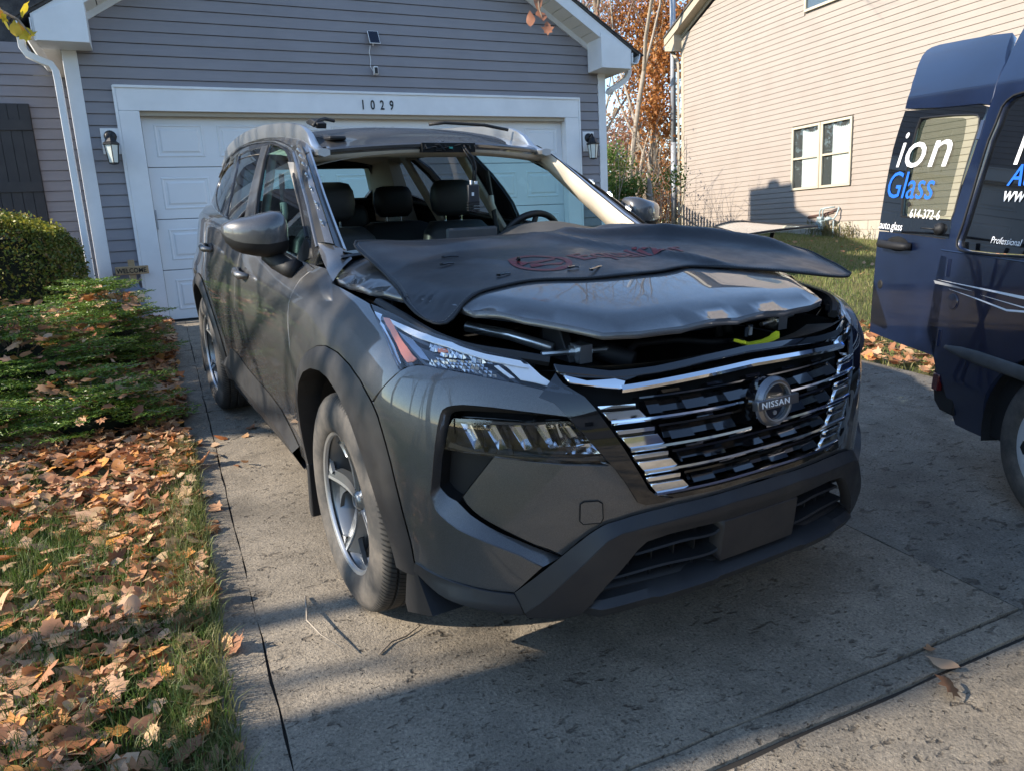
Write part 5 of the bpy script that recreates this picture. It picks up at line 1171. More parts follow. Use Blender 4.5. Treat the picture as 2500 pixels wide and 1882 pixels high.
xmirror(mk('roof_side', V, Fc, M_PAINT, suv, smooth=True))
rp = [(x, roof_front(x)) for x in (-.53,-.4,-.2,0,.2,.4,.53)]+[(.53,3.55),(0,3.62),(-.53,3.55)]
panel('roof', lambda u, v, o: (u, v, roofz(u, v)), rp, M_PAINT, suv, [[(-.46,1.34),(.46,1.34),(.47,3.0),(-.47,3.0)]], .05, .02, 0, outward=lambda p: Vector((0,0,1)))
panel('sunroof_glass', lambda u, v, o: (u, v, roofz(u, v)-.002), [(-.46,1.34),(.46,1.34),(.47,3.0),(-.47,3.0)], M_GBLK, suv, [], .06, .01, .004, outward=lambda p: Vector((0,0,1)))
# front header: rolled edge of the roof down to the glass flange
def hdr(x): return (x, roof_front(x), roofz(x, roof_front(x)))
V = []; n_ = 40
for i in range(n_+1):
    x = lerp(-.60, .60, i/n_); y0 = roof_front(x); z0 = roofz(x, y0)
    V += [(x, y0, z0), (x, y0-.010, z0-.008), (x, y0-.006, z0-.020), (x, y0+.014, z0-.022), (x, y0+.014, z0-.034)]
mk('windshield_header', V, [(i*5+q, i*5+5+q, i*5+6+q, i*5+q+1) for i in range(n_) for q in range(4)], M_PAINT, suv, auto=30)
# roof rails
for s in (-1, 1):
    V = []; ys2 = [1.02+.066*i for i in range(39)]; k = 8
    for i, y in enumerate(ys2):
        t = (y-1.02)/(ys2[-1]-1.02); xc = pchip([1.02,1.3,2.0,3.0,3.55], [.565,.560,.555,.55,.545], y)
        base = roofz(xc, max(y, 1.1))-(.018 if y < 1.2 else 0); hgt = .042*sm(0, .14, t)*sm(1, .88, t)+.012
        w_ = .015+.011*(1-sm(0, .12, t))
        pr = [(-w_,-.012),(-w_,hgt*.6),(-w_*.7,hgt),(0,hgt+.003),(w_*.7,hgt),(w_,hgt*.6),(w_,-.012),(0,-.02)]
        for dx, dz in pr: V.append((s*(xc+dx), y, base+dz))
    mk('roof_rail', V, [(i*k+q, i*k+(q+1)%k, (i+1)*k+(q+1)%k, (i+1)*k+q) for i in range(len(ys2)-1) for q in range(k)]+[tuple(range(k))], M_SATIN, suv, auto=50)
# rail front covers lifted off
MB().prism([(1.30,1.632),(1.46,1.662),(1.48,1.676),(1.40,1.684),(1.29,1.655)], 'x', -.505, -.46).build('loose_trim', M_MBLK, suv, bevel=.004)
b = MB(); b.tube([(-.52,1.30,1.645),(-.48,1.34,1.672),(-.44,1.38,1.682),(-.39,1.40,1.675)], .008, 8); b.build('trim_clip', M_MBLK, suv, smooth=True)
MB().tube([(.52,1.32,1.640),(.40,1.36,1.665),(.2,1.42,1.678),(.12,1.44,1.670)], .008, 8).build('loose_trim', M_MBLK, suv, smooth=True)
MB().box((-.50,1.14,1.574),(-.42,1.27,1.592)).build('antenna_pad', M_MBLK, suv, bevel=.01)
# ---- A pillars ----
WE = [(.603,1.09,1.535),(.620,.98,1.475),(.636,.87,1.410),(.652,.76,1.345),(.667,.645,1.280),(.681,.53,1.215),(.697,.41,1.155)]
def pil(t): 
    i = min(5, int(t*6)); q = t*6-i; return Vector(WE[i]).lerp(Vector(WE[i+1]), q)
def glo(t):   # outer edge line on the side surface
    y = lerp(1.40, .53, t); z = zo(y); return Vector((Gx(y, z), y, z))
strips = [('pillar_face', .0, .34, .0, .004, M_MBLK), ('pillar_panel', .34, .66, .004, .008, M_PAINT), ('glass_flange', .66, .93, -.004, -.010, M_PAINT), ('pinch_weld', .93, 1.0, .004, .0, M_SATIN)]
for nm, t0, t1, o0, o1, mm in strips:
    for s in (-1, 1):
        V = []; n_ = 30
        for i in range(n_+1):
            t = i/n_; a = glo(t); c = pil(t); nrm_ = Vector((.6,-.55,.6)).normalized()
            for q in (0, .5, 1):
                tt = lerp(t0, t1, q); p = a.lerp(c, tt)+nrm_*(lerp(o0, o1, q)+.018*math.sin(PI*tt)); V.append((-p.x*-s if False else s*p.x, p.y, p.z))
        Fc = [(i*3+q, i*3+q+1, i*3+3+q+1, i*3+3+q) for i in range(n_) for q in range(2)]
        mk(nm, V, Fc if s > 0 else [tuple(reversed(f)) for f in Fc], mm, suv, smooth=True)
# moulding clips on the pillar
for s in (-1, 1):
    for t in (.10,.19,.29,.42,.56,.71,.86):
        a = glo(t); c = pil(t); p = a.lerp(c, .44)+Vector((.6,-.55,.6)).normalized()*.024; d = (pil(min(1,t+.03))-pil(max(0,t-.03))).normalized(); e_ = (c-a).normalized()
        mtx = Matrix(((e_.x,d.x,0,0),(e_.y,d.y,0,0),(e_.z,d.z,0,0),(0,0,0,1)))
        b = MB(); n_ = e_.cross(d).normalized()
        if n_.y > 0: n_ = -n_
        V = [p+e_*(-.009)+d*(-.018), p+e_*.009+d*(-.018), p+e_*.007+d*.018, p+e_*(-.007)+d*.018]
        V = V+[q+n_*.006 for q in V]
        b.hexa([(s*q.x, q.y, q.z) for q in V]); pp = p+n_*.009; b.ico((s*pp.x, pp.y, pp.z), .0065, sub=1)
        b.build('moulding_clip', M_SATIN, suv)
# ---- bonnet (popped open) ----
HE = resample([(0,-.805),(.2,-.80),(.33,-.785),(.42,-.755),(.475,-.67),(.54,-.565),(.625,-.44),(.68,-.31),(.722,-.16),(.76,.02),(.782,.16),(.79,.28),(.785,.40)], .03, closed=False)
def hoodz(x, y):
    zc = pchip([-.80,-.7,-.6,-.4,-.2,0,.2,.45,.6], [1.030,1.052,1.069,1.096,1.114,1.128,1.141,1.154,1.160], y)
    P0_ = (abs(x), y); d = min(math.hypot(P0_[0]-a, P0_[1]-b) for a, b in HE) if (x, y) else 0
    return zc-.052*(abs(x)/.8)**2.6-.024*(1-min(1, d/.09))**2
hh = [(0,-.805),(.2,-.80),(.33,-.785),(.42,-.755),(.475,-.67),(.54,-.565),(.625,-.44),(.675,-.31),(.72,-.16),(.76,.02),(.782,.16),(.79,.28),(.785,.40),(.70,.42),(.5,.455),(.25,.475),(0,.48)]
hoodP = hh+[(-x, y) for x, y in reversed(hh[1:-1])]
def hoodf(u, v, o):
    z = hoodz(u, v); 
    return (u, v, z)
M_HOOD = M_PAINT
panel('bonnet', hoodf, hoodP, M_PAINT, suv, (), .035, .020, 0, outward=lambda p: Vector((0,0,1)))
rgb = [(x, y, hoodz(x, y)-.017) for x, y in resample(inset(hoodP, .004), .03)]
V = []; 
ri = inset(resample(hoodP, .03), .05)
ro = inset(resample(hoodP, .03), .002)
for (x, y), (x2, y2) in zip(ro, ri): V += [(x, y, hoodz(x, y)-.019), (x2, y2, hoodz(x2, y2)-.030)]
n_ = len(ro); mk('bonnet_inner_frame', V, [(2*i, 2*((i+1)%n_), 2*((i+1)%n_)+1, 2*i+1) for i in range(n_)], M_CLAD, suv)
# cowl panel
V = []; n_ = 40
for i in range(n_+1):
    x = lerp(-.74, .74, i/n_); yb = .60-.22*(abs(x)/.7)**2; zc_ = 1.150+.0*x
    V += [(x, .40-.06*(abs(x)/.74)**2, hoodz(x, .42)-.035), (x, lerp(.42, yb, .5), 1.118), (x, yb-.02, 1.135), (x, yb, 1.142)]
mk('cowl_panel', V, [(i*4+q, i*4+4+q, i*4+5+q, i*4+q+1) for i in range(n_) for q in range(3)], M_CLAD, suv, auto=30)
V = []
for i in range(n_+1):
    x = lerp(-.72, .72, i/n_); yb = .60-.22*(abs(x)/.7)**2
    V += [(x, yb, 1.142), (x, yb+.004, 1.153), (x, yb+.014, 1.153), (x, yb+.018, 1.143), (x, yb+.03, 1.139)]
mk('windshield_sill', V, [(i*5+q, i*5+5+q, i*5+6+q, i*5+q+1) for i in range(n_) for q in range(4)], M_GBLK, suv, auto=30)
# fender top cover pieces beside the bonnet corner
for s in (-1, 1):
    q00 = Vector(S(1.80, 1.092)); q00.x = -q00.x; q01 = Vector((.700,.345,1.128)); q10 = glo(1.0); q11 = pil(1.0)
    qs = Vector(S(u_at_y(.50, 1.1), 1.139)); qs.x = -qs.x
    V = []; n_ = 10
    for i in range(n_+1):
        for jj in range(n_+1):
            ti_, tj = i/n_, jj/n_; a = q00.lerp(qs, ti_).lerp(q10, ti_); c = q01.lerp(q11, ti_); p = a.lerp(c, tj)+Vector((.5,-.4,.75)).normalized()*.016*math.sin(PI*tj)*(.4+.6*math.sin(PI*ti_)); V.append((s*p.x, p.y, p.z))
    F_ = [(i*(n_+1)+jj, i*(n_+1)+jj+1, (i+1)*(n_+1)+jj+1, (i+1)*(n_+1)+jj) for i in range(n_) for jj in range(n_)]
    mk('cowl_corner', V, F_ if s > 0 else [tuple(reversed(f)) for f in F_], M_PAINT, suv, smooth=True)
    V = []
    for i in range(17):
        y = lerp(.50, .85, i/16); p = Vector(S(u_at_y(y, 1.1), 1.139)); V += [(s*-p.x, p.y, p.z-.002), (s*(-p.x-.035), p.y, p.z+.003), (s*(-p.x-.085), p.y+.01, p.z-.012)]
    F_ = [(i*3+q, i*3+q+1, i*3+4+q, i*3+3+q) for i in range(16) for q in range(2)]
    mk('shoulder_ledge', V, F_ if s > 0 else [tuple(reversed(f)) for f in F_], M_PAINT, suv, smooth=True)
# ---- mirrors ----
def mirror_part(s):
    root = thing('door_mirror', None, None); root.parent = suv
    C0 = Vector((-.955, .74, 1.205))
    def shell(t, a, part):
        pass
    # rows from the pivot side (inner) to the tip
    prof = [(-.835,.066,.062,.742,1.208),(-.848,.078,.072,.738,1.212),(-.880,.083,.080,.730,1.210),(-.920,.080,.080,.728,1.205),(-.960,.072,.074,.732,1.204),(-1.000,.064,.064,.742,1.206),(-1.030,.052,.052,.752,1.210),(-1.050,.034,.034,.764,1.217),(-1.058,.016,.016,.772,1.221),(-1.060,.003,.003,.774,1.222)]
    n = 26; V = []; 
    for x, hz, hy, yc, zc in prof:
        for k in range(n):
            a = 2*PI*k/n; ca, sa = math.cos(a), math.sin(a)
            e_ = .72; cy_ = math.copysign(abs(ca)**e_, ca); sz_ = math.copysign(abs(sa)**e_, sa)
            yy_ = yc-hy*cy_*(1.15 if ca > 0 else .55)
            V.append((x*-s if s > 0 else x, yy_, zc+hz*sz_*(1.0 if sa > 0 else 1.05)))
    F_up = []; F_lo = []
    for i in range(len(prof)-1):
        for k in range(n):
            f = (i*n+k, i*n+(k+1)%n, (i+1)*n+(k+1)%n, (i+1)*n+k)
            a = 2*PI*(k+.5)/n
            (F_lo if math.sin(a) < -.34 else F_up).append(f if s > 0 else tuple(reversed(f)))
    F_up.append(tuple(range(n-1, -1, -1)) if s > 0 else tuple(range(n)))
    mk('mirror_cap', V, F_up, M_PAINT, root, smooth=True); mk('mirror_base', V, F_lo, M_MBLK, root, smooth=True)
    MB().prism([(.665,1.155),(.80,1.155),(.80,1.265),(.69,1.27)], 'x', 0, 0) 
    b = MB(); P4 = [(-.90,.735,1.135),(-.875,.70,1.10),(-.852,.66,1.078),(-.83,.62,1.075)]
    b.tube([((-p[0] if s > 0 else p[0]), p[1], p[2]) for p in P4], [.040,.038,.036,.040], 8); b.build('mirror_arm', M_MBLK, root, smooth=True)
mirror_part(-1); mirror_part(1)
# ---- wheels ----
def tread_mat():
    m = mat('tyre_rubber', (.055,.052,.048), .75); t = N(m, 'ShaderNodeTexCoord'); s = N(m, 'ShaderNodeSeparateXYZ'); L(m, t.outputs['Object'], s.inputs[0])
    at = N(m, 'ShaderNodeMath', operation='ARCTAN2'); L(m, s.outputs[1], at.inputs[0]); L(m, s.outputs[2], at.inputs[1])
    c = N(m, 'ShaderNodeCombineXYZ'); mu = N(m, 'ShaderNodeMath', operation='MULTIPLY'); L(m, at.outputs[0], mu.inputs[0]); mu.inputs[1].default_value = 7.0
    ax = N(m, 'ShaderNodeMath', operation='MULTIPLY'); L(m, s.outputs[0], ax.inputs[0]); ax.inputs[1].default_value = 9; 
    ab = N(m, 'ShaderNodeMath', operation='ADD'); L(m, mu.outputs[0], ab.inputs[0]); L(m, ax.outputs[0], ab.inputs[1])
    L(m, ab.outputs[0], c.inputs[0]); wv = N(m, 'ShaderNodeTexWave'); wv.wave_type = 'BANDS'; wv.inputs['Scale'].default_value = .95; wv.inputs['Distortion'].default_value = 0; L(m, c.outputs[0], wv.inputs['Vector'])
    rl = N(m, 'ShaderNodeMath', operation='MULTIPLY'); L(m, s.outputs[1], rl.inputs[0]); L(m, s.outputs[1], rl.inputs[1]); rl2 = N(m, 'ShaderNodeMath', operation='MULTIPLY'); L(m, s.outputs[2], rl2.inputs[0]); L(m, s.outputs[2], rl2.inputs[1])
    ra = N(m, 'ShaderNodeMath', operation='ADD'); L(m, rl.outputs[0], ra.inputs[0]); L(m, rl2.outputs[0], ra.inputs[1]); gt = ramp(m, ra.outputs[0], [(.118, g3(0)), (.126, g3(1))])
    wr = ramp(m, wv.outputs['Color'], [(.0, g3(0)), (.16, g3(0)), (.30, g3(1))])
    mm = mixc(m, gt, g3(1), wr); bump(m, mm, .9, .006)
    v = coords(m); col = mixc(m, ramp(m, noise(m, v, 8, 5, .7), [(.4, g3(0)), (.7, g3(1))]), (.040,.038,.036), (.115,.10,.085)); 
    col2 = mixc(m, gt, col, mixc(m, ramp(m, noise(m, v, 14, 4), [(.45, g3(0)), (.75, g3(1))]), (.035,.034,.032), (.085,.075,.062)))
    L(m, mixc(m, mixc(m, gt, g3(1), wr), (.012,.012,.012), col2), BS(m).inputs['Base Color']); return m
M_TYRE = tread_mat()
TR = .3695
def wheel(root, sgn=-1, alloy=True):
    # axis along x ; outer side towards sgn*x. built at origin
    R_ = Matrix.Rotation(PI/2, 4, 'Y') if sgn > 0 else Matrix.Rotation(-PI/2, 4, 'Y')
    tp = [(.236,.100),(.242,.1125),(.262,.121),(.290,.1235),(.318,.1205),(.338,.113),(.352,.106),(.3605,.098),(.3655,.086),(.3672,.073),(.3590,.071),(.3590,.065),(.3682,.063),(.3692,.030),(.3605,.028),(.3605,.021),(.3695,.019),(.3697,-.019),(.3605,-.021),(.3605,-.028),(.3692,-.030),(.3682,-.063),(.3590,-.065),(.3590,-.071),(.3672,-.073),(.3655,-.086),(.3605,-.098),(.338,-.113),(.29,-.1235),(.24,-.112)]
    b = MB(); b.lathe(tp, R_, 72); b.build('tyre', M_TYRE, root, auto=50)
    rim = MB().lathe([(.2285,.098),(.244,.108),(.2455,.102),(.2455,.096),(.238,.092),(.226,.080),(.215,.03),(.215,-.10)], R_, 64).build('rim', M_RIMG, root, auto=40)
    MB().lathe([(.2265,.098),(.2300,.1045),(.2440,.1085),(.2462,.102),(.240,.100),(.2265,.094)], R_, 72, closed=True).build('rim_lip', M_BRT, root, auto=40)
    MB().lathe([(0,-.02),(.20,-.02),(.20,-.03)], R_, 32).build('brake_disc', mat('brake_steel', (.25,.24,.23), .4, .8), root, smooth=False)
    MB().lathe([(.0,-.06),(.216,-.06)], R_, 32).build('wheel_back', M_DARK, root)
    for k in range(5):
        A = R_ @ Matrix.Rotation(2*PI*k/5+.30, 4, 'Z')
        def q(r, a, h): return tuple(A @ Vector((r*math.cos(a), r*math.sin(a), h)))
        def bar(name, f, m, n=9):
            # f(t) -> r, a_left, a_right, h_left, h_right, depth
            V = []
            for i in range(n+1):
                r, al, ar_, hl2_, hr2_, dp = f(i/n); V += [q(r, al, hl2_-dp), q(r, al, hl2_), q(r, ar_, hr2_), q(r, ar_, hr2_-dp)]
            b = MB(); b.add(V, [(i*4+j, i*4+(j+1)%4, i*4+4+(j+1)%4, i*4+4+j) for i in range(n) for j in range(4)]); b.build(name, m, root, auto=30)
        H = lambda t: lerp(.064, .094, t)-.012*math.sin(PI*t)
        bar('spoke', lambda t: (lerp(.036, .232, t), lerp(-.62, -.17, t**.6), lerp(-.10, -.075, t), H(t)-.004, H(t)+.002, .030), M_RIMG)
        bar('spoke_ridge', lambda t: (lerp(.040, .233, t), lerp(-.10, -.075, t), lerp(.02, -.035, t), H(t)+.003, H(t)+.004, .02), M_BRT)
        bar('spoke', lambda t: (lerp(.040, .232, t), lerp(.02, -.035, t), lerp(.34, .13, t**.7), H(t)-.001, H(t)-.030, .022), M_RIMG)
        bar('spoke_web', lambda t: (lerp(.150, .228, t), lerp(.16, .13, t), lerp(.20, .50, t), .058, .070, .015), M_RIMG, 4)
        bar('spoke_tip', lambda t: (lerp(.196, .234, t), lerp(-.20, -.36, t), lerp(-.16, -.16, t), .088, .092, .012), M_BRT, 3)
        MB().lathe([(0,.052),(.009,.052),(.0095,.060),(0,.062)], A @ Matrix.Translation((.056,.0,0)), 6).build('lug_nut', M_BRT, root)
    MB().lathe([(0,.074),(.026,.073),(.030,.068),(.034,.060),(.046,.054),(.060,.044),(.062,.02)], R_, 32).build('centre_cap', M_RIMG, root, smooth=True)
    MB().lathe([(.017,.0745),(.017,.0765),(.021,.0765),(.021,.0735)], R_, 28, closed=True).build('cap_ring', M_BRT, root)
# wheel things live as parts of the suv
def child(name, loc): 
    e = bpy.data.objects.new(name, None); COL.objects.link(e); e.parent = suv; e.location = loc; return e
w1_ = child('wheel', (-.795, 0, .3695)); wheel(w1_, -1)
for loc, rz in (((-.795, 2.705, .3695), 0), ((.795, 0, .3695), PI), ((.795, 2.705, .3695), PI)):
    e = child('wheel', loc); e.rotation_euler = (.5 if loc[1] > 1 else .9, 0, 0) if rz == 0 else (0, 0, PI)
    for c in list(w1_.children): d = c.copy(); COL.objects.link(d); d.parent = e
# ---- interior ----
def rbox(name, a, b, m, r=.03, parent=None): return MB().box(a, b).build(name, m, parent or suv, bevel=r)
# headliner
V = []; nx_, ny_ = 16, 24
for j in range(ny_+1):
    for i in range(nx_+1):
        x = lerp(-.60, .60, i/nx_); y = lerp(roof_front(x)+.012, 3.45, j/ny_)
        z = roofz(x, y)-.045-.03*(abs(x)/.6)**4-.012*sm(.0, .1, (y-roof_front(x)))
        V.append((x, y, z))
fc = []
for j in range(ny_):
    for i in range(nx_): fc.append((j*(nx_+1)+i, j*(nx_+1)+i+1, (j+1)*(nx_+1)+i+1, (j+1)*(nx_+1)+i))
mk('headliner', V, fc, M_HEADL, suv, smooth=True)
V = []; n_ = 40
for i in range(n_+1):
    x = lerp(-.60, .60, i/n_); y0 = roof_front(x)+.010; z0 = roofz(x, roof_front(x))-.030
    if -.10 < x-.03 < .10: z0 -= 0
    V += [(x, y0, z0), (x, y0+.006, z0-.012), (x, y0+.03, z0-.024), (x, y0+.10, z0-.022)]
mk('headliner_edge', V, [(i*4+q, i*4+4+q, i*4+5+q, i*4+q+1) for i in range(n_) for q in range(3) if not (-.125 < lerp(-.6, .6, (i+.5)/n_)-.0 < .145)], M_HEADL, suv, smooth=True)
# overhead console shell and wiring
b = MB(); b.hexa([(-.20,1.22,1.50),(.20,1.22,1.50),(.17,1.02,1.512),(-.17,1.02,1.512),(-.26,1.30,1.56),(.26,1.30,1.56),(.20,1.03,1.53),(-.20,1.03,1.53)]); b.build('overhead_console', M_HEADL, suv, bevel=.012)
MB().box((-.125,.985,1.515),(.145,1.018,1.556)).build('mirror_bracket_recess', M_DARK, suv)
b = MB()
rr_ = random.Random(5)
for k in range(9):
    x0 = rr_.uniform(-.11,.12); b.tube([(x0,.985,rr_.uniform(1.52,1.55)),(x0+rr_.uniform(-.05,.05),.975,rr_.uniform(1.52,1.55)),(x0+rr_.uniform(-.06,.06),.985,rr_.uniform(1.52,1.55))], .0025, 5)
for x0 in (-.115,.105,.135): b.tube([(x0,.975,1.548),(x0+.008,.97,1.530)], .003, 5)
b.build('wiring', M_MBLK, suv)
MB().box((.005,.972,1.530),(.022,.98,1.538)).build('teal_connector', mat('teal_plastic', (.03,.25,.22), .4), suv)
b = MB(); b.tube([(.085,.985,1.545),(.088,.965,1.525),(.115,.955,1.49),(.125,.95,1.45),(.122,.95,1.40),(.118,.95,1.378)], .005, 6).tube([(.075,.985,1.54),(.082,.96,1.51),(.105,.955,1.475),(.112,.95,1.43),(.108,.95,1.385)], .004, 6); b.build('mirror_harness', M_MBLK, suv, smooth=True)
sm_ = thing('sensor_module', None, None); sm_.parent = suv
b = MB(); b.box((.070,.925,1.275),(.128,.945,1.368)); b.build('module_case', mat('module_plastic', (.03,.03,.034), .35), sm_, bevel=.004)
for k in range(4): MB().box((.064,.920,1.250+k*.012),(.124,.942,1.257+k*.012)).build('cooling_fin', M_MBLK, sm_)
MB().box((.086,.9235,1.318),(.098,.9245,1.334)).build('white_label', M_WHITE, sm_); MB().box((.107,.93,1.37),(.122,.94,1.384)).build('plug', M_WHITE, sm_); MB().box((.086,.93,1.37),(.094,.94,1.388)).build('plug', M_WHITE, sm_)
# inner A-pillar trims, side trims
for s in (-1, 1):
    V = []; n_ = 24
    for i in range(n_+1):
        t = i/n_; c = pil(t)+Vector((0,.016,0)); wd = lerp(.055, .10, t) 
        bulg = .020+.015*math.sin(PI*t)
        V += [(s*c.x, c.y, c.z), (s*(c.x-.010), c.y+.012, c.z-.012), (s*(c.x-.012+.018*t), c.y+.050+bulg, c.z-.030), (s*(c.x+.030), c.y+.075+wd, c.z-.052), (s*(c.x+.065), c.y+.08+wd, c.z-.05)]
    F_ = [(i*5+q, i*5+q+1, i*5+6+q, i*5+5+q) for i in range(n_) for q in range(4)]
    mk('pillar_trim', V, F_ if s < 0 else [tuple(reversed(f)) for f in F_], M_TRIMB, suv, smooth=True)
    # B and C pillar trims
    for (ya, yb_, w_, mm) in ((1.96,1.68,.10,M_TRIMB),(2.80,2.52,.12,M_TRIMB)):
        b = MB(); xa = Gx(ya, 1.58)-.035; xb = Gx(yb_, 1.15)-.035
        b.hexa([(s*xb,yb_,1.08),(s*xb,yb_+w_,1.08),(s*(xb-.03),yb_+w_,1.08),(s*(xb-.03),yb_,1.08),(s*xa,ya,1.60),(s*xa,ya+w_,1.60),(s*(xa-.03),ya+w_,1.60),(s*(xa-.03),ya,1.60)]); b.build('pillar_trim', mm, suv, bevel=.012)
    b = MB(); b.box((s*.64,.60,.30),(s*.735,3.4,1.07)); b.build('door_trim', M_SEAT, suv)
    b = MB(); b.hexa([(s*.60,3.05,1.10),(s*.72,3.05,1.10),(s*.66,3.5,1.10),(s*.55,3.5,1.10),(s*.50,3.05,1.585),(s*.58,3.05,1.575),(s*.52,3.45,1.52),(s*.46,3.45,1.53)]); b.build('rear_pillar_trim', M_HEADL, suv)
    b = MB(); b.tube([(s*.59,1.70,1.44),(s*.61,1.66,1.2),(s*.62,1.62,1.0)], .014, 6); b.build('seat_belt', M_MBLK, suv)
    MB().tube([(s*.60,1.68,1.30),(s*.60,1.67,1.25),(s*.61,1.66,1.22)], .018, 8).build('belt_guide', M_TRIMB, suv, smooth=True)
# dashboard
V = []; n_ = 40; rowsd = [(.010,1.128),(.08,1.122),(.20,1.112),(.30,1.10),(.36,1.07),(.38,.95)]
for i in range(n_+1):
    x = lerp(-.72, .72, i/n_); yb = .60-.22*(abs(x)/.7)**2+.03
    for k_, (dy, z) in enumerate(rowsd):
        V.append((x, lerp(yb+dy, .62+dy, .6 if k_ > 1 else 0), z))
kk = len(rowsd); mk('dashboard', V, [(i*kk+q, i*kk+kk+q, i*kk+kk+1+q, i*kk+q+1) for i in range(n_) for q in range(kk-1)], M_DASH, suv, smooth=True)
V = []; n_ = 24
for i in range(n_+1):
    t = i/n_; x = lerp(.20, .80, t); hgt = .072*math.sin(PI*min(1, t*1.0)**.55)**.8 if 0 < t < 1 else 0
    hgt = pchip([0,.10,.22,.45,.7,.9,1], [0,.035,.062,.072,.045,.012,0], t)
    for q, (y, k_) in enumerate(((.62,0),(.66,.45),(.74,.85),(.84,1),(.94,.9),(.97,.5),(.98,0))): V.append((x, y-.10*t*t, 1.118+hgt*k_-(.02 if q > 4 else 0)))
mk('instrument_hood', V, [(i*7+q, i*7+7+q, i*7+8+q, i*7+q+1) for i in range(n_) for q in range(6)], M_DASH, suv, smooth=True)
b = MB()
for k in range(7): b.box((.395+k*.008,.655,1.138+.0),(.398+k*.008,.672,1.1425))
b.build('demister_slots', M_DARK, suv)
rbox('centre_screen', (-.045,.93,1.06), (.225,.955,1.175), M_DASH, .012)
b = MB(); swm = Matrix.Translation((.50,1.10,1.065)) @ Matrix.Rotation(math.radians(-62), 4, 'X')
b.lathe([(.175+.017*math.cos(2*PI*k/10), .017*math.sin(2*PI*k/10)) for k in range(10)], swm, 40, closed=True); b.build('steering_wheel', M_SEAT, suv, smooth=True)
b = MB(); b.lathe([(0,.02),(.05,.015),(.06,-.02),(0,-.03)], swm, 20); b.tube([tuple(swm @ Vector(p)) for p in ((-.17,0,0),(0,0,0),(.17,0,0))], .014, 8); b.tube([tuple(swm @ Vector(p)) for p in ((0,0,0),(0,-.17,0))], .014, 8); b.build('wheel_hub', M_SEAT, suv, smooth=True)
def seat(x, y, w_=.25, hz=1.22, tilt=.22, hr=True):
    st = thing('seat', None, None); st.parent = suv; st.location = (x, y, 0)
    b = MB(); prof = [(.50,.0,.92),(.62,.03,1.0),(.85,.07,1.0),(1.02,.11,.94),(1.12,.14,.82),(hz-.03,.16,.62)]; n = 20; V = []
    for z, dy, k_ in prof:
        for i in range(n):
            a = 2*PI*i/n; ca, sa = math.cos(a), math.sin(a); V.append((w_*k_*math.copysign(abs(ca)**.5, ca), dy+.075*math.copysign(abs(sa)**.6, sa)-.03*abs(ca)**3, z))
    b.add(V, [(i*n+k_, i*n+(k_+1)%n, (i+1)*n+(k_+1)%n, (i+1)*n+k_) for i in range(len(prof)-1) for k_ in range(n)]+[tuple((len(prof)-1)*n+k_ for k_ in range(n))]); b.build('backrest', M_SEAT, st, smooth=True)
    MB().box((-w_*.95,-.48,.42),(w_*.95,.06,.58)).build('cushion', M_SEAT, st, bevel=.05)
    b = MB(); V = []; pr2 = [(hz,.70,.8),(hz+.03,.92,1),(hz+.09,1.0,1.05),(hz+.15,.95,.95),(hz+.185,.80,.7),(hz+.195,.5,.3)]; ww = .135
    for z, k_, d in pr2:
        for i in range(n):
            a = 2*PI*i/n; ca, sa = math.cos(a), math.sin(a); V.append((ww*k_*math.copysign(abs(ca)**.55, ca), .165+.05*d*math.copysign(abs(sa)**.7, sa), z))
    b.add(V, [(i*n+k_, i*n+(k_+1)%n, (i+1)*n+(k_+1)%n, (i+1)*n+k_) for i in range(len(pr2)-1) for k_ in range(n)]+[tuple((len(pr2)-1)*n+k_ for k_ in range(n)), tuple(range(n-1,-1,-1))]); b.build('headrest', M_SEAT, st, smooth=True)
    for dx in (-.05,.05): MB().tube([(dx,.165,hz-.08),(dx,.165,hz+.02)], .006, 8).build('headrest_post', M_CHROME, st)
seat(-.40, 1.40, .25, 1.20); seat(.345, 1.50, .24, 1.20)
for x in (-.38, .30): seat(x, 2.30, .27, 1.17)
seat(0, 2.34, .16, 1.06)
rbox('centre_console', (-.10,.85,.35), (.10,1.45,.72), M_SEAT, .03); rbox('glove_panel', (-.70,.75,.55), (-.12,.90,1.06), M_SEAT, .03)
rbox('parcel_shelf', (-.6,2.75,.85), (.6,3.35,.88), M_SEAT, .01)
# tailgate with window
TG = lambda u, v, o: (u, 3.70-.62*(v-1.05)-.10*(abs(u)/.7)**2, v)
tgo = [(-.72,1.00),(.72,1.00),(.66,1.30),(.56,1.56),(.45,1.60),(-.45,1.60),(-.56,1.56),(-.66,1.30)]
tgw = [(-.47,1.28),(-.40,1.25),(.40,1.25),(.47,1.28),(.52,1.36),(.50,1.47),(.46,1.52),(-.46,1.52),(-.50,1.47),(-.52,1.36)]
panel('tailgate', TG, tgo, M_PAINT, suv, [tgw], .06, .05, 0, outward=lambda p: Vector((0,1,0)))
panel('tailgate_trim', lambda u, v, o: tuple(Vector(TG(u, v, 0))+Vector((0,-.055,0))), tgo, M_SEAT, suv, [tgw], .06, 0, 0, outward=lambda p: Vector((0,-1,0)))
panel('rear_glass', lambda u, v, o: tuple(Vector(TG(u, v, 0))+Vector((0,-.02,0))), tgw, M_GLASSG, suv, [], .08, 0, 0, outward=lambda p: Vector((0,1,0)))
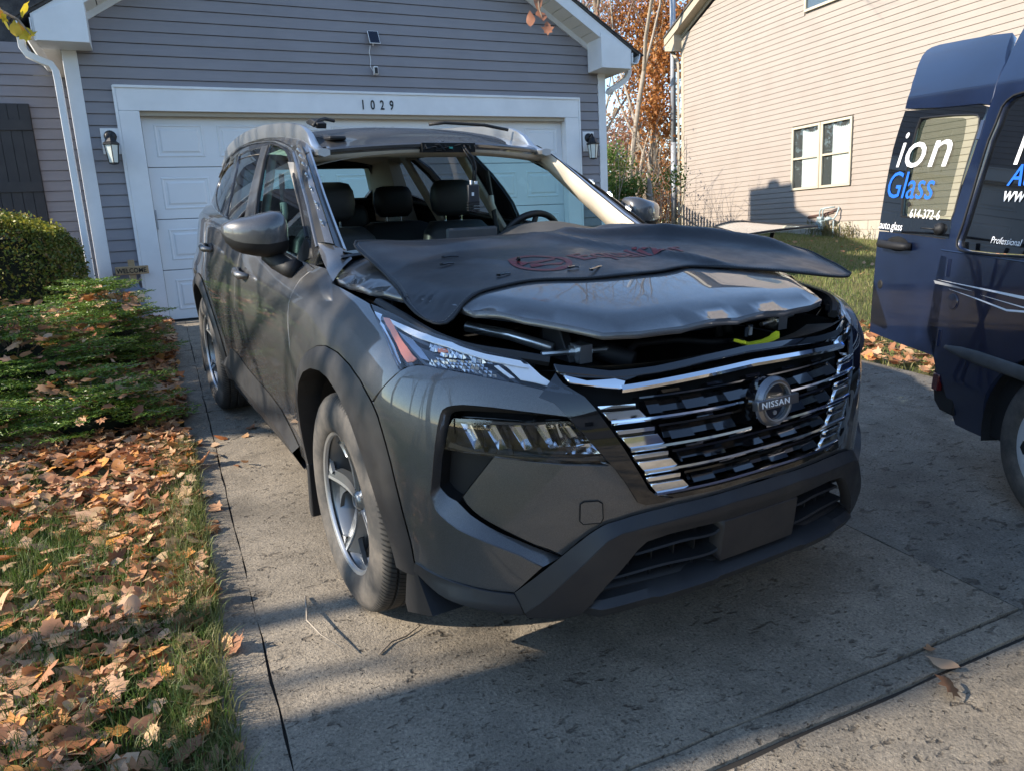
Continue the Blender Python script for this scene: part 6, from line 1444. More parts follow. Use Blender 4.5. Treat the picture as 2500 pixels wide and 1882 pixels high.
# ---- engine bay under the raised bonnet ----
eng = MB(); eng.box((-.60,-.62,.55),(.60,.38,.80)); eng.build('engine_block', M_DARK, suv)
V = []; n_ = 40      # radiator support / upper tie bar following the nose
for i in range(n_+1):
    u = lerp(-.60, .60, i/n_)
    V += [S(u, .978, .0), S(u, .99, -.035), tuple(Vector(S(u, .99, -.035))+Vector((0,.10,-.02))), tuple(Vector(S(u, .99, -.035))+Vector((0,.11,-.07)))]
mk('radiator_cover', V, [(i*4+q, i*4+4+q, i*4+5+q, i*4+q+1) for i in range(n_) for q in range(3)], varied('dusty_black_plastic', (.02,.019,.018), (.07,.058,.045), 9, .7, .2, 90, .002), suv, auto=30)
for s in (-1, 1):
    for (ua, ub_, za, zb_, rr) in ((.62,1.50,1.0,1.045,.014),(.66,1.45,.985,1.02,.009)):
        pth = []
        for i in range(22):
            u = lerp(ua, ub_, i/21); p = Vector(S(s*u, min(1.13, pchip([.6,.8,1.0,1.2,1.5],[1.00,1.045,1.085,1.10,1.10], u)+.012), -.012-(.02 if rr < .01 else 0))); pth.append(p+Vector((0,0,-.006)))
        MB().tube(pth, rr, 6).build('fender_seal', M_MBLK, suv)
    b = MB()
    for i in range(9):
        u = .72+i*.085; p = Vector(S(s*u, pchip([.6,.8,1.0,1.2,1.5],[1.00,1.045,1.085,1.10,1.10], u)+.014, -.025)); b.box((p.x-.012, p.y-.014, p.z-.012), (p.x+.012, p.y+.014, p.z+.006))
    b.build('seal_clips', M_MBLK, suv)
    MB().tube([(s*.44,-.55,.93),(s*.50,-.42,.955),(s*.58,-.30,.97)], .016, 10).build('bonnet_damper', M_SATIN, suv, smooth=True)
    b = MB(); b.tube([(s*.36,-.62,.925),(s*.42,-.60,.93)], .016, 10).tube([(s*.30,-.63,.925),(s*.50,-.585,.93)], .008, 8); b.box((s*.37,-.64,.90),(s*.41,-.585,.95)); b.build('rail_coupling', M_SATIN, suv)
    MB().box((s*.62,.0,.86),(s*.75,.34,1.0)).build('strut_tower', M_MBLK, suv, bevel=.02)
    MB().tube([(s*.70,.30,1.02),(s*.68,.18,1.03),(s*.65,.08,1.01),(s*.69,.0,.99)], .012, 8).build('wiring_loom', M_MBLK, suv, smooth=True)
b = MB(); b.tube([(-.30,-.66,.90),(-.20,-.62,.925),(-.05,-.63,.92),(.05,-.66,.905),(.12,-.67,.90)], .010, 8); b.build('release_cable', M_MBLK, suv, smooth=True)
MB().box((-.36,-.58,.86),(-.20,-.50,.92)).build('air_duct', M_MBLK, suv, bevel=.01); MB().tube([(-.26,-.68,.895),(-.34,-.55,.93),(-.38,-.42,.94)], .028, 10).build('air_hose', M_MBLK, suv, smooth=True)
b = MB(); b.tube([(.15,-.60,.90),(.16,-.56,.99)], .012, 8).tube([(.21,-.58,.90),(.23,-.5,.98)], .018, 8).tube([(.28,-.52,.90),(.25,-.45,1.0)], .012, 8); b.build('coolant_hoses', M_MBLK, suv, smooth=True)
b = MB()
for x, y, r in ((.235,-.64,.012),(.20,-.66,.008)): b.lathe([(0,.0),(r,0),(r,.03),(0,.032)], Matrix.Translation((x,y,.905)), 12)
b.build('bolts', M_CHROME, suv)
MB().box((.215,-.66,.905),(.228,-.652,.93)).build('white_clip', M_WHITE, suv)
MB().lathe([(0,0),(.022,0),(.022,.006),(0,.008)], Matrix.Translation((.12,-.70,.905)), 16).build('grommet', M_MBLK, suv)
for s in (-1,1): MB().prism([(-.62,.90),(-.50,.90),(-.47,1.0),(-.56,1.0)], 'x', s*.40, s*.43).build('latch_bracket', M_MBLK, suv, bevel=.004)
# yellow trim tool lying on the radiator cover
t = thing('yellow_trim_tool', 'small yellow plastic pry tool lying in the open gap above the grille', 'tool')
p0 = Vector(S(-.02, .99, -.05)); p1 = Vector(S(-.19, .99, -.05))
p0.z += .018; p1.z += .022
b = MB(); ax_ = (p1-p0).normalized(); up_ = Vector((0,0,1)); sd_ = ax_.cross(up_).normalized()
pts_ = [(0,.022,.011),(.02,.012,.006),(.05,.009,.004),(.10,.008,.004),(.135,.010,.004),(.15,.014,.006),(.158,.006,.012)]
V = []
for t_, w_, dz in pts_:
    c = p0+ax_*t_*1.0+up_*(dz+.010*(abs(t_-.08)/.08)**2)
    V += [c-sd_*w_-up_*.004, c+sd_*w_-up_*.004, c+sd_*w_+up_*.005, c-sd_*w_+up_*.005]
V = [tuple(CARMAT @ Vector(v)) for v in V]; tl = CARMAT @ p0
b.add([(v[0]-tl.x, v[1]-tl.y, v[2]-tl.z) for v in V], [(i*4+k, i*4+(k+1)%4, i*4+4+(k+1)%4, i*4+4+k) for i in range(len(pts_)-1) for k in range(4)]+[(3,2,1,0), tuple(4*(len(pts_)-1)+k for k in range(4))])
bpy.data.objects.remove(t); t = b.build('yellow_trim_tool', mat('yellow_plastic', (.62,.62,.03), .4), None, auto=40); t.location = tl
tag(t, 'small yellow plastic pry tool lying in the open gap above the grille', 'tool')
# ================= protective mat on the bonnet =================
M_MAT = varied('mat_vinyl', (.014,.014,.016), (.023,.023,.025), 5, .38, .18, 700, .0006, rr=(.30,.46))
M_RED = mat('red_print', (.15,.014,.013), .45)
def poly3(P, t):
    d = [0]
    for i in range(1, len(P)): d.append(d[-1]+math.dist(P[i][:2], P[i-1][:2]))
    return tuple(pchip(d, [p[k] for p in P], t*d[-1]) for k in range(3))
mF = [(-.728,-.340,1.016),(-.714,-.385,1.008),(-.692,-.404,1.010),(-.653,-.402,1.022),(-.60,-.385,1.040),(-.52,-.37,1.062),(-.385,-.365,1.080),(-.22,-.43,1.096),(.03,-.445,1.099),(.12,-.43,1.102),(.19,-.415,1.100),(.30,-.47,1.092),(.46,-.56,1.076),(.62,-.625,1.052),(.72,-.62,1.042),(.775,-.595,1.047)]
mB = [(-.695,.305,1.192),(-.60,.36,1.185),(-.45,.40,1.172),(-.2,.42,1.168),(.1,.42,1.170),(.4,.40,1.172),(.62,.37,1.170),(.80,.33,1.150)]
mL = [(-.728,-.340,1.016),(-.735,-.30,1.026),(-.728,-.21,1.045),(-.705,-.05,1.082),(-.70,.08,1.115),(-.715,.20,1.162),(-.715,.26,1.185),(-.695,.305,1.192)]
mR = [(.775,-.595,1.047),(.835,-.48,1.072),(.865,-.30,1.108),(.875,-.05,1.130),(.86,.15,1.142),(.80,.33,1.150)]
def wrk(x, y):
    r = 0
    def ridge(x0, y0, x1, y1, w_, h_):
        d = Vector((x1-x0, y1-y0)); l = d.length; d /= l; q = Vector((x-x0, y-y0)); t = q.dot(d)/l; s = q.x*d.y-q.y*d.x
        return h_*math.exp(-(s/w_)**2)*sm(-.08, .12, t)*sm(1.12, .85, t)
    r += ridge(.02, .36, .30, -.44, .030, .020)+ridge(.20, .38, .52, .0, .032, .028)+ridge(.34, .36, .80, -.35, .055, .042)
    r += ridge(-.42, .02, -.20, -.30, .03, .008)+ridge(-.60, .25, -.10, .30, .05, .010)+ridge(.45,.05,.70,-.1,.04,.010)
    r += .006*math.sin(x*9+y*4)*math.sin(y*7-x*3)+.004*math.sin(x*17-y*6+1)
    return r
HPS = resample(hoodP, .02)
NU, NV = 84, 60
GM = []
for j in range(NV+1):
    v = j/NV; row = []
    for i in range(NU+1):
        u = i/NU
        a = Vector(poly3(mF, u)); b_ = Vector(poly3(mB, u)); c_ = Vector(poly3(mL, v)); d_ = Vector(poly3(mR, v))
        p = a.lerp(b_, v)+c_.lerp(d_, u)-(Vector(mF[0]).lerp(Vector(mF[-1]), u)).lerp(Vector(mB[0]).lerp(Vector(mB[-1]), u), v)
        e_ = min(u, 1-u, v, 1-v); inn = sm(0, .12, e_)
        z = p.z+wrk(p.x, p.y)*sm(0, .05, min(v, 1-v)+.0)*.9
        if abs(p.x) < .85 and -.85 < p.y < .45:
            do = 0 if inpoly(p.x, p.y, hoodP) else min(math.hypot(p.x-q[0], p.y-q[1]) for q in HPS)
            z = max(z, hoodz(p.x, p.y)+.006+max(0, wrk(p.x, p.y))*inn-1.1*do)
        row.append(Vector((p.x, p.y, z)))
    GM.append(row)
V = []; 
for row in GM: V += row
nf = len(V); nrm_ = [Vector((0,0,1))]*nf
Fc = [(j*(NU+1)+i, j*(NU+1)+i+1, (j+1)*(NU+1)+i+1, (j+1)*(NU+1)+i) for j in range(NV) for i in range(NU)]
V2 = [v-Vector((0,0,.003)) for v in V]
F2 = [tuple(reversed([q+nf for q in f])) for f in Fc]
rim_ = [(0, i) for i in range(NU)]+[(j, NU) for j in range(NV)]+[(NV, NU-i) for i in range(NU)]+[(NV-j, 0) for j in range(NV)]
ids = [j*(NU+1)+i for j, i in rim_]
F3 = [(ids[(k+1)%len(ids)], ids[k], ids[k]+nf, ids[(k+1)%len(ids)]+nf) for k in range(len(ids))]
mroot = thing('hood_mat', 'black vinyl protective mat with red lettering draped over the open suv bonnet', 'mat', matrix=CARMAT)
mk('mat_sheet', V+V2, Fc+F2+F3, M_MAT, mroot, smooth=True)
def mz(x, y):
    best = min((abs(p.x-x)+abs(p.y-y), p.z) for row in GM[::2] for p in row[::2]); return best[1]
mb_ = MB(); ed = [V[i]+Vector((0,0,-.001)) for i in ids]; mb_.tube(ed+[ed[0]], .0042, 6, cap=False); mb_.build('piping', M_MBLK, mroot, smooth=True)
# stitching
b = MB(); inn_ = []
for k, (j, i) in enumerate(rim_):
    jj = min(max(j, 1), NV-1); ii = min(max(i, 1), NU-1); inn_.append(GM[jj][ii]+Vector((0,0,.0012)))
for k in range(0, len(inn_)-1):
    a, c = inn_[k], inn_[k+1]
    if (a-c).length > .002:
        for q in (.1, .6): p0 = a.lerp(c, q); p1 = a.lerp(c, q+.3); b.tube([p0, p1], .0011, 3)
o = b.build('stitching', mat('grey_thread', (.12,.12,.12), .8), mroot); o['kind'] = 'stuff'
# red print, draped on the sheet
G_ = np.array([[tuple(p) for p in row] for row in GM])
flat_ = G_.reshape(-1, 3)
def drape(me, dz=.0018):
    bm = bmesh.new(); bm.from_mesh(me); bmesh.ops.triangulate(bm, faces=bm.faces[:])
    for _ in range(5):
        e = [e for e in bm.edges if e.calc_length() > .016]
        if not e: break
        bmesh.ops.subdivide_edges(bm, edges=e, cuts=1); bmesh.ops.triangulate(bm, faces=bm.faces[:])
    for v in bm.verts:
        d = (flat_[:, 0]-v.co.x)**2+(flat_[:, 1]-v.co.y)**2; ix_ = np.argpartition(d, 5)[:5]; w_ = 1/(d[ix_]+1e-6); v.co.z = float((flat_[ix_, 2]*w_).sum()/w_.sum())+dz
    bm.to_mesh(me); bm.free()
o = textmesh('red_lettering', 'Equalizer', .16, M_RED, mroot, frame((-.115,-.235,0),(1,-.02,0),(.12,1,0)), extrude=0, sx=.80, ofs=.003); drape(o.data)
b = MB(); n_ = 48
def ell(cx, cy, rx, ry, a): return (cx+rx*math.cos(a)+.12*ry*math.sin(a), cy+ry*math.sin(a), 0)
for i in range(n_):
    a0 = 2*PI*i/n_; a1 = 2*PI*(i+1)/n_
    b.add([ell(-.235,-.165,.105,.135,a0), ell(-.235,-.165,.105,.135,a1), ell(-.235,-.165,.085,.108,a1), ell(-.235,-.165,.085,.108,a0)], [(0,1,2,3)])
b.add([(-.32,-.19,0),(-.16,-.145,0),(-.15,-.12,0),(-.31,-.150,0)], [(0,1,2,3)]); b.add([(-.33,-.16,0),(-.31,-.10,0),(-.28,-.10,0),(-.30,-.16,0)], [(0,1,2,3)]); b.add([(-.30,-.22,0),(-.20,-.235,0),(-.16,-.20,0),(-.29,-.19,0)], [(0,1,2,3)])
o = b.build('red_logo', M_RED, mroot); drape(o.data)
# small plastic clips left on the mat
for k, (x, y, l_, a_, lab) in enumerate(((-.43,-.27,.05,.2,'short thick black clip lying at the left end of the red logo on the mat'),(-.20,-.31,.035,-.1,'tiny black clip lying left of the long clip on the mat'),(-.15,-.36,.10,.6,'longest black clip lying in front of the red lettering on the mat'),(-.43,.10,.055,-.25,'thin black clip lying near the back left of the mat'),(-.50,-.02,.05,.15,'black clip lying alone on the left part of the mat'),(-.30,-.14,.02,.9,'tiny round black clip standing on the red logo'))):
    z = None
    d = (flat_[:, 0]-x)**2+(flat_[:, 1]-y)**2; z = float(flat_[int(np.argmin(d)), 2])+.002
    b = MB(); ca, sa = math.cos(a_), math.sin(a_); rr = .0035 if k != 5 else .006
    b.tube([(-ca*l_/2,-sa*l_/2,rr), (ca*l_*.1,sa*l_*.1,rr+.002), (ca*l_/2,sa*l_/2,rr)], [rr*1.2,rr,rr*.8], 6); b.box((-ca*l_/2-.004,-sa*l_/2-.004,0),(-ca*l_/2+.006,-sa*l_/2+.004,.007))
    o = b.build('plastic_clip', M_GBLK, None); o.matrix_world = CARMAT @ Matrix.Translation((x, y, z)); tag(o, lab, 'clip', 'clips on the mat')
# ================= removed windshield on a stand, right of the suv =================
wt = thing('windshield_glass', 'curved windshield glass lying flat on a stand to the right of the suv', 'windshield', matrix=CARMAT)
c4 = [(1.21,.30,1.105),(1.50,.78,1.10),(2.06,1.02,1.10),(1.94,.44,1.105)]
def wsf(u, v, o):
    a = Vector(c4[0]).lerp(Vector(c4[1]), v); c = Vector(c4[3]).lerp(Vector(c4[2]), v); p = a.lerp(c, u)
    return (p.x, p.y, p.z+.016*math.sin(PI*u)*(0.4+.6*v)+.012*v*(1-u)+o)
rim5 = [(.03,0),(.97,0),(1,.05),(1,.95),(.96,1),(.04,1),(0,.95),(0,.05)]
M_WSG = mat('windshield_film', (.60,.60,.50), .12, 0, 1.0)
v_ = coords(M_WSG)
panel('glass_sheet', lambda u, v, o: wsf(u, v, 0), rim5, M_WSG, wt, [], .06, .006, 0, outward=lambda p: Vector((0,0,1)))
edge_ = [wsf(u, v, .002) for u, v in resample(rim5, .05)]
MB().tube(edge_+[edge_[0]], .006, 5).build('rubber_seal', M_MBLK, wt)
b = MB()
for x, y in ((1.5,.50),(1.72,.56),(1.55,.72),(1.75,.76)): b.tube([(x,y,0),(1.62,.62,.55),(x,y,1.09)], .012, 6)
st_ = b.build('glass_stand', M_BLACKM, None, smooth=True); st_.matrix_world = CARMAT; tag(st_, 'black folding stand legs under the removed windshield glass', 'stand')

# ================= blue van =================
vy = math.radians(22); cvy, svy = math.cos(vy), math.sin(vy); cs_, ss_ = math.cos(SLOPE), math.sin(SLOPE)
VM = Matrix(((1,0,0,0),(0,cs_,-ss_,0),(0,ss_,cs_,0),(0,0,0,1))) @ Matrix(((cvy,svy,0,0),(-svy,cvy,0,0),(0,0,1,0),(0,0,0,1)))
VX = 1.843; VY0 = -.12
VT = VM @ Matrix.Translation((VX, VY0, 0))
van = thing('cargo_van', 'dark navy cargo van with rear door swung open and white auto glass lettering', 'van', matrix=VT)
M_NAVY = mat('navy_paint', (.004,.009,.030), .32, .2, 1.0, .03)
v_ = coords(M_NAVY); L(M_NAVY, mixc(M_NAVY, ramp(M_NAVY, noise(M_NAVY, v_, 2.5, 4), [(.35, g3(0)), (.65, g3(1))]), (.0035,.008,.028), (.005,.012,.040)), BS(M_NAVY).inputs['Base Color'])
L(M_NAVY, ramp(M_NAVY, noise(M_NAVY, v_, 5, 5, .7), [(.4, g3(.02)), (.7, g3(.12))]), BS(M_NAVY).inputs['Coat Roughness'])
M_VTRIM = varied('grey_rub_strip', (.075,.075,.075), (.05,.05,.05), 9, .6, .1, 200, .001)
M_DTINT = mat('dark_tint_glass', (.004,.005,.007), .04, 0, 1, .01)
M_LETW = mat('white_vinyl', (.75,.76,.78), .4); M_LETB = mat('blue_vinyl', (.02,.13,.65), .4)
def vp(y, z, o=0.):
    # side skin: local x = across (0 at the side plane, + into the van), y rear, z up ; leans in above the belt
    yy = y-VY0
    t = max(0., (z-1.03)); x = .085*t+.10*t*t*t; 
    if z > 1.70: x += .75*(z-1.70)**2*1.6
    if z < .45: x += .05*(.45-z)/.25
    return (x-o, yy, z)
def vpanel(name, P, m, off=0., holes=(), thick=.03, step=.05, gap=.002, parent=None):
    return panel(name, lambda u, v, o: vp(u, v, off), P, m, parent or van, holes, step, thick, gap, outward=lambda p: Vector((-1,0,0)))
bw = [(-0.525, 1.665), (0.412, 1.679), (0.464, 1.673), (0.494, 1.657), (0.512, 1.636), (0.519, 1.571), (0.534, 1.501), (0.548, 1.298), (0.564, 1.151), (0.58, 1.077), (0.575, 1.055), (0.558, 1.044), (0.515, 1.038), (0.343, 1.041), (0.168, 1.051), (-0.598, 1.06)]
rear_edge = [(0.716, 1.977), (0.664, 1.901), (0.625, 1.825), (0.604, 1.686), (0.609, 1.607), (0.624, 1.451), (0.655, 1.219), (0.683, 1.05), (0.705, 0.9), (0.715, 0.76), (0.723, 0.636), (0.671, 0.565), (0.612, 0.461), (0.551, 0.377), (0.483, 0.232)]
wa = [(VY0+.40*math.cos(math.radians(t)), .32+.37*math.sin(math.radians(t))) for t in range(-14, 196, 7)]
side = [(-3.0,1.90)]+rear_edge+[(.40,.232),(.30,.236)]+wa[0:]+[(-.60,.25),(-3.0,.25)]
vpanel('body_side', side, M_NAVY, holes=[bw])
vpanel('side_window', bw, M_DTINT, off=-.012, thick=.004)
b = MB(); pth = [vp(y, z, .004) for y, z in resample(inset(bw, -.006), .04)]; b.tube(pth+[pth[0]], .005, 5); b.build('window_seal', M_MBLK, van)
# roof and rear structure
V = []; n_ = 24
for i in range(n_+1):
    y = lerp(-3.0, .40, i/n_); 
    for q in range(9):
        t = q/8; x0 = vp(y, 1.90)[0]; x = x0+t*(1.55-2*.0-x0*2); z = 1.90+.105*math.sin(PI*min(1, t*1.0))**.5-.05*sm(.1, .42, y)*0
        V.append((x, y-VY0, z))
mk('roof', V, [(i*9+q, i*9+q+1, i*9+10+q, i*9+9+q) for i in range(n_) for q in range(8)], M_NAVY, van, smooth=True)
MB().box((.10,-2.9,.28),(1.60,.40-VY0,.34)).build('load_floor', M_MBLK, van); MB().box((1.55,-2.9,.3),(1.62,.40-VY0,1.92)).build('far_side', M_NAVY, van)
MB().box((.06,-2.9,.25),(.075,.30-VY0,1.0)).build('inner_wall', M_MBLK, van); 
MB().box((.35,-1.4,.35),(1.5,-1.3,1.85)).build('bulkhead', M_MBLK, van)
# glass racks visible through the side glass
b = MB(); b.tube([(.4,-.2,1.1),(.4,.2,1.6)], .02, 6).tube([(.6,-.3,1.1),(.5,.3,1.5)], .02, 6); b.build('rack', M_GAL, van)
# stripes, rub strip, seams
vs_ = MB()
def vstripe(name, P, m, o=.003): vpanel(name, P, m, off=o, thick=.001, gap=0, step=.06)
vstripe('grey_stripe', [(.714,.880),(.700,.866),(.423,.868),(.60,.878)], mat('silver_stripe', (.45,.46,.48), .4, .5))
vstripe('white_stripe', [(.686,.887),(.40,.884),(.127,.880),(-.5,.876),(-.5,.888),(.127,.892),(.40,.890)], M_LETW, .0035)
vstripe('white_stripe', [(.600,.856),(.40,.838),(.205,.818),(.115,.828),(-.5,.832),(-.5,.840),(.115,.836),(.21,.826),(.40,.843)], M_LETW, .0035)
vstripe('white_stripe', [(.377,.860),(.12,.846),(-.5,.846),(-.5,.851),(.12,.851)], M_LETW, .0035)
V = []; n_ = 30
for i in range(n_+1):
    y = lerp(.556, -2.6, (i/n_)); w_ = .030 if i > 1 else (.024 if i else .010)
    for k in range(9):
        a = PI*k/8; V.append(vp(y, .590+w_*math.cos(a), .003+.012*math.sin(a)))
mk('rub_strip', V, [(i*9+q, i*9+q+1, i*9+10+q, i*9+9+q) for i in range(n_) for q in range(8)], M_VTRIM, van, smooth=True)
b = MB(); b.tube([vp(y, 1.025, .001) for y in (.69,.3,-.3,-2.8)], .004, 5); b.build('belt_crease', M_NAVY, van)
b = MB(); b.tube([vp(.18, z, .0015) for z in (1.65,1.3,1.0,.9)], .003, 4); 
MB().lathe([(0,.006),(.034,.005),(.036,.002),(.040,.002),(.042,-.004),(0,-.004)], frame(vp(.557,.804,.0),(0,0,1),(0,1,0)), 28).build('fuel_flap', M_NAVY, van, smooth=False)
M_TAIL = mat('dark_red_lens', (.09,.008,.01), .2, 0, 1)
MB().prism([(.745,.53),(.775,.50),(.780,.40),(.75,.31),(.70,.275),(.60,.275),(.60,.45),(.70,.55)], 'x', .02, 1.5).build('rear_bumper', M_MBLK, van, bevel=.01)
MB().box((-.004,.700,.37),(.06,.745,.45)).build('rear_reflector', M_TAIL, van, bevel=.004)
# wheel
vw = bpy.data.objects.new('wheel', None); COL.objects.link(vw); vw.parent = van; vw.location = (.135, 0, .318)
Rv = Matrix.Rotation(-PI/2, 4, 'Y')
MB().lathe([(.195,.09),(.205,.105),(.235,.112),(.270,.110),(.298,.10),(.312,.088),(.317,.07),(.318,-.07),(.30,-.10),(.2,-.10)], Rv, 56).build('tyre', M_TYRE, vw, auto=50)
hc = MB().lathe([(0,.098),(.03,.098),(.06,.088),(.13,.085),(.18,.096),(.196,.102),(.205,.100),(.205,.085)], Rv, 56).build('hubcap', mat('silver_plastic', (.50,.52,.54), .35, .4), vw, auto=40)
for k in range(7):
    a = 2*PI*k/7; b = MB(); V = []
    for (r, da) in ((.10,-.10),(.10,.10),(.17,.17),(.185,.0),(.17,-.17)): V.append(tuple(Rv @ Vector((r*math.cos(a+da), r*math.sin(a+da), .094 if r < .15 else .099))))
    b.add(V, [(0,1,2,3,4)]); b.build('hubcap_slot', M_DARK, vw)
V = []; n_ = 30
for i in range(n_+1):
    t = math.radians(lerp(-14, 194, i/n_)); V += [(.02, .40*math.cos(t), .32+.37*math.sin(t)), (.36, .40*math.cos(t), .32+.37*math.sin(t))]
mk('arch_liner', V, [(2*i,2*i+1,2*i+3,2*i+2) for i in range(n_)], M_MBLK, van)
# text on the side window
def vtext(name, s_, size, m, y, z, shear=0, sx=1, off=.0, parent=None, ofs=0, space=1):
    o = textmesh(name, s_, size, m, parent or van, Matrix.Identity(4), extrude=.0004, shear=shear, sx=sx, ofs=ofs, space=space)
    for v in o.data.vertices:
        p = vp(y-v.co.x, z+v.co.y, off+v.co.z); v.co = p
    return o
vtext('lettering', 'Vision', .36, M_LETW, 0.369, 1.408, sx=.8, off=-.008, shear=.12) if False else None
vtext('lettering', 'N', .24, M_LETW, 0.380, 1.400, shear=.12, off=-.008)
vtext('lettering', 'Auto', .12, M_LETB, 0.369, 1.317, shear=.25, off=-.008, ofs=.001)
vtext('lettering', 'www.', .088, M_LETW, 0.380, 1.254, shear=.25, off=-.008, ofs=.0008)
vtext('lettering', 'Professional', .040, M_LETW, 0.386, 1.081, shear=.2, off=-.008, sx=.92)
# open rear door: in line with the side, outer skin towards the camera
vd = bpy.data.objects.new('rear_door', None); COL.objects.link(vd); vd.parent = van
def dpanel(name, P, m, off=0., holes=(), thick=.035, step=.05, gap=.001):
    return panel(name, lambda u, v, o: vp(u, v, off), P, m, vd, holes, step, thick, gap, outward=lambda p: Vector((-1,0,0)))
dtop = [(1.278, 1.697), (1.3, 1.786), (1.362, 1.875), (1.418, 1.928), (1.47, 1.977), (1.49, 2.009), (1.467, 2.022), (1.401, 2.024), (1.183, 2.009), (0.934, 1.989), (0.773, 1.97), (0.634, 1.826), (0.604, 1.686), (0.612, 1.654), (0.677, 1.665), (0.948, 1.674)]
dlow = [(1.251, 1.076), (1.252, 0.98), (1.249, 0.9), (1.246, 0.831), (1.243, 0.75), (1.241, 0.669), (1.227, 0.528), (0.955, 0.524), (0.64, 0.526), (0.64, 0.8), (0.646, 1.074), (0.957, 1.077)]
dgl = [(1.27, 1.687), (0.946, 1.671), (0.676, 1.662), (0.626, 1.649), (0.614, 1.632), (0.629, 1.542), (0.645, 1.341), (0.661, 1.189), (0.652, 1.078), (0.957, 1.079), (1.252, 1.08), (1.26, 1.139), (1.273, 1.299), (1.284, 1.503), (1.276, 1.628)]
wn = [(1.109, 1.638), (0.882, 1.633), (0.706, 1.622), (0.668, 1.615), (0.651, 1.603), (0.637, 1.554), (0.645, 1.443), (0.653, 1.309), (0.657, 1.199), (0.667, 1.161), (0.877, 1.159), (1.069, 1.159), (1.077, 1.174), (1.105, 1.328), (1.115, 1.473), (1.118, 1.586)]
dpanel('door_skin', dtop, M_NAVY); dpanel('door_skin', dlow, M_NAVY); dpanel('window_surround', dgl, M_DTINT, off=.001, holes=[wn])
M_SEETH = glass('door_glass', (.86,.93,.80), .93)
dpanel('pane', wn, M_SEETH, off=-.004, thick=.003)
inn2 = [(1.085, 1.63), (0.922, 1.625), (0.787, 1.616), (0.758, 1.607), (0.749, 1.591), (0.734, 1.523), (0.729, 1.394), (0.731, 1.263), (0.729, 1.194), (0.732, 1.181), (0.745, 1.175), (0.894, 1.172), (1.046, 1.172), (1.058, 1.179), (1.065, 1.199), (1.085, 1.292), (1.108, 1.486), (1.111, 1.596), (1.108, 1.619)]
# perforated sun film sheet
M_PERF = bpy.data.materials.new('perforated_screen'); M_PERF.use_nodes = True
n = M_PERF.node_tree; pb_ = n.nodes['Principled BSDF']; pb_.inputs['Base Color'].default_value = (.03,.033,.028,1); pb_.inputs['Roughness'].default_value = .7
tr_ = n.nodes.new('ShaderNodeBsdfTransparent'); mx_ = n.nodes.new('ShaderNodeMixShader'); tcx = n.nodes.new('ShaderNodeTexCoord'); vo_ = n.nodes.new('ShaderNodeTexVoronoi'); vo_.inputs['Scale'].default_value = 170; vo_.inputs['Randomness'].default_value = .1
n.links.new(tcx.outputs['Object'], vo_.inputs['Vector']); lt_ = n.nodes.new('ShaderNodeMath'); lt_.operation = 'LESS_THAN'; lt_.inputs[1].default_value = .34; n.links.new(vo_.outputs['Distance'], lt_.inputs[0])
mx_.inputs[0].default_value = .30; n.links.new(pb_.outputs[0], mx_.inputs[1]); n.links.new(tr_.outputs[0], mx_.inputs[2]); n.links.new(mx_.outputs[0], n.nodes['Material Output'].inputs[0])
dpanel('perforated_screen', inn2, M_PERF, off=-.012, thick=0)
MB().lathe([(0,.0),(.012,0),(.014,.004),(0,.005)], frame(vp(1.02,1.222,.0),(0,0,1),(0,1,0)), 12).build('wiper_bung', M_MBLK, vd)
b = MB(); pth = [vp(y, z, -.002) for y, z in resample(wn, .03)]; b.tube(pth+[pth[0]], .005, 5); b.build('pane_seal', M_MBLK, vd)
vtext('lettering', 'i', .265, M_LETW, 1.225, 1.405, sx=1.0, off=.004, shear=.15, parent=vd)
vtext('lettering', 'o', .265, M_LETW, 1.163, 1.402, sx=1.32, off=.004, shear=.10, parent=vd)
vtext('lettering', 'n', .265, M_LETW, 0.955, 1.402, sx=1.40, off=.004, shear=.12, parent=vd)
vtext('lettering', 'Glass', .190, M_LETB, 1.257, 1.251, sx=1.02, off=.004, shear=.08, parent=vd)
vtext('lettering', '614-372-6', .062, M_LETW, 0.994, 1.159, sx=.96, off=.0045, parent=vd)
vtext('lettering', '.auto.glass', .058, M_LETW, 1.259, 1.091, sx=.95, off=.0045, parent=vd)
MB().lathe([(0,.03),(.010,.03),(.016,.022),(.026,.018),(.029,.008),(.029,-.01),(0,-.01)], frame(vp(.73,1.118,.0),(0,0,1),(0,1,0)), 20).tube([vp(.73,1.118,.03),vp(.78,1.12,.045),vp(.83,1.118,.03)], .004, 6).build('wiper_spindle', M_MBLK, vd, smooth=True)
b = MB(); b.tube([vp(1.185,1.013,.0),vp(1.165,1.017,.030),(vp(1.06,1.016,.036)),vp(.955,1.018,.030),vp(.935,1.018,.0)], [.020,.021,.020,.021,.020], 10); b.build('door_handle', M_MBLK, vd, smooth=True)
MB().ico(vp(1.06,1.022,-.002), .10, sc=(.08,1.05,.40)).build('handle_recess', M_DARK, vd, smooth=True)
MB().lathe([(0,.004),(.018,.004),(.024,.001),(.025,-.004),(0,-.004)], frame(vp(1.177,.798,.0),(0,0,1),(0,1,0)), 20).build('lock_cover', M_MBLK, vd)
for z in (.62,.95,1.55): MB().tube([vp(.62,z-.04,-.01), vp(.62,z+.04,-.01)], .018, 8).build('hinge', M_NAVY, vd)
dpanel('door_inner_panel', [(p[0]*.98+.015, p[1]) for p in dlow], M_MBLK, off=-.05, thick=0)
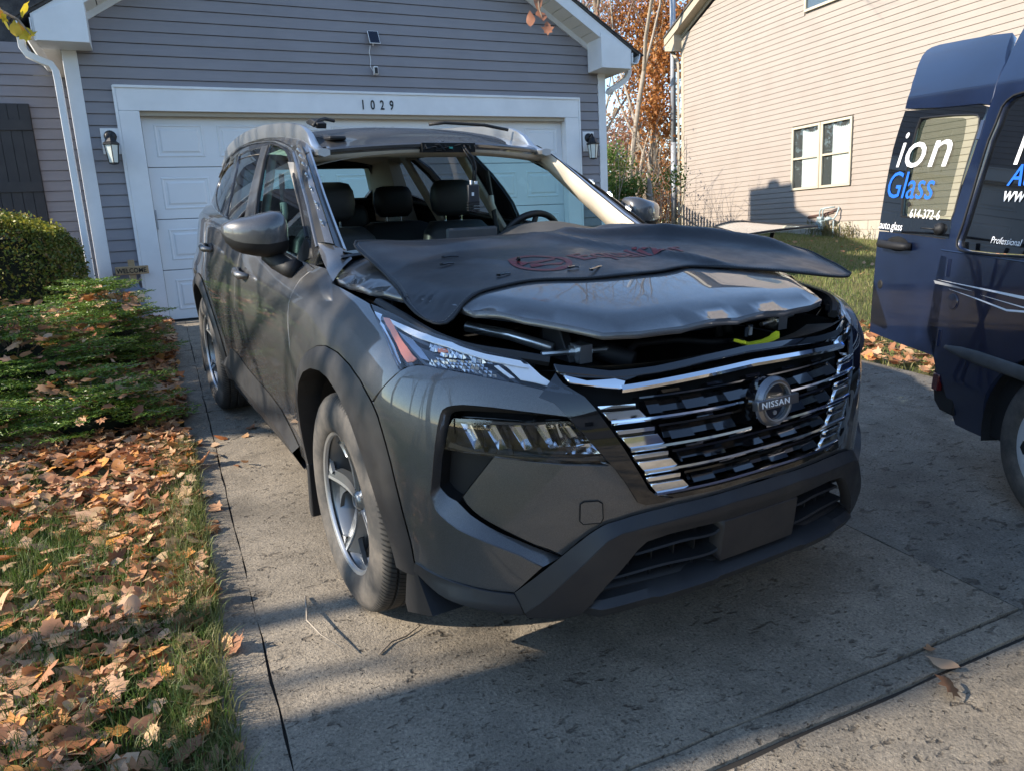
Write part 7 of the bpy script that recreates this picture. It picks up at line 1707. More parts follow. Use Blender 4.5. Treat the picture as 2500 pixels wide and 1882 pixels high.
# ================= vegetation =================
def leafmat(name, cols, rough=.6, trans=.25, rnd_obj=False):
    m = bpy.data.materials.new(name); m.use_nodes = True; n = m.node_tree; pb = n.nodes['Principled BSDF']; pb.inputs['Roughness'].default_value = rough; pb.inputs['Specular IOR Level'].default_value = .3
    if rnd_obj:
        g = n.nodes.new('ShaderNodeObjectInfo'); src = g.outputs['Random']
    else:
        g = n.nodes.new('ShaderNodeNewGeometry'); src = g.outputs['Random Per Island']
    r = n.nodes.new('ShaderNodeValToRGB'); e = r.color_ramp.elements
    while len(e) < len(cols): e.new(.5)
    for k, c in enumerate(cols): e[k].position = k/max(1, len(cols)-1); e[k].color = (*c, 1)
    r.color_ramp.interpolation = 'LINEAR'
    n.links.new(src, r.inputs[0]); n.links.new(r.outputs[0], pb.inputs['Base Color'])
    if trans:
        tl = n.nodes.new('ShaderNodeBsdfTranslucent'); n.links.new(r.outputs[0], tl.inputs[0]); mx = n.nodes.new('ShaderNodeMixShader'); mx.inputs[0].default_value = trans
        n.links.new(pb.outputs[0], mx.inputs[1]); n.links.new(tl.outputs[0], mx.inputs[2]); n.links.new(mx.outputs[0], n.nodes['Material Output'].inputs[0])
    return m
LEAFC = [(.30,.12,.05),(.42,.20,.09),(.50,.30,.17),(.40,.12,.03),(.56,.38,.24),(.42,.20,.10),(.20,.085,.045),(.60,.26,.05),(.50,.33,.20),(.38,.15,.07),(.62,.42,.22),(.15,.07,.04)]
M_LEAF = leafmat('fallen_leaf', LEAFC, .65, .18, True); M_LEAFS = leafmat('fallen_leaf_mass', LEAFC, .65, .18, False)
def fastmesh(name, V, Fc, m, parent=None, smooth=False):
    V = np.asarray(V, np.float32); Fc = np.asarray(Fc, np.int32); me = bpy.data.meshes.new(name)
    me.vertices.add(len(V)); me.vertices.foreach_set('co', V.ravel()); k = Fc.shape[1]
    me.loops.add(Fc.size); me.loops.foreach_set('vertex_index', Fc.ravel()); me.polygons.add(len(Fc))
    me.polygons.foreach_set('loop_start', np.arange(0, Fc.size, k, dtype=np.int32)); me.polygons.foreach_set('loop_total', np.full(len(Fc), k, np.int32))
    me.update(calc_edges=True); me.validate(); 
    ms = m if isinstance(m, list) else [m]
    for x in ms: me.materials.append(x)
    return lnk(name, me, parent)
# leaf templates: lobed outline, midrib fold, curl
def leaf_template(seed):
    r = random.Random(seed); pts = []; n = 14
    lob = [(0,-.5),(.10,-.36),(.30,-.40),(.27,-.22),(.46,-.06),(.30,.02),(.33,.20),(.15,.20),(.12,.38),(0,.55)]
    if seed%3 == 1: lob = [(0,-.5),(.16,-.40),(.30,-.20),(.36,.02),(.28,.22),(.14,.40),(0,.56)]
    if seed%3 == 2: lob = [(0,-.48),(.12,-.34),(.38,-.30),(.34,-.12),(.48,.10),(.26,.12),(.22,.30),(0,.52)]
    lob = [(x*r.uniform(.85,1.1), y+r.uniform(-.02,.02)) if x else (x, y) for x, y in lob]
    R_ = [(x, y) for x, y in lob]; Lf = [(-x*r.uniform(.8,1.05), y+r.uniform(-.03,.03)) for x, y in lob[1:-1]]
    mid = [(0, -.25), (0, 0), (0, .25)]
    curl = r.uniform(.1, .75); fold = r.uniform(.0, .40); tw = r.uniform(-.5, .5)
    outl = R_+list(reversed(Lf)); V = []
    def z(x, y): return fold*abs(x)+curl*(y*y)*.55+tw*x*y+.05*math.sin(9*x+5*y+seed)
    allp = outl+mid
    for x, y in allp: V.append((x, y, z(x, y)))
    vs, es, fs, _, _, _ = delaunay_2d_cdt([Vector(p) for p in allp], [(i, (i+1)%len(outl)) for i in range(len(outl))], [], 0, 1e-6)
    F2 = []
    for f in fs:
        cx = sum(vs[i].x for i in f)/3; cy = sum(vs[i].y for i in f)/3
        if inpoly(cx, cy, outl): F2.append(tuple(f))
    st = len(V); V += [(0,-.5,z(0,-.5)),(.012,-.5,z(0,-.5)),(.03,-.75,z(0,-.5)+.08)]; F2.append((st, st+1, st+2))
    V = np.array(V); V[:, 2] -= V[:, 2].min(); return V, np.array(F2)
LT = [leaf_template(s) for s in range(9)]
LTM = []
for V, Fc in LT:
    me = bpy.data.meshes.new('fallen_leaf'); me.from_pydata(V.tolist(), [], Fc.tolist()); me.materials.append(M_LEAF); me.polygons.foreach_set('use_smooth', [True]*len(me.polygons)); LTM.append(me)
def rotm(rx, ry, rz): 
    return np.array((Matrix.Rotation(rz, 3, 'Z') @ Matrix.Rotation(ry, 3, 'Y') @ Matrix.Rotation(rx, 3, 'X')))
lr = random.Random(42)
def visible_px(p):
    d = Vector(p)-Vector(CC); f = d.dot(Vector(CF))
    if f < .2: return None
    return (1250+FPX*d.dot(Vector(CR))/f, 941-FPX*d.dot(Vector(CU))/f, f)
leaves = []
def yew_h(x, y): return 0
def put(x, y, z, s, big=1): leaves.append((x, y, z, s))
edge_x = lambda y: -1.375+.03*math.sin(y*5)+.02*math.sin(y*13)
n_l = 0
while n_l < 9500:
    y = lr.uniform(-1.5, 6.3); x = lr.uniform(-3.6, -1.33); 
    if x > edge_x(y)+abs(lr.gauss(0, .045)): continue
    dn = .70+.45*math.sin(x*5.3+y*3.1)*math.sin(y*4.3-x*2)
    if y < 1.1 and math.sin(x*3.1+y*2.2)+math.sin(x*1.7-y*3.9+1)+math.sin(x*6.3+2*y) > .85: dn *= .38
    if lr.random() > dn: continue
    q = visible_px((x, y, gz(y)))
    if q is None or not (-150 < q[0] < 2650 and -200 < q[1] < 2080): continue
    pile = .030*lr.random()+(.02 if y > 1.3 else 0); put(x, y, gz(y)+.004+pile, lr.uniform(.035, .075) if lr.random() < .55 else lr.uniform(.07, .098)); n_l += 1
# right-hand strip and lawn
for _ in range(900):
    y = lr.uniform(.2, 5.5); x = 3.42+abs(lr.gauss(0, .55))+.0; put(x, y, gz(y)+.01+.02*lr.random(), lr.uniform(.06, .11))
for _ in range(260): 
    y = lr.uniform(2, 13); x = lr.uniform(3.6, 12); put(x, y, gz(y)+.02, lr.uniform(.06, .11))
def leaf_mtx(x, y, z, s, r):
    return Matrix.Translation((x, y, z)) @ Matrix.Rotation(r.uniform(0, 6.283), 4, 'Z') @ Matrix.Rotation(r.gauss(0, .34), 4, 'X') @ Matrix.Rotation(r.gauss(0, .34), 4, 'Y') @ Matrix.Diagonal((s, s, s*r.choice((1, 1, -.8)), 1))
sc_l = []
for k, (x, y, z, s) in enumerate(leaves):
    q = visible_px((x, y, z)); vis = q and -20 < q[0] < 2520 and -20 < q[1] < 1900
    sc_l.append((s/q[2] if vis else 0, k))
sc_l.sort(reverse=True); top = {k for _, k in sc_l[:284]}
VV = []; FF = []; base = 0
for k, (x, y, z, s) in enumerate(leaves):
    t = lr.randrange(9)
    if k in top:
        o = bpy.data.objects.new('fallen_leaf', LTM[t]); COL.objects.link(o); M4 = leaf_mtx(x, y, z, s, lr)
        lo_ = min((M4 @ Vector(v)).z for v in LT[t][0]); M4.translation.z += (gz(y)+.002)-lo_ if lo_ < gz(y)+.002 else 0; o.matrix_world = M4
        tag(o, 'curled brown fallen leaf among the many covering the grass left of the driveway', 'leaf', 'fallen leaves on the left lawn')
    else:
        V, Fc = LT[t]; M4 = np.array(leaf_mtx(x, y, z, s, lr)); W_ = V @ M4[:3, :3].T+M4[:3, 3]; dz = (gz(y)+.002)-W_[:, 2].min(); W_[:, 2] += max(0, dz)
        VV.append(W_); FF.append(Fc+base); base += len(V)
o = fastmesh('leaf_litter', np.concatenate(VV), np.concatenate(FF), M_LEAFS); o['kind'] = 'stuff'; tag(o, 'dense brown leaf litter on the lawns', 'leaf litter')
# single leaves on the concrete
CL = [(-1.003, 2.068, 0.075, 'orange leaf lying on the concrete beside the suv sill, farthest right of the group'), (-1.042, 1.924, 0.05, 'small orange leaf just below the one beside the suv sill'), (-1.175, 1.95, 0.08, 'brown leaf in the shade on the concrete left of the suv sill'), (-1.215, 1.849, 0.055, 'small orange leaf on the driveway joint in the shade'), (-1.303, 1.905, 0.085, 'brown leaf lying left of the joint in the shade'), (-1.222, 1.66, 0.085, 'curled orange leaf on the driveway joint'), (-1.275, 1.543, 0.11, 'long yellow leaf across the driveway joint'), (-1.137, 1.455, 0.05, 'tiny red leaf right of the joint'), (-1.094, 1.445, 0.06, 'small tan leaf right of the tiny red leaf'), (-1.296, 1.115, 0.07, 'upright tan leaf on concrete left of the joint'), (-1.275, 0.954, 0.075, 'tan leaf below the upright leaf left of the joint'), (-1.294, 0.812, 0.05, 'small orange leaf against the joint'), (-1.304, 0.715, 0.085, 'crumpled orange leaf near the lawn edge left of the joint'), (-1.317, -0.159, 0.07, 'yellow leaf near the lawn edge at the lower left'), (-1.292, -0.19, 0.085, 'tan leaf beside the yellow leaf at the lower left'), (0.558, -1.202, 0.085, 'brown oak leaf lying on the slab edge at the lower right'), (0.46, -1.293, 0.095, 'pale brown lobed leaf below the slab edge at the lower right'), (0.588, -1.136, 0.05, 'pale broken leaf fragment above the oak leaf')]
for x, y, s, lab in CL:
    t = lr.randrange(9); o = bpy.data.objects.new('fallen_leaf', LTM[t]); COL.objects.link(o); M4 = leaf_mtx(x, y, gz(y), s, lr)
    lo_ = min((M4 @ Vector(v)).z for v in LT[t][0]); M4.translation.z += gz(y)+.001-lo_; o.matrix_world = M4; tag(o, lab, 'leaf', 'single leaves on the driveway')
# ---- grass ----
gr_ = np.random.RandomState(3)
def grass(name, n, xr, yr, hmean, wid, m, fn=None, lab=None):
    x = gr_.uniform(*xr, n); y = gr_.uniform(*yr, n)
    if fn is not None: k = fn(x, y); x = x[k]; y = y[k]
    n = len(x); z = np.clip(y, -6, 17)*TS-.012; a = gr_.uniform(0, 2*np.pi, n); h = hmean*gr_.uniform(.5, 1.4, n); ln = gr_.uniform(.1, .9, n)*h; b = gr_.uniform(0, 2*np.pi, n); w_ = wid*gr_.uniform(.7, 1.3, n)
    ca, sa = np.cos(a), np.sin(a); cb, sb = np.cos(b), np.sin(b)
    P0 = np.stack([x-ca*w_, y-sa*w_, z], 1); P1 = np.stack([x+ca*w_, y+sa*w_, z], 1)
    P2 = np.stack([x+cb*ln*.35+ca*w_*.7, y+sb*ln*.35+sa*w_*.7, z+h*.6], 1); P3 = np.stack([x+cb*ln*.35-ca*w_*.7, y+sb*ln*.35-sa*w_*.7, z+h*.6], 1); P4 = np.stack([x+cb*ln, y+sb*ln, z+h*(1-.3*ln/h)], 1)
    V = np.stack([P0, P1, P2, P3, P4], 1).reshape(-1, 3); i5 = np.arange(n)[:, None]*5
    Fc = np.concatenate([i5+np.array([0,1,2]), i5+np.array([0,2,3]), i5+np.array([3,2,4])]); o = fastmesh(name, V, Fc, m); o['kind'] = 'stuff'
    if lab: tag(o, lab, 'grass')
    return o
M_GRASS = leafmat('grass_blade', [(.05,.10,.015),(.08,.15,.025),(.14,.17,.05),(.06,.12,.02),(.22,.20,.09),(.09,.16,.03)], .5, .35)
M_GRASSD = leafmat('dry_grass_blade', [(.10,.15,.03),(.22,.20,.08),(.13,.18,.04),(.28,.24,.11),(.09,.14,.03)], .6, .3)
pat = lambda x, y: (np.sin(x*3.1+y*2.2)+np.sin(x*1.7-y*3.9+1)+np.sin(x*6.3+2*y))
grass('grass', 60000, (-3.3, -1.33), (-1.4, 2.0), .072, .0017, M_GRASS, lambda x, y: (x < -1.345+.03*np.sin(y*9)) & ((pat(x, y) > -.9) | (x > -1.55)), 'green grass blades among leaves left of the driveway')
grass('grass', 5000, (-1.47, -1.32), (-1.4, 1.9), .085, .0016, M_GRASSD, None, 'long dry grass fringe along the left edge of the driveway')
grass('grass', 70000, (3.40, 12.5), (.5, 13.5), .055, .004, M_GRASSD, lambda x, y: (x > 3.42) & (x < 12.45), 'green and straw coloured lawn between the driveway and the beige house')
grass('grass', 16000, (3.6, 9.5), (.5, 8), .05, .003, M_GRASS, None, 'green lawn between the driveway and the beige house')
# ---- weeds by the meter ----
wd = MB(); wr_ = random.Random(8)
for k in range(150):
    u = wr_.gauss(.9, .55); d = wr_.uniform(.05, .35); p = bhm @ Vector((u, d, 0)); z0 = gz(p.y)-.03; h = wr_.uniform(.10, .38); q = (p.x+wr_.uniform(-.1,.1), p.y+wr_.uniform(-.12,.12), z0+h)
    wd.tube([(p.x, p.y, z0), ((p.x+q[0])/2+.02, (p.y+q[1])/2, z0+h*.6), q], [.006,.004,.002], 3)
    for j in range(5):
        a = wr_.uniform(0, 6.28); s_ = wr_.uniform(.015, .04); c = Vector((p.x, p.y, z0)).lerp(Vector(q), wr_.uniform(.3, 1))
        wd.add([c, c+Vector((math.cos(a)*s_, math.sin(a)*s_, .01)), c+Vector((math.cos(a+.6)*s_*.8, math.sin(a+.6)*s_*.8, .03))], [(0,1,2)])
o = wd.build('weeds', leafmat('weed', [(.16,.12,.05),(.10,.13,.04),(.24,.16,.09)], .8, .2)); o['kind'] = 'stuff'; tag(o, 'dry weeds along the block base of the beige house', 'weeds')
# ---- clipped hedge ----
M_BARK = varied('bark', (.14,.105,.075), (.22,.175,.13), 12, .9, .8, 30, .01)
M_BARKL = varied('pale_bark', (.34,.29,.23), (.24,.20,.155), 8, .9, .6, 30, .01)
def leafcloud(name, P, Nn, size, m, parent, r, flat=.0, asp=.55):
    # P: points, leaf quads with random orientation (diamond)
    n = len(P); a = r.normal(size=(n, 3)); a[:, 2] *= (1-flat); a /= np.linalg.norm(a, axis=1)[:, None]; b = r.normal(size=(n, 3)); b[:, 2] *= (1-flat); b -= (a*b).sum(1)[:, None]*a; b /= np.linalg.norm(b, axis=1)[:, None]
    s = size*r.uniform(.6, 1.3, n)[:, None]; c = np.cross(a, b)
    V = np.stack([P-a*s, P+b*s*asp+c*s*.15, P+a*s, P-b*s*asp+c*s*.15], 1).reshape(-1, 3); i4 = np.arange(n)[:, None]*4
    return fastmesh(name, V, i4+np.array([0,1,2,3]), m, parent)
nr = np.random.RandomState(5)
M_BOX = leafmat('boxwood_leaf', [(.06,.10,.016),(.10,.14,.025),(.18,.18,.035),(.08,.11,.02),(.28,.24,.04),(.20,.12,.05)], .42, .25)
hd = thing('clipped_hedge', 'clipped boxwood hedge with yellow tipped top in front of the shutter', 'hedge', loc=(-2.85, 5.4, gz(5.4)))
n = 42000; P = nr.uniform(-1, 1, (n, 3)); f = nr.randint(0, 3, n); 
for ax in (0, 1, 2): k = f == ax; P[k, ax] = np.sign(P[k, ax])*(1-np.abs(nr.normal(0, .07, k.sum())))
rr = (np.abs(P)**3.6).sum(1)**(1/3.6); P /= np.maximum(rr, .85)[:, None]
P *= np.array([.80, .62, .60]); P[:, 2] += .56; P += nr.normal(0, .022, P.shape)+(.045*np.sin(P[:, [1, 2, 0]]*7))
P = P[P[:, 2] > .0]
leafcloud('foliage', P, None, .017, M_BOX, hd, nr)
tipn = 5000; T_ = np.stack([nr.uniform(-.70, .70, tipn), nr.uniform(-.50, .50, tipn), 1.14+np.abs(nr.normal(0, .03, tipn))], 1)
T_[:, 2] -= .20*np.abs(T_[:, 0]/.8)**4+.12*np.abs(T_[:, 1]/.6)**4; T_ += .02*np.sin(T_[:, [1, 2, 0]]*9)
leafcloud('yellow_tips', T_, None, .017, leafmat('yellow_green_tip', [(.30,.28,.03),(.20,.22,.03),(.38,.30,.05)], .45, .3), hd, nr)
b = MB()
for k in range(40):
    a = wr_.uniform(0, 6.28); b.tube([(wr_.uniform(-.3,.3), wr_.uniform(-.3,.3), 0), (wr_.uniform(-.7,.7), wr_.uniform(-.55,.55), wr_.uniform(.5,1.1))], [.012,.004], 4)
b.build('branches', M_BARK, hd); MB().box((-.62,-.46,.05),(.62,.46,.98)).build('inner_shade', mat('hedge_shade', (.02,.02,.012), 1), hd)  # near-black box puts the shade inside the hedge into its colour
# ---- low spreading yews ----
M_YEW = leafmat('yew_needles', [(.055,.11,.016),(.09,.17,.022),(.17,.26,.035),(.07,.13,.02),(.27,.36,.06)], .4, .2)
def yew(cx, cy, rx, ry, hz, seed, lab, ns=150):
    r = np.random.RandomState(seed); pr = random.Random(seed)
    t = thing('spreading_yew', lab, 'shrub', loc=(cx, cy, gz(cy)), group='low evergreen shrubs left of the driveway')
    VV = []; tw = MB(); lfs = []
    for k in range(ns):
        a = pr.uniform(0, 2*PI); rad = math.sqrt(pr.uniform(.0, 1)); lvl = pr.choice((.30, .52, .74, 1.0))*pr.uniform(.93, 1.05)
        ex, ey = math.cos(a)*rx*rad, math.sin(a)*ry*rad; ez = hz*(lvl*(1-.55*rad**2.2)); ez = max(.06, ez)
        p0 = Vector((ex*.25, ey*.25, ez*.45)); p1 = Vector((ex, ey, ez)); L_ = pr.uniform(.30, .52)
        d = Vector((math.cos(a+pr.uniform(-.5,.5)), math.sin(a+pr.uniform(-.5,.5)), pr.uniform(-.05,.18))).normalized()
        tip = p1+d*L_*.35; st = p1-d*L_*.65
        tw.tube([p0, st, tip], [.006,.004,.002], 3)
        sd_ = d.cross(Vector((0,0,1))).normalized()
        for q in range(11):
            tq = q/10; bp = st.lerp(tip, tq); ln = L_*.42*math.sin(PI*min(1, .22+tq*.72))
            for sgn in (-1, 1):
                dd = (sd_*sgn*.85+d*.55+Vector((0,0,pr.uniform(-.12,.10)))).normalized(); nn = max(3, int(ln/.0075))
                for j in range(nn): 
                    pp = bp+dd*ln*(j/nn); VV.append((*pp, *dd))
    A = np.array(VV); n = len(A); P = A[:, :3]+r.normal(0, .003, (n, 3)); D = A[:, 3:]
    sideN = np.cross(D, np.array([0,0,1.])); sideN /= np.linalg.norm(sideN, axis=1)[:, None]; s1 = r.choice((-1, 1), n)[:, None]
    nd = D*.5+sideN*s1*.8+r.normal(0, .25, (n, 3)); nd /= np.linalg.norm(nd, axis=1)[:, None]; ln = .021*r.uniform(.7, 1.3, n)[:, None]; wv = np.cross(nd, r.normal(size=(n, 3))); wv /= np.linalg.norm(wv, axis=1)[:, None]
    V = np.stack([P-wv*.0034, P+wv*.0034, P+nd*ln], 1).reshape(-1, 3); i3 = np.arange(n)[:, None]*3
    fastmesh('foliage', V, i3+np.array([0,1,2]), M_YEW, t); tw.build('twigs', M_BARK, t)
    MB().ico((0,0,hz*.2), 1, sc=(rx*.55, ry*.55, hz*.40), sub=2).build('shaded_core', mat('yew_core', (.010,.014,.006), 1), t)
    # litter caught on the sprays
    LV = []; LF = []; bs = 0
    for k in range(int(ns*1.7)):
        a = pr.uniform(0, 2*PI); rad = math.sqrt(pr.uniform(0, 1)); x, y = math.cos(a)*rx*rad, math.sin(a)*ry*rad; z = hz*(1-.55*rad**2.2)*pr.uniform(.62, .98)+.01
        V, Fc = LT[pr.randrange(9)]; M4 = np.array(leaf_mtx(x, y, z, pr.uniform(.06,.11), pr)); LV.append(V @ M4[:3,:3].T+M4[:3,3]); LF.append(Fc+bs); bs += len(V)
    o = fastmesh('caught_leaves', np.concatenate(LV), np.concatenate(LF), M_LEAFS, t); o['kind'] = 'stuff'
yew(-1.83, 2.55, .44, .50, .36, 1, 'low yew shrub nearest the camera beside the driveway edge', 60)
yew(-2.35, 3.35, .62, .75, .72, 2, 'wide yew shrub with many caught leaves left of the driveway, middle of the bed', 150)
yew(-1.86, 4.35, .45, .80, .68, 3, 'tallest yew shrub with leaves beside the driveway, in front of the welcome sign', 150)
yew(-3.0, 4.2, .62, .8, .60, 4, 'yew shrub under the clipped hedge at the left edge', 130)
yew(-2.75, 2.45, .55, .55, .42, 5, 'low dark yew shrub at the left edge, nearest the lawn', 80)
# ---- bare and autumn trees ----
def grow(b, p, d, r, depth, rng, tips, maxd, up=.12, spread=.6, taper=.72, lens=1., seg=3, curve=.12):
    pts = [p.copy()]; rs = [r]; L_ = lens*rng.uniform(.75, 1.2); cur = p.copy(); dd = d.copy()
    for k in range(seg):
        dd = (dd+Vector((rng.gauss(0, curve), rng.gauss(0, curve), rng.gauss(0, curve)+up*.4))).normalized(); cur = cur+dd*L_/seg; pts.append(cur.copy()); rs.append(r*lerp(1, taper, (k+1)/seg))
    b.tube(pts, rs, 3 if r < .012 else (5 if r < .05 else 9), cap=False)
    if depth >= maxd: tips.append(cur.copy()); return
    n = 2 if rng.random() < .6 else 3
    for k in range(n):
        ax = Vector((rng.gauss(0,1), rng.gauss(0,1), rng.gauss(0,.5))).normalized(); nd = (dd+ax*spread*rng.uniform(.6, 1.2)).normalized()
        grow(b, cur, nd, r*taper*(.92 if k == 0 else rng.uniform(.5,.78)), depth+1, rng, tips, maxd, up, spread, taper, lens*.80, 3 if depth < 2 else 2, curve*1.1)
    if depth > 1: tips.append(cur.copy())
def tree(x, y, h, r, seed, lab, maxd=6, wob=.05,  leaves=None, nl=0, lsize=.06, lspread=.35, d0=(0,0,1), bark=None, z0=None, group='bare and autumn trees behind the houses', spread=.6, trunk=.35, name='tree', zcap=99):
    rng = random.Random(seed); t = thing(name, lab, 'tree', loc=(x, y, gz(y)-.1 if z0 is None else z0), group=group)
    b = MB(); tips = []; d = Vector(d0).normalized(); p = Vector((0,0,0)); tb = MB()
    k = 6; pts = [p]; rs = [r*1.25]; cur = p; dd = d.copy()
    for i in range(k): dd = (dd+Vector((rng.gauss(0,wob), rng.gauss(0,wob), .05))).normalized(); cur = cur+dd*h*trunk/k; pts.append(cur); rs.append(r*lerp(1, .75, (i+1)/k))
    tb.tube(pts, rs, 12, cap=False); tb.build('trunk', bark or M_BARKL, t, smooth=True)
    for j in range(3): grow(b, cur if j < 2 else pts[4], (dd+Vector((rng.gauss(0,.45), rng.gauss(0,.45), .1))).normalized(), r*(.70 if j == 0 else .48), 1, rng, tips, maxd, lens=h*.21, spread=spread)
    b.build('branches', bark or M_BARKL, t, smooth=True)
    if leaves and nl:
        R2 = np.random.RandomState(seed); T2 = np.array([tuple(q) for q in tips]); ii = R2.randint(0, len(T2), nl); c = T2[ii]+R2.normal(0, lspread, (nl, 3)); c = c[c[:, 2] < zcap]; leafcloud('crown', c, None, lsize, leaves, t, R2, asp=.7)
    return t
M_ORL = leafmat('orange_leaf', [(.36,.13,.035),(.45,.20,.06),(.28,.10,.03),(.50,.26,.08)], .6, .35)
M_PKL = leafmat('rust_leaf', [(.30,.13,.09),(.38,.20,.14),(.26,.12,.07)], .7, .3)
M_GRL = leafmat('fresh_green_leaf', [(.10,.18,.03),(.15,.23,.05),(.07,.13,.02)], .5, .4)
tree(12.35, 19.4, 19, .12, 21, 'brown tree trunk close behind the right corner of the grey garage', 5, .05, None, 0, bark=M_BARK)
tree(11.4, 16.6, 13, .085, 22, 'thin straight pale trunk in the middle of the gap between the houses', 6)
tree(13.3, 18.4, 15, .10, 23, 'pale forked tree with clumps of orange leaves beside the pole', 6, .05, M_ORL, 14000, .085, .38, spread=.7, zcap=9.2)
tree(12.3, 17.6, 7.5, .07, 24, 'leaning young tree with rusty leaves left of the pole foot', 6, .05, M_PKL, 700, .05, .3, d0=(.35,.2,1))
tree(12.6, 19.5, 9, .10, 25, 'small tree with rust pink leaves low between the houses', 6, .05, M_PKL, 2200, .06, .35)
tree(14.6, 20.6, 17, .11, 26, 'tall tree with orange crown behind the beige house eave', 6, .05, M_ORL, 14000, .10, .5, spread=.65, zcap=9.5)
tree(10.2, 21.0, 16, .09, 27, 'tall bare tree right of the garage roof edge', 7)
for k, (x, y, h, sd) in enumerate(((8.8,26,17,31),(13.5,28,18,32),(17.5,32,19,33),(11.5,34,19,34),(20,38,20,35),(15.2,24.5,14,36))):
    tree(x, y, h, .15, sd, ['bare grey tree in the far row behind the garage', 'bare tree in the far row in the gap between the houses', 'bare tree far behind the pole', 'thin bare tree far back in the gap', 'farthest bare tree behind the beige house', 'medium bare tree behind the orange one'][k], 6, .05, M_PKL if k in (1, 3) else None, 900)
# green evergreen bush and brush in the gap
gb_ = thing('green_bush', 'bright green bush low in the gap between the houses', 'bush', loc=(9.2, 13.6, gz(13.6)))
R3 = np.random.RandomState(9); C3 = R3.normal(0, 1, (26, 3))*np.array([.42,.5,.45])+np.array([0,0,1.15]); c = C3[R3.randint(0, 26, 6500)]+R3.normal(0, .16, (6500, 3)); c = c[c[:, 2] > .1]
leafcloud('foliage', c, None, .04, M_GRL, gb_, R3)
b = MB()
for k in range(14): b.tube([(R3.uniform(-.1,.1), R3.uniform(-.1,.1), 0), tuple(C3[k]*.6), tuple(C3[k])], [.02,.012,.006], 4)
b.build('stems', M_BARK, gb_)
b = MB(); rb = random.Random(4)
for k in range(520):
    x = rb.uniform(7.5, 19); y = rb.uniform(15.5, 26) if x > 11 else rb.uniform(12.5, 24)
    if x > 12.4 and y < 17: continue
    h = rb.uniform(.8, 3.2); p = Vector((x, y, gz(y))); q = p+Vector((rb.gauss(0,.5), rb.gauss(0,.5), h)); b.tube([p, p.lerp(q, .5)+Vector((rb.gauss(0,.15), rb.gauss(0,.15), .1)), q], [.014,.010,.004], 3)
    for j in range(4): s = p.lerp(q, rb.uniform(.3, .95)); b.tube([s, s+Vector((rb.gauss(0,.4), rb.gauss(0,.4), rb.uniform(.1,.6)))], [.006,.003], 3)
o = b.build('brush', M_BARKL); o['kind'] = 'stuff'; tag(o, 'tangle of bare undergrowth between and behind the houses', 'undergrowth')
nb = 22000; X = R3.uniform(7, 22, nb); Y = R3.uniform(15, 30, nb); Z = np.clip(Y, 0, 17)*TS+np.abs(R3.gamma(2., .55, nb)); k = ~((X > 12.3) & (Y < 17.2)); c = np.stack([X, Y, Z], 1)[k]
o = leafcloud('brush_leaves', c, None, .045, leafmat('brush_leaf', [(.32,.20,.10),(.25,.15,.08),(.38,.22,.12),(.14,.15,.05),(.30,.12,.05)], .7, .3), None, R3); o['kind'] = 'stuff'; tag(o, 'brown and rust foliage of the undergrowth behind the houses', 'undergrowth')
# far woodland closing the horizon all round
def wood(name, pts, m, n, hz, size, lab):
    R4 = np.random.RandomState(len(name)); P = []
    for x, y in pts: k = n//len(pts); P.append(np.stack([R4.normal(x, 5.5, k), R4.normal(y, 4, k), .8+hz*R4.beta(1.3, 1.6, k)], 1))
    o = leafcloud(name, np.concatenate(P), None, size, m, None, R4); o['kind'] = 'stuff'; tag(o, lab, 'woodland')
wood('far_woods', [(x, 62+6*math.sin(x*.3)) for x in range(-40, 90, 8)], leafmat('far_wood', [(.22,.16,.10),(.28,.17,.10),(.16,.13,.09),(.30,.15,.06)], .9, .2), 26000, 11, .30, 'far brown autumn woodland on the horizon')
wood('woods_across_street', [(x, -52+4*math.sin(x*.4)) for x in range(-60, 70, 9)], leafmat('far_wood_dark', [(.10,.08,.05),(.16,.10,.06),(.07,.09,.04)], .9, .2), 14000, 9, .45, 'tree line across the street behind the camera')
# houses across the street (seen mirrored in the paint)
for k, (x, y, w_, mm, lab) in enumerate(((-16,-30,13,M_SIDB,'tan house across the street to the left, behind the camera'),(4,-32,14,M_SIDG,'grey house across the street, straight behind the camera'),(24,-30,13,M_WHITE,'white house across the street to the right, behind the camera'))):
    t = thing('street_house', lab, 'house', loc=(x, y, -.5))
    MB().box((-w_/2,-5,0),(w_/2,5,5.2)).build('walls', mm, t)
    MB().prism([(-w_/2-.4,5.2),(w_/2+.4,5.2),(0,8.4)], 'y', -5.4, 5.4).build('roof', M_SHING, t)
    for q in range(3): MB().box((-w_/2+1.6+q*4,5.0,1.0),(-w_/2+2.9+q*4,5.05,2.5)).build('window', M_DTINT, t)
# shade trees left of the frame
G2 = 'trees left of the driveway, out of the picture'
tree(-8.2, -.30, 13, .33, 51, 'large tree whose trunk shadow crosses the foreground concrete', 5, .006, M_ORL, 500, .06, .4, bark=M_BARK, group=G2, trunk=.62)
tree(-10.5, 3.2, 9.5, .12, 52, 'bare tree dappling the side of the suv', 5, .05, M_ORL, 260, .05, .3, bark=M_BARK, group=G2)
tree(-9.0, 1.2, 8.0, .08, 53, 'slender bare tree left of the lawn', 5, .05, None, 0, bark=M_BARK, group=G2)
tree(-12.0, -4.5, 11, .16, 55, 'tree with sparse leaves near the street on the left', 6, .05, M_ORL, 300, .07, .4, bark=M_BARK, group=G2)
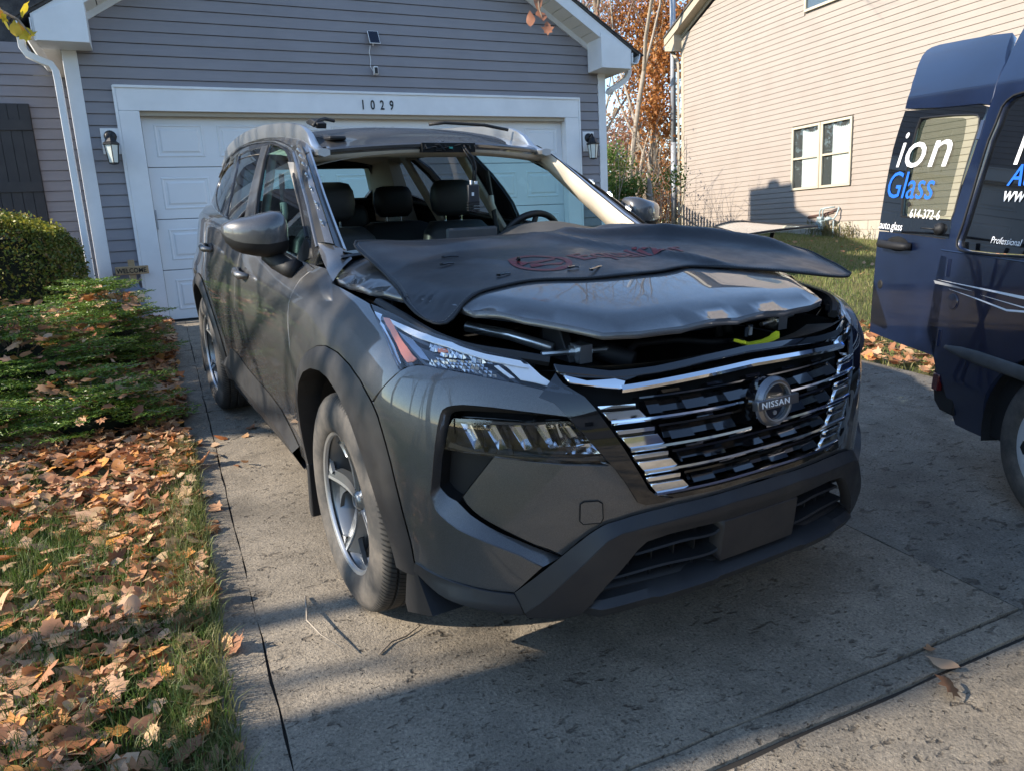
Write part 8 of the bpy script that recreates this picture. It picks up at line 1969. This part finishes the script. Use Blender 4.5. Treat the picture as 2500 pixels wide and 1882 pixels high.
# ---- leaves hanging into the frame ----
M_LY = leafmat('yellow_leaf', [(.58,.45,.03),(.50,.36,.03),(.55,.22,.03),(.62,.5,.05),(.45,.14,.02)], .5, .45, True)
M_LR = leafmat('dry_hanging_leaf', [(.34,.15,.09),(.42,.20,.12),(.28,.11,.06)], .6, .3, True)
def sprig(name, lab, cat, px_pts, dist, m, nleaf, s, rs_):
    rg = random.Random(rs_); W = []
    for px_, py_ in px_pts: d = Vector(CF)+Vector(CR)*((px_-1250)/FPX)-Vector(CU)*((py_-941)/FPX); W.append(Vector(CC)+d*dist)
    t = thing(name, lab, cat, loc=tuple(W[0])); W = [q-W[0] for q in W]
    b = MB(); b.tube(W, [.009]+[.005]*(len(W)-2)+[.002], 5); b.build('twig', M_BARK, t)
    for k in range(nleaf):
        q = k/nleaf*(len(W)-1); i = min(int(q), len(W)-2); p = W[i].lerp(W[i+1], q-i)+Vector((rg.gauss(0,.03), rg.gauss(0,.03), rg.gauss(-.02,.03)))
        me = LTM[rg.randrange(9)].copy(); me.materials.clear(); me.materials.append(m); o = lnk('leaf', me, t); o.matrix_basis = Matrix.Translation(p) @ Matrix.Rotation(rg.uniform(0,6.28), 4, 'Z') @ Matrix.Rotation(rg.uniform(.7,2.2), 4, 'X') @ Matrix.Diagonal((s*rg.uniform(.7,1.1),)*3+(1,))
sprig('overhanging_branch', 'branch with yellow and orange leaves hanging into the top left corner', 'branch', [(-120,-30),(0,25),(45,50),(75,85)], 2.6, M_LY, 13, .062, 3)
sprig('overhanging_branch', 'cluster of dry brown leaves hanging in front of the garage gable', 'branch', [(1310,-60),(1312,-10),(1316,20),(1325,50)], 3.4, M_LR, 6, .085, 8)
# twigs on the concrete
tw_ = MB(); 
def gpt(x, y, dz=.006): return (x, y, gz(y)+dz)
tw_.tube([gpt(-1.045,.02,.01),gpt(-1.06,-.10,.03),gpt(-1.075,-.20,.05),gpt(-1.05,-.30,.05),gpt(-1.0,-.37,.03)], [.004,.0035,.003,.0025,.0015], 5)
o = tw_.build('twig', M_BARKL, None, smooth=True); tag(o, 'thin arched twig standing on the concrete beside the front tyre', 'twig')
tw_ = MB(); tw_.tube([gpt(-.90,-.41),gpt(-.85,-.37,.008),gpt(-.80,-.36),gpt(-.74,-.33,.01)], [.004,.003,.003,.001], 5)
o = tw_.build('twig', M_BARK, None, smooth=True); tag(o, 'short dark twig on the sunlit concrete in front of the suv', 'twig')

# autumn foliage held by the trees in the gap between the houses
def clumps(name, lab, loc, CL_, m, n, size, seed):
    t = thing(name, lab, 'tree', loc=loc, group='bare and autumn trees behind the houses'); R5 = np.random.RandomState(seed); A = np.array(CL_); w_ = A[:, 3]**2; ii = R5.choice(len(A), n, p=w_/w_.sum())
    c = A[ii, :3]+R5.normal(0, 1, (n, 3))*A[ii, 3:4]-np.array(loc); leafcloud('crown', c, None, size, m, t, R5, asp=.7)
    b = MB(); b.tube([(0,0,0),(.1,.1,3.0),(.2,.1,8.6)], [.07,.05,.02], 7); b.build('trunk', M_BARKL, t, smooth=True)
    b = MB()
    for x, y, z, s in CL_: b.tube([(.1,.1,max(.6, z-loc[2]-2.2)), ((x-loc[0])*.6, (y-loc[1])*.6, z-loc[2]-.7), (x-loc[0], y-loc[1], z-loc[2])], [.03,.02,.008], 5)
    b.build('limbs', M_BARKL, t, smooth=True)
clumps('tree', 'orange brown oak filling the gap beside the pole with hanging leaf clumps', (13.9, 18.6, gz(18.6)), [(13.64,20.41,8.16,.35),(13.36,20.39,7.49,.3),(13.78,19.18,7.97,.5),(14.21,18.89,7.55,.5),(14.06,17.83,7.51,.4),(13.99,18.81,6.78,.45),(13.74,17.63,6.02,.4),(14.19,19.81,6.62,.35),(13.31,17.68,5.41,.4),(13.2,17.2,4.72,.3),(12.47,16.95,4.57,.28),(12.9,17.0,4.31,.25),(13.13,17.0,4.11,.3),(14.43,20.68,6.0,.3),(14.32,20.99,7.15,.25),(13.37,17.1,6.27,.35),(14.85,19.86,3.27,.5),(14.64,18.65,2.48,.5),(13.39,17.88,1.6,.45)], M_ORL, 15000, .055, 61)
clumps('tree', 'small tree with pink rust leaves low in the middle of the gap', (15.6, 22.6, gz(22.6)), [(14.9,21.29,4.71,.4),(14.64,21.31,4.28,.35),(15.8,23.7,2.35,.6),(16.69,23.51,3.29,.6),(15.79,24.2,4.49,.4)], M_PKL, 6000, .05, 62)
# boughs of the shade trees that throw branch shadows on the flank
bt_ = thing('tree', 'forked bare tree close left of the lawn that dapples the suv flank', 'tree', loc=(-7.6, 4.6, gz(4.6)-.1), group=G2)
MB().tube([(0,0,0),(.05,-.2,1.6),(0,-.6,3.2)], [.11,.09,.07], 10).build('trunk', M_BARK, bt_, smooth=True)
b = MB(); rg_ = random.Random(77)
for k, (ye, ze) in enumerate(((-4.6,4.9),(-3.6,5.6),(-2.6,5.2),(-1.6,5.8),(-4.0,4.2),(-3.0,4.5))):
    e_ = Vector((rg_.uniform(-.3,.3), ye, ze)); m_ = Vector((0,-.6,3.2)).lerp(e_, .5)+Vector((0,0,.15)); b.tube([(0,-.6,3.2), m_, e_], [.05,.035,.015], 6)
    for j in range(9):
        q = m_.lerp(e_, rg_.uniform(-.7, 1)); r2 = q+Vector((rg_.gauss(0,.2), rg_.gauss(0,.35), rg_.uniform(.3,1.0))); b.tube([q, q.lerp(r2, .5)+Vector((0,rg_.gauss(0,.06),0)), r2], [.022,.015,.006], 4)
b.build('branches', M_BARK, bt_, smooth=True)
bo_ = thing('tree', 'unseen leafy tree added left of the lawn to shade the front of the bonnet', 'tree', loc=(-8.4, .6, gz(.6)-.1), group=G2)  # out of view, added so its crown keeps sun off the bonnet front
MB().tube([(0,0,0),(0,0,3),(.1,-.1,5.6)], [.07,.06,.03], 8).build('trunk', M_BARK, bo_, smooth=True)
R6_ = np.random.RandomState(6); c = R6_.normal(0, 1, (5200, 3))*np.array([.35,.24,.30])+np.array([.3,-.45,6.05]); leafcloud('crown', c, None, .06, M_ORL, bo_, R6_, asp=.8)
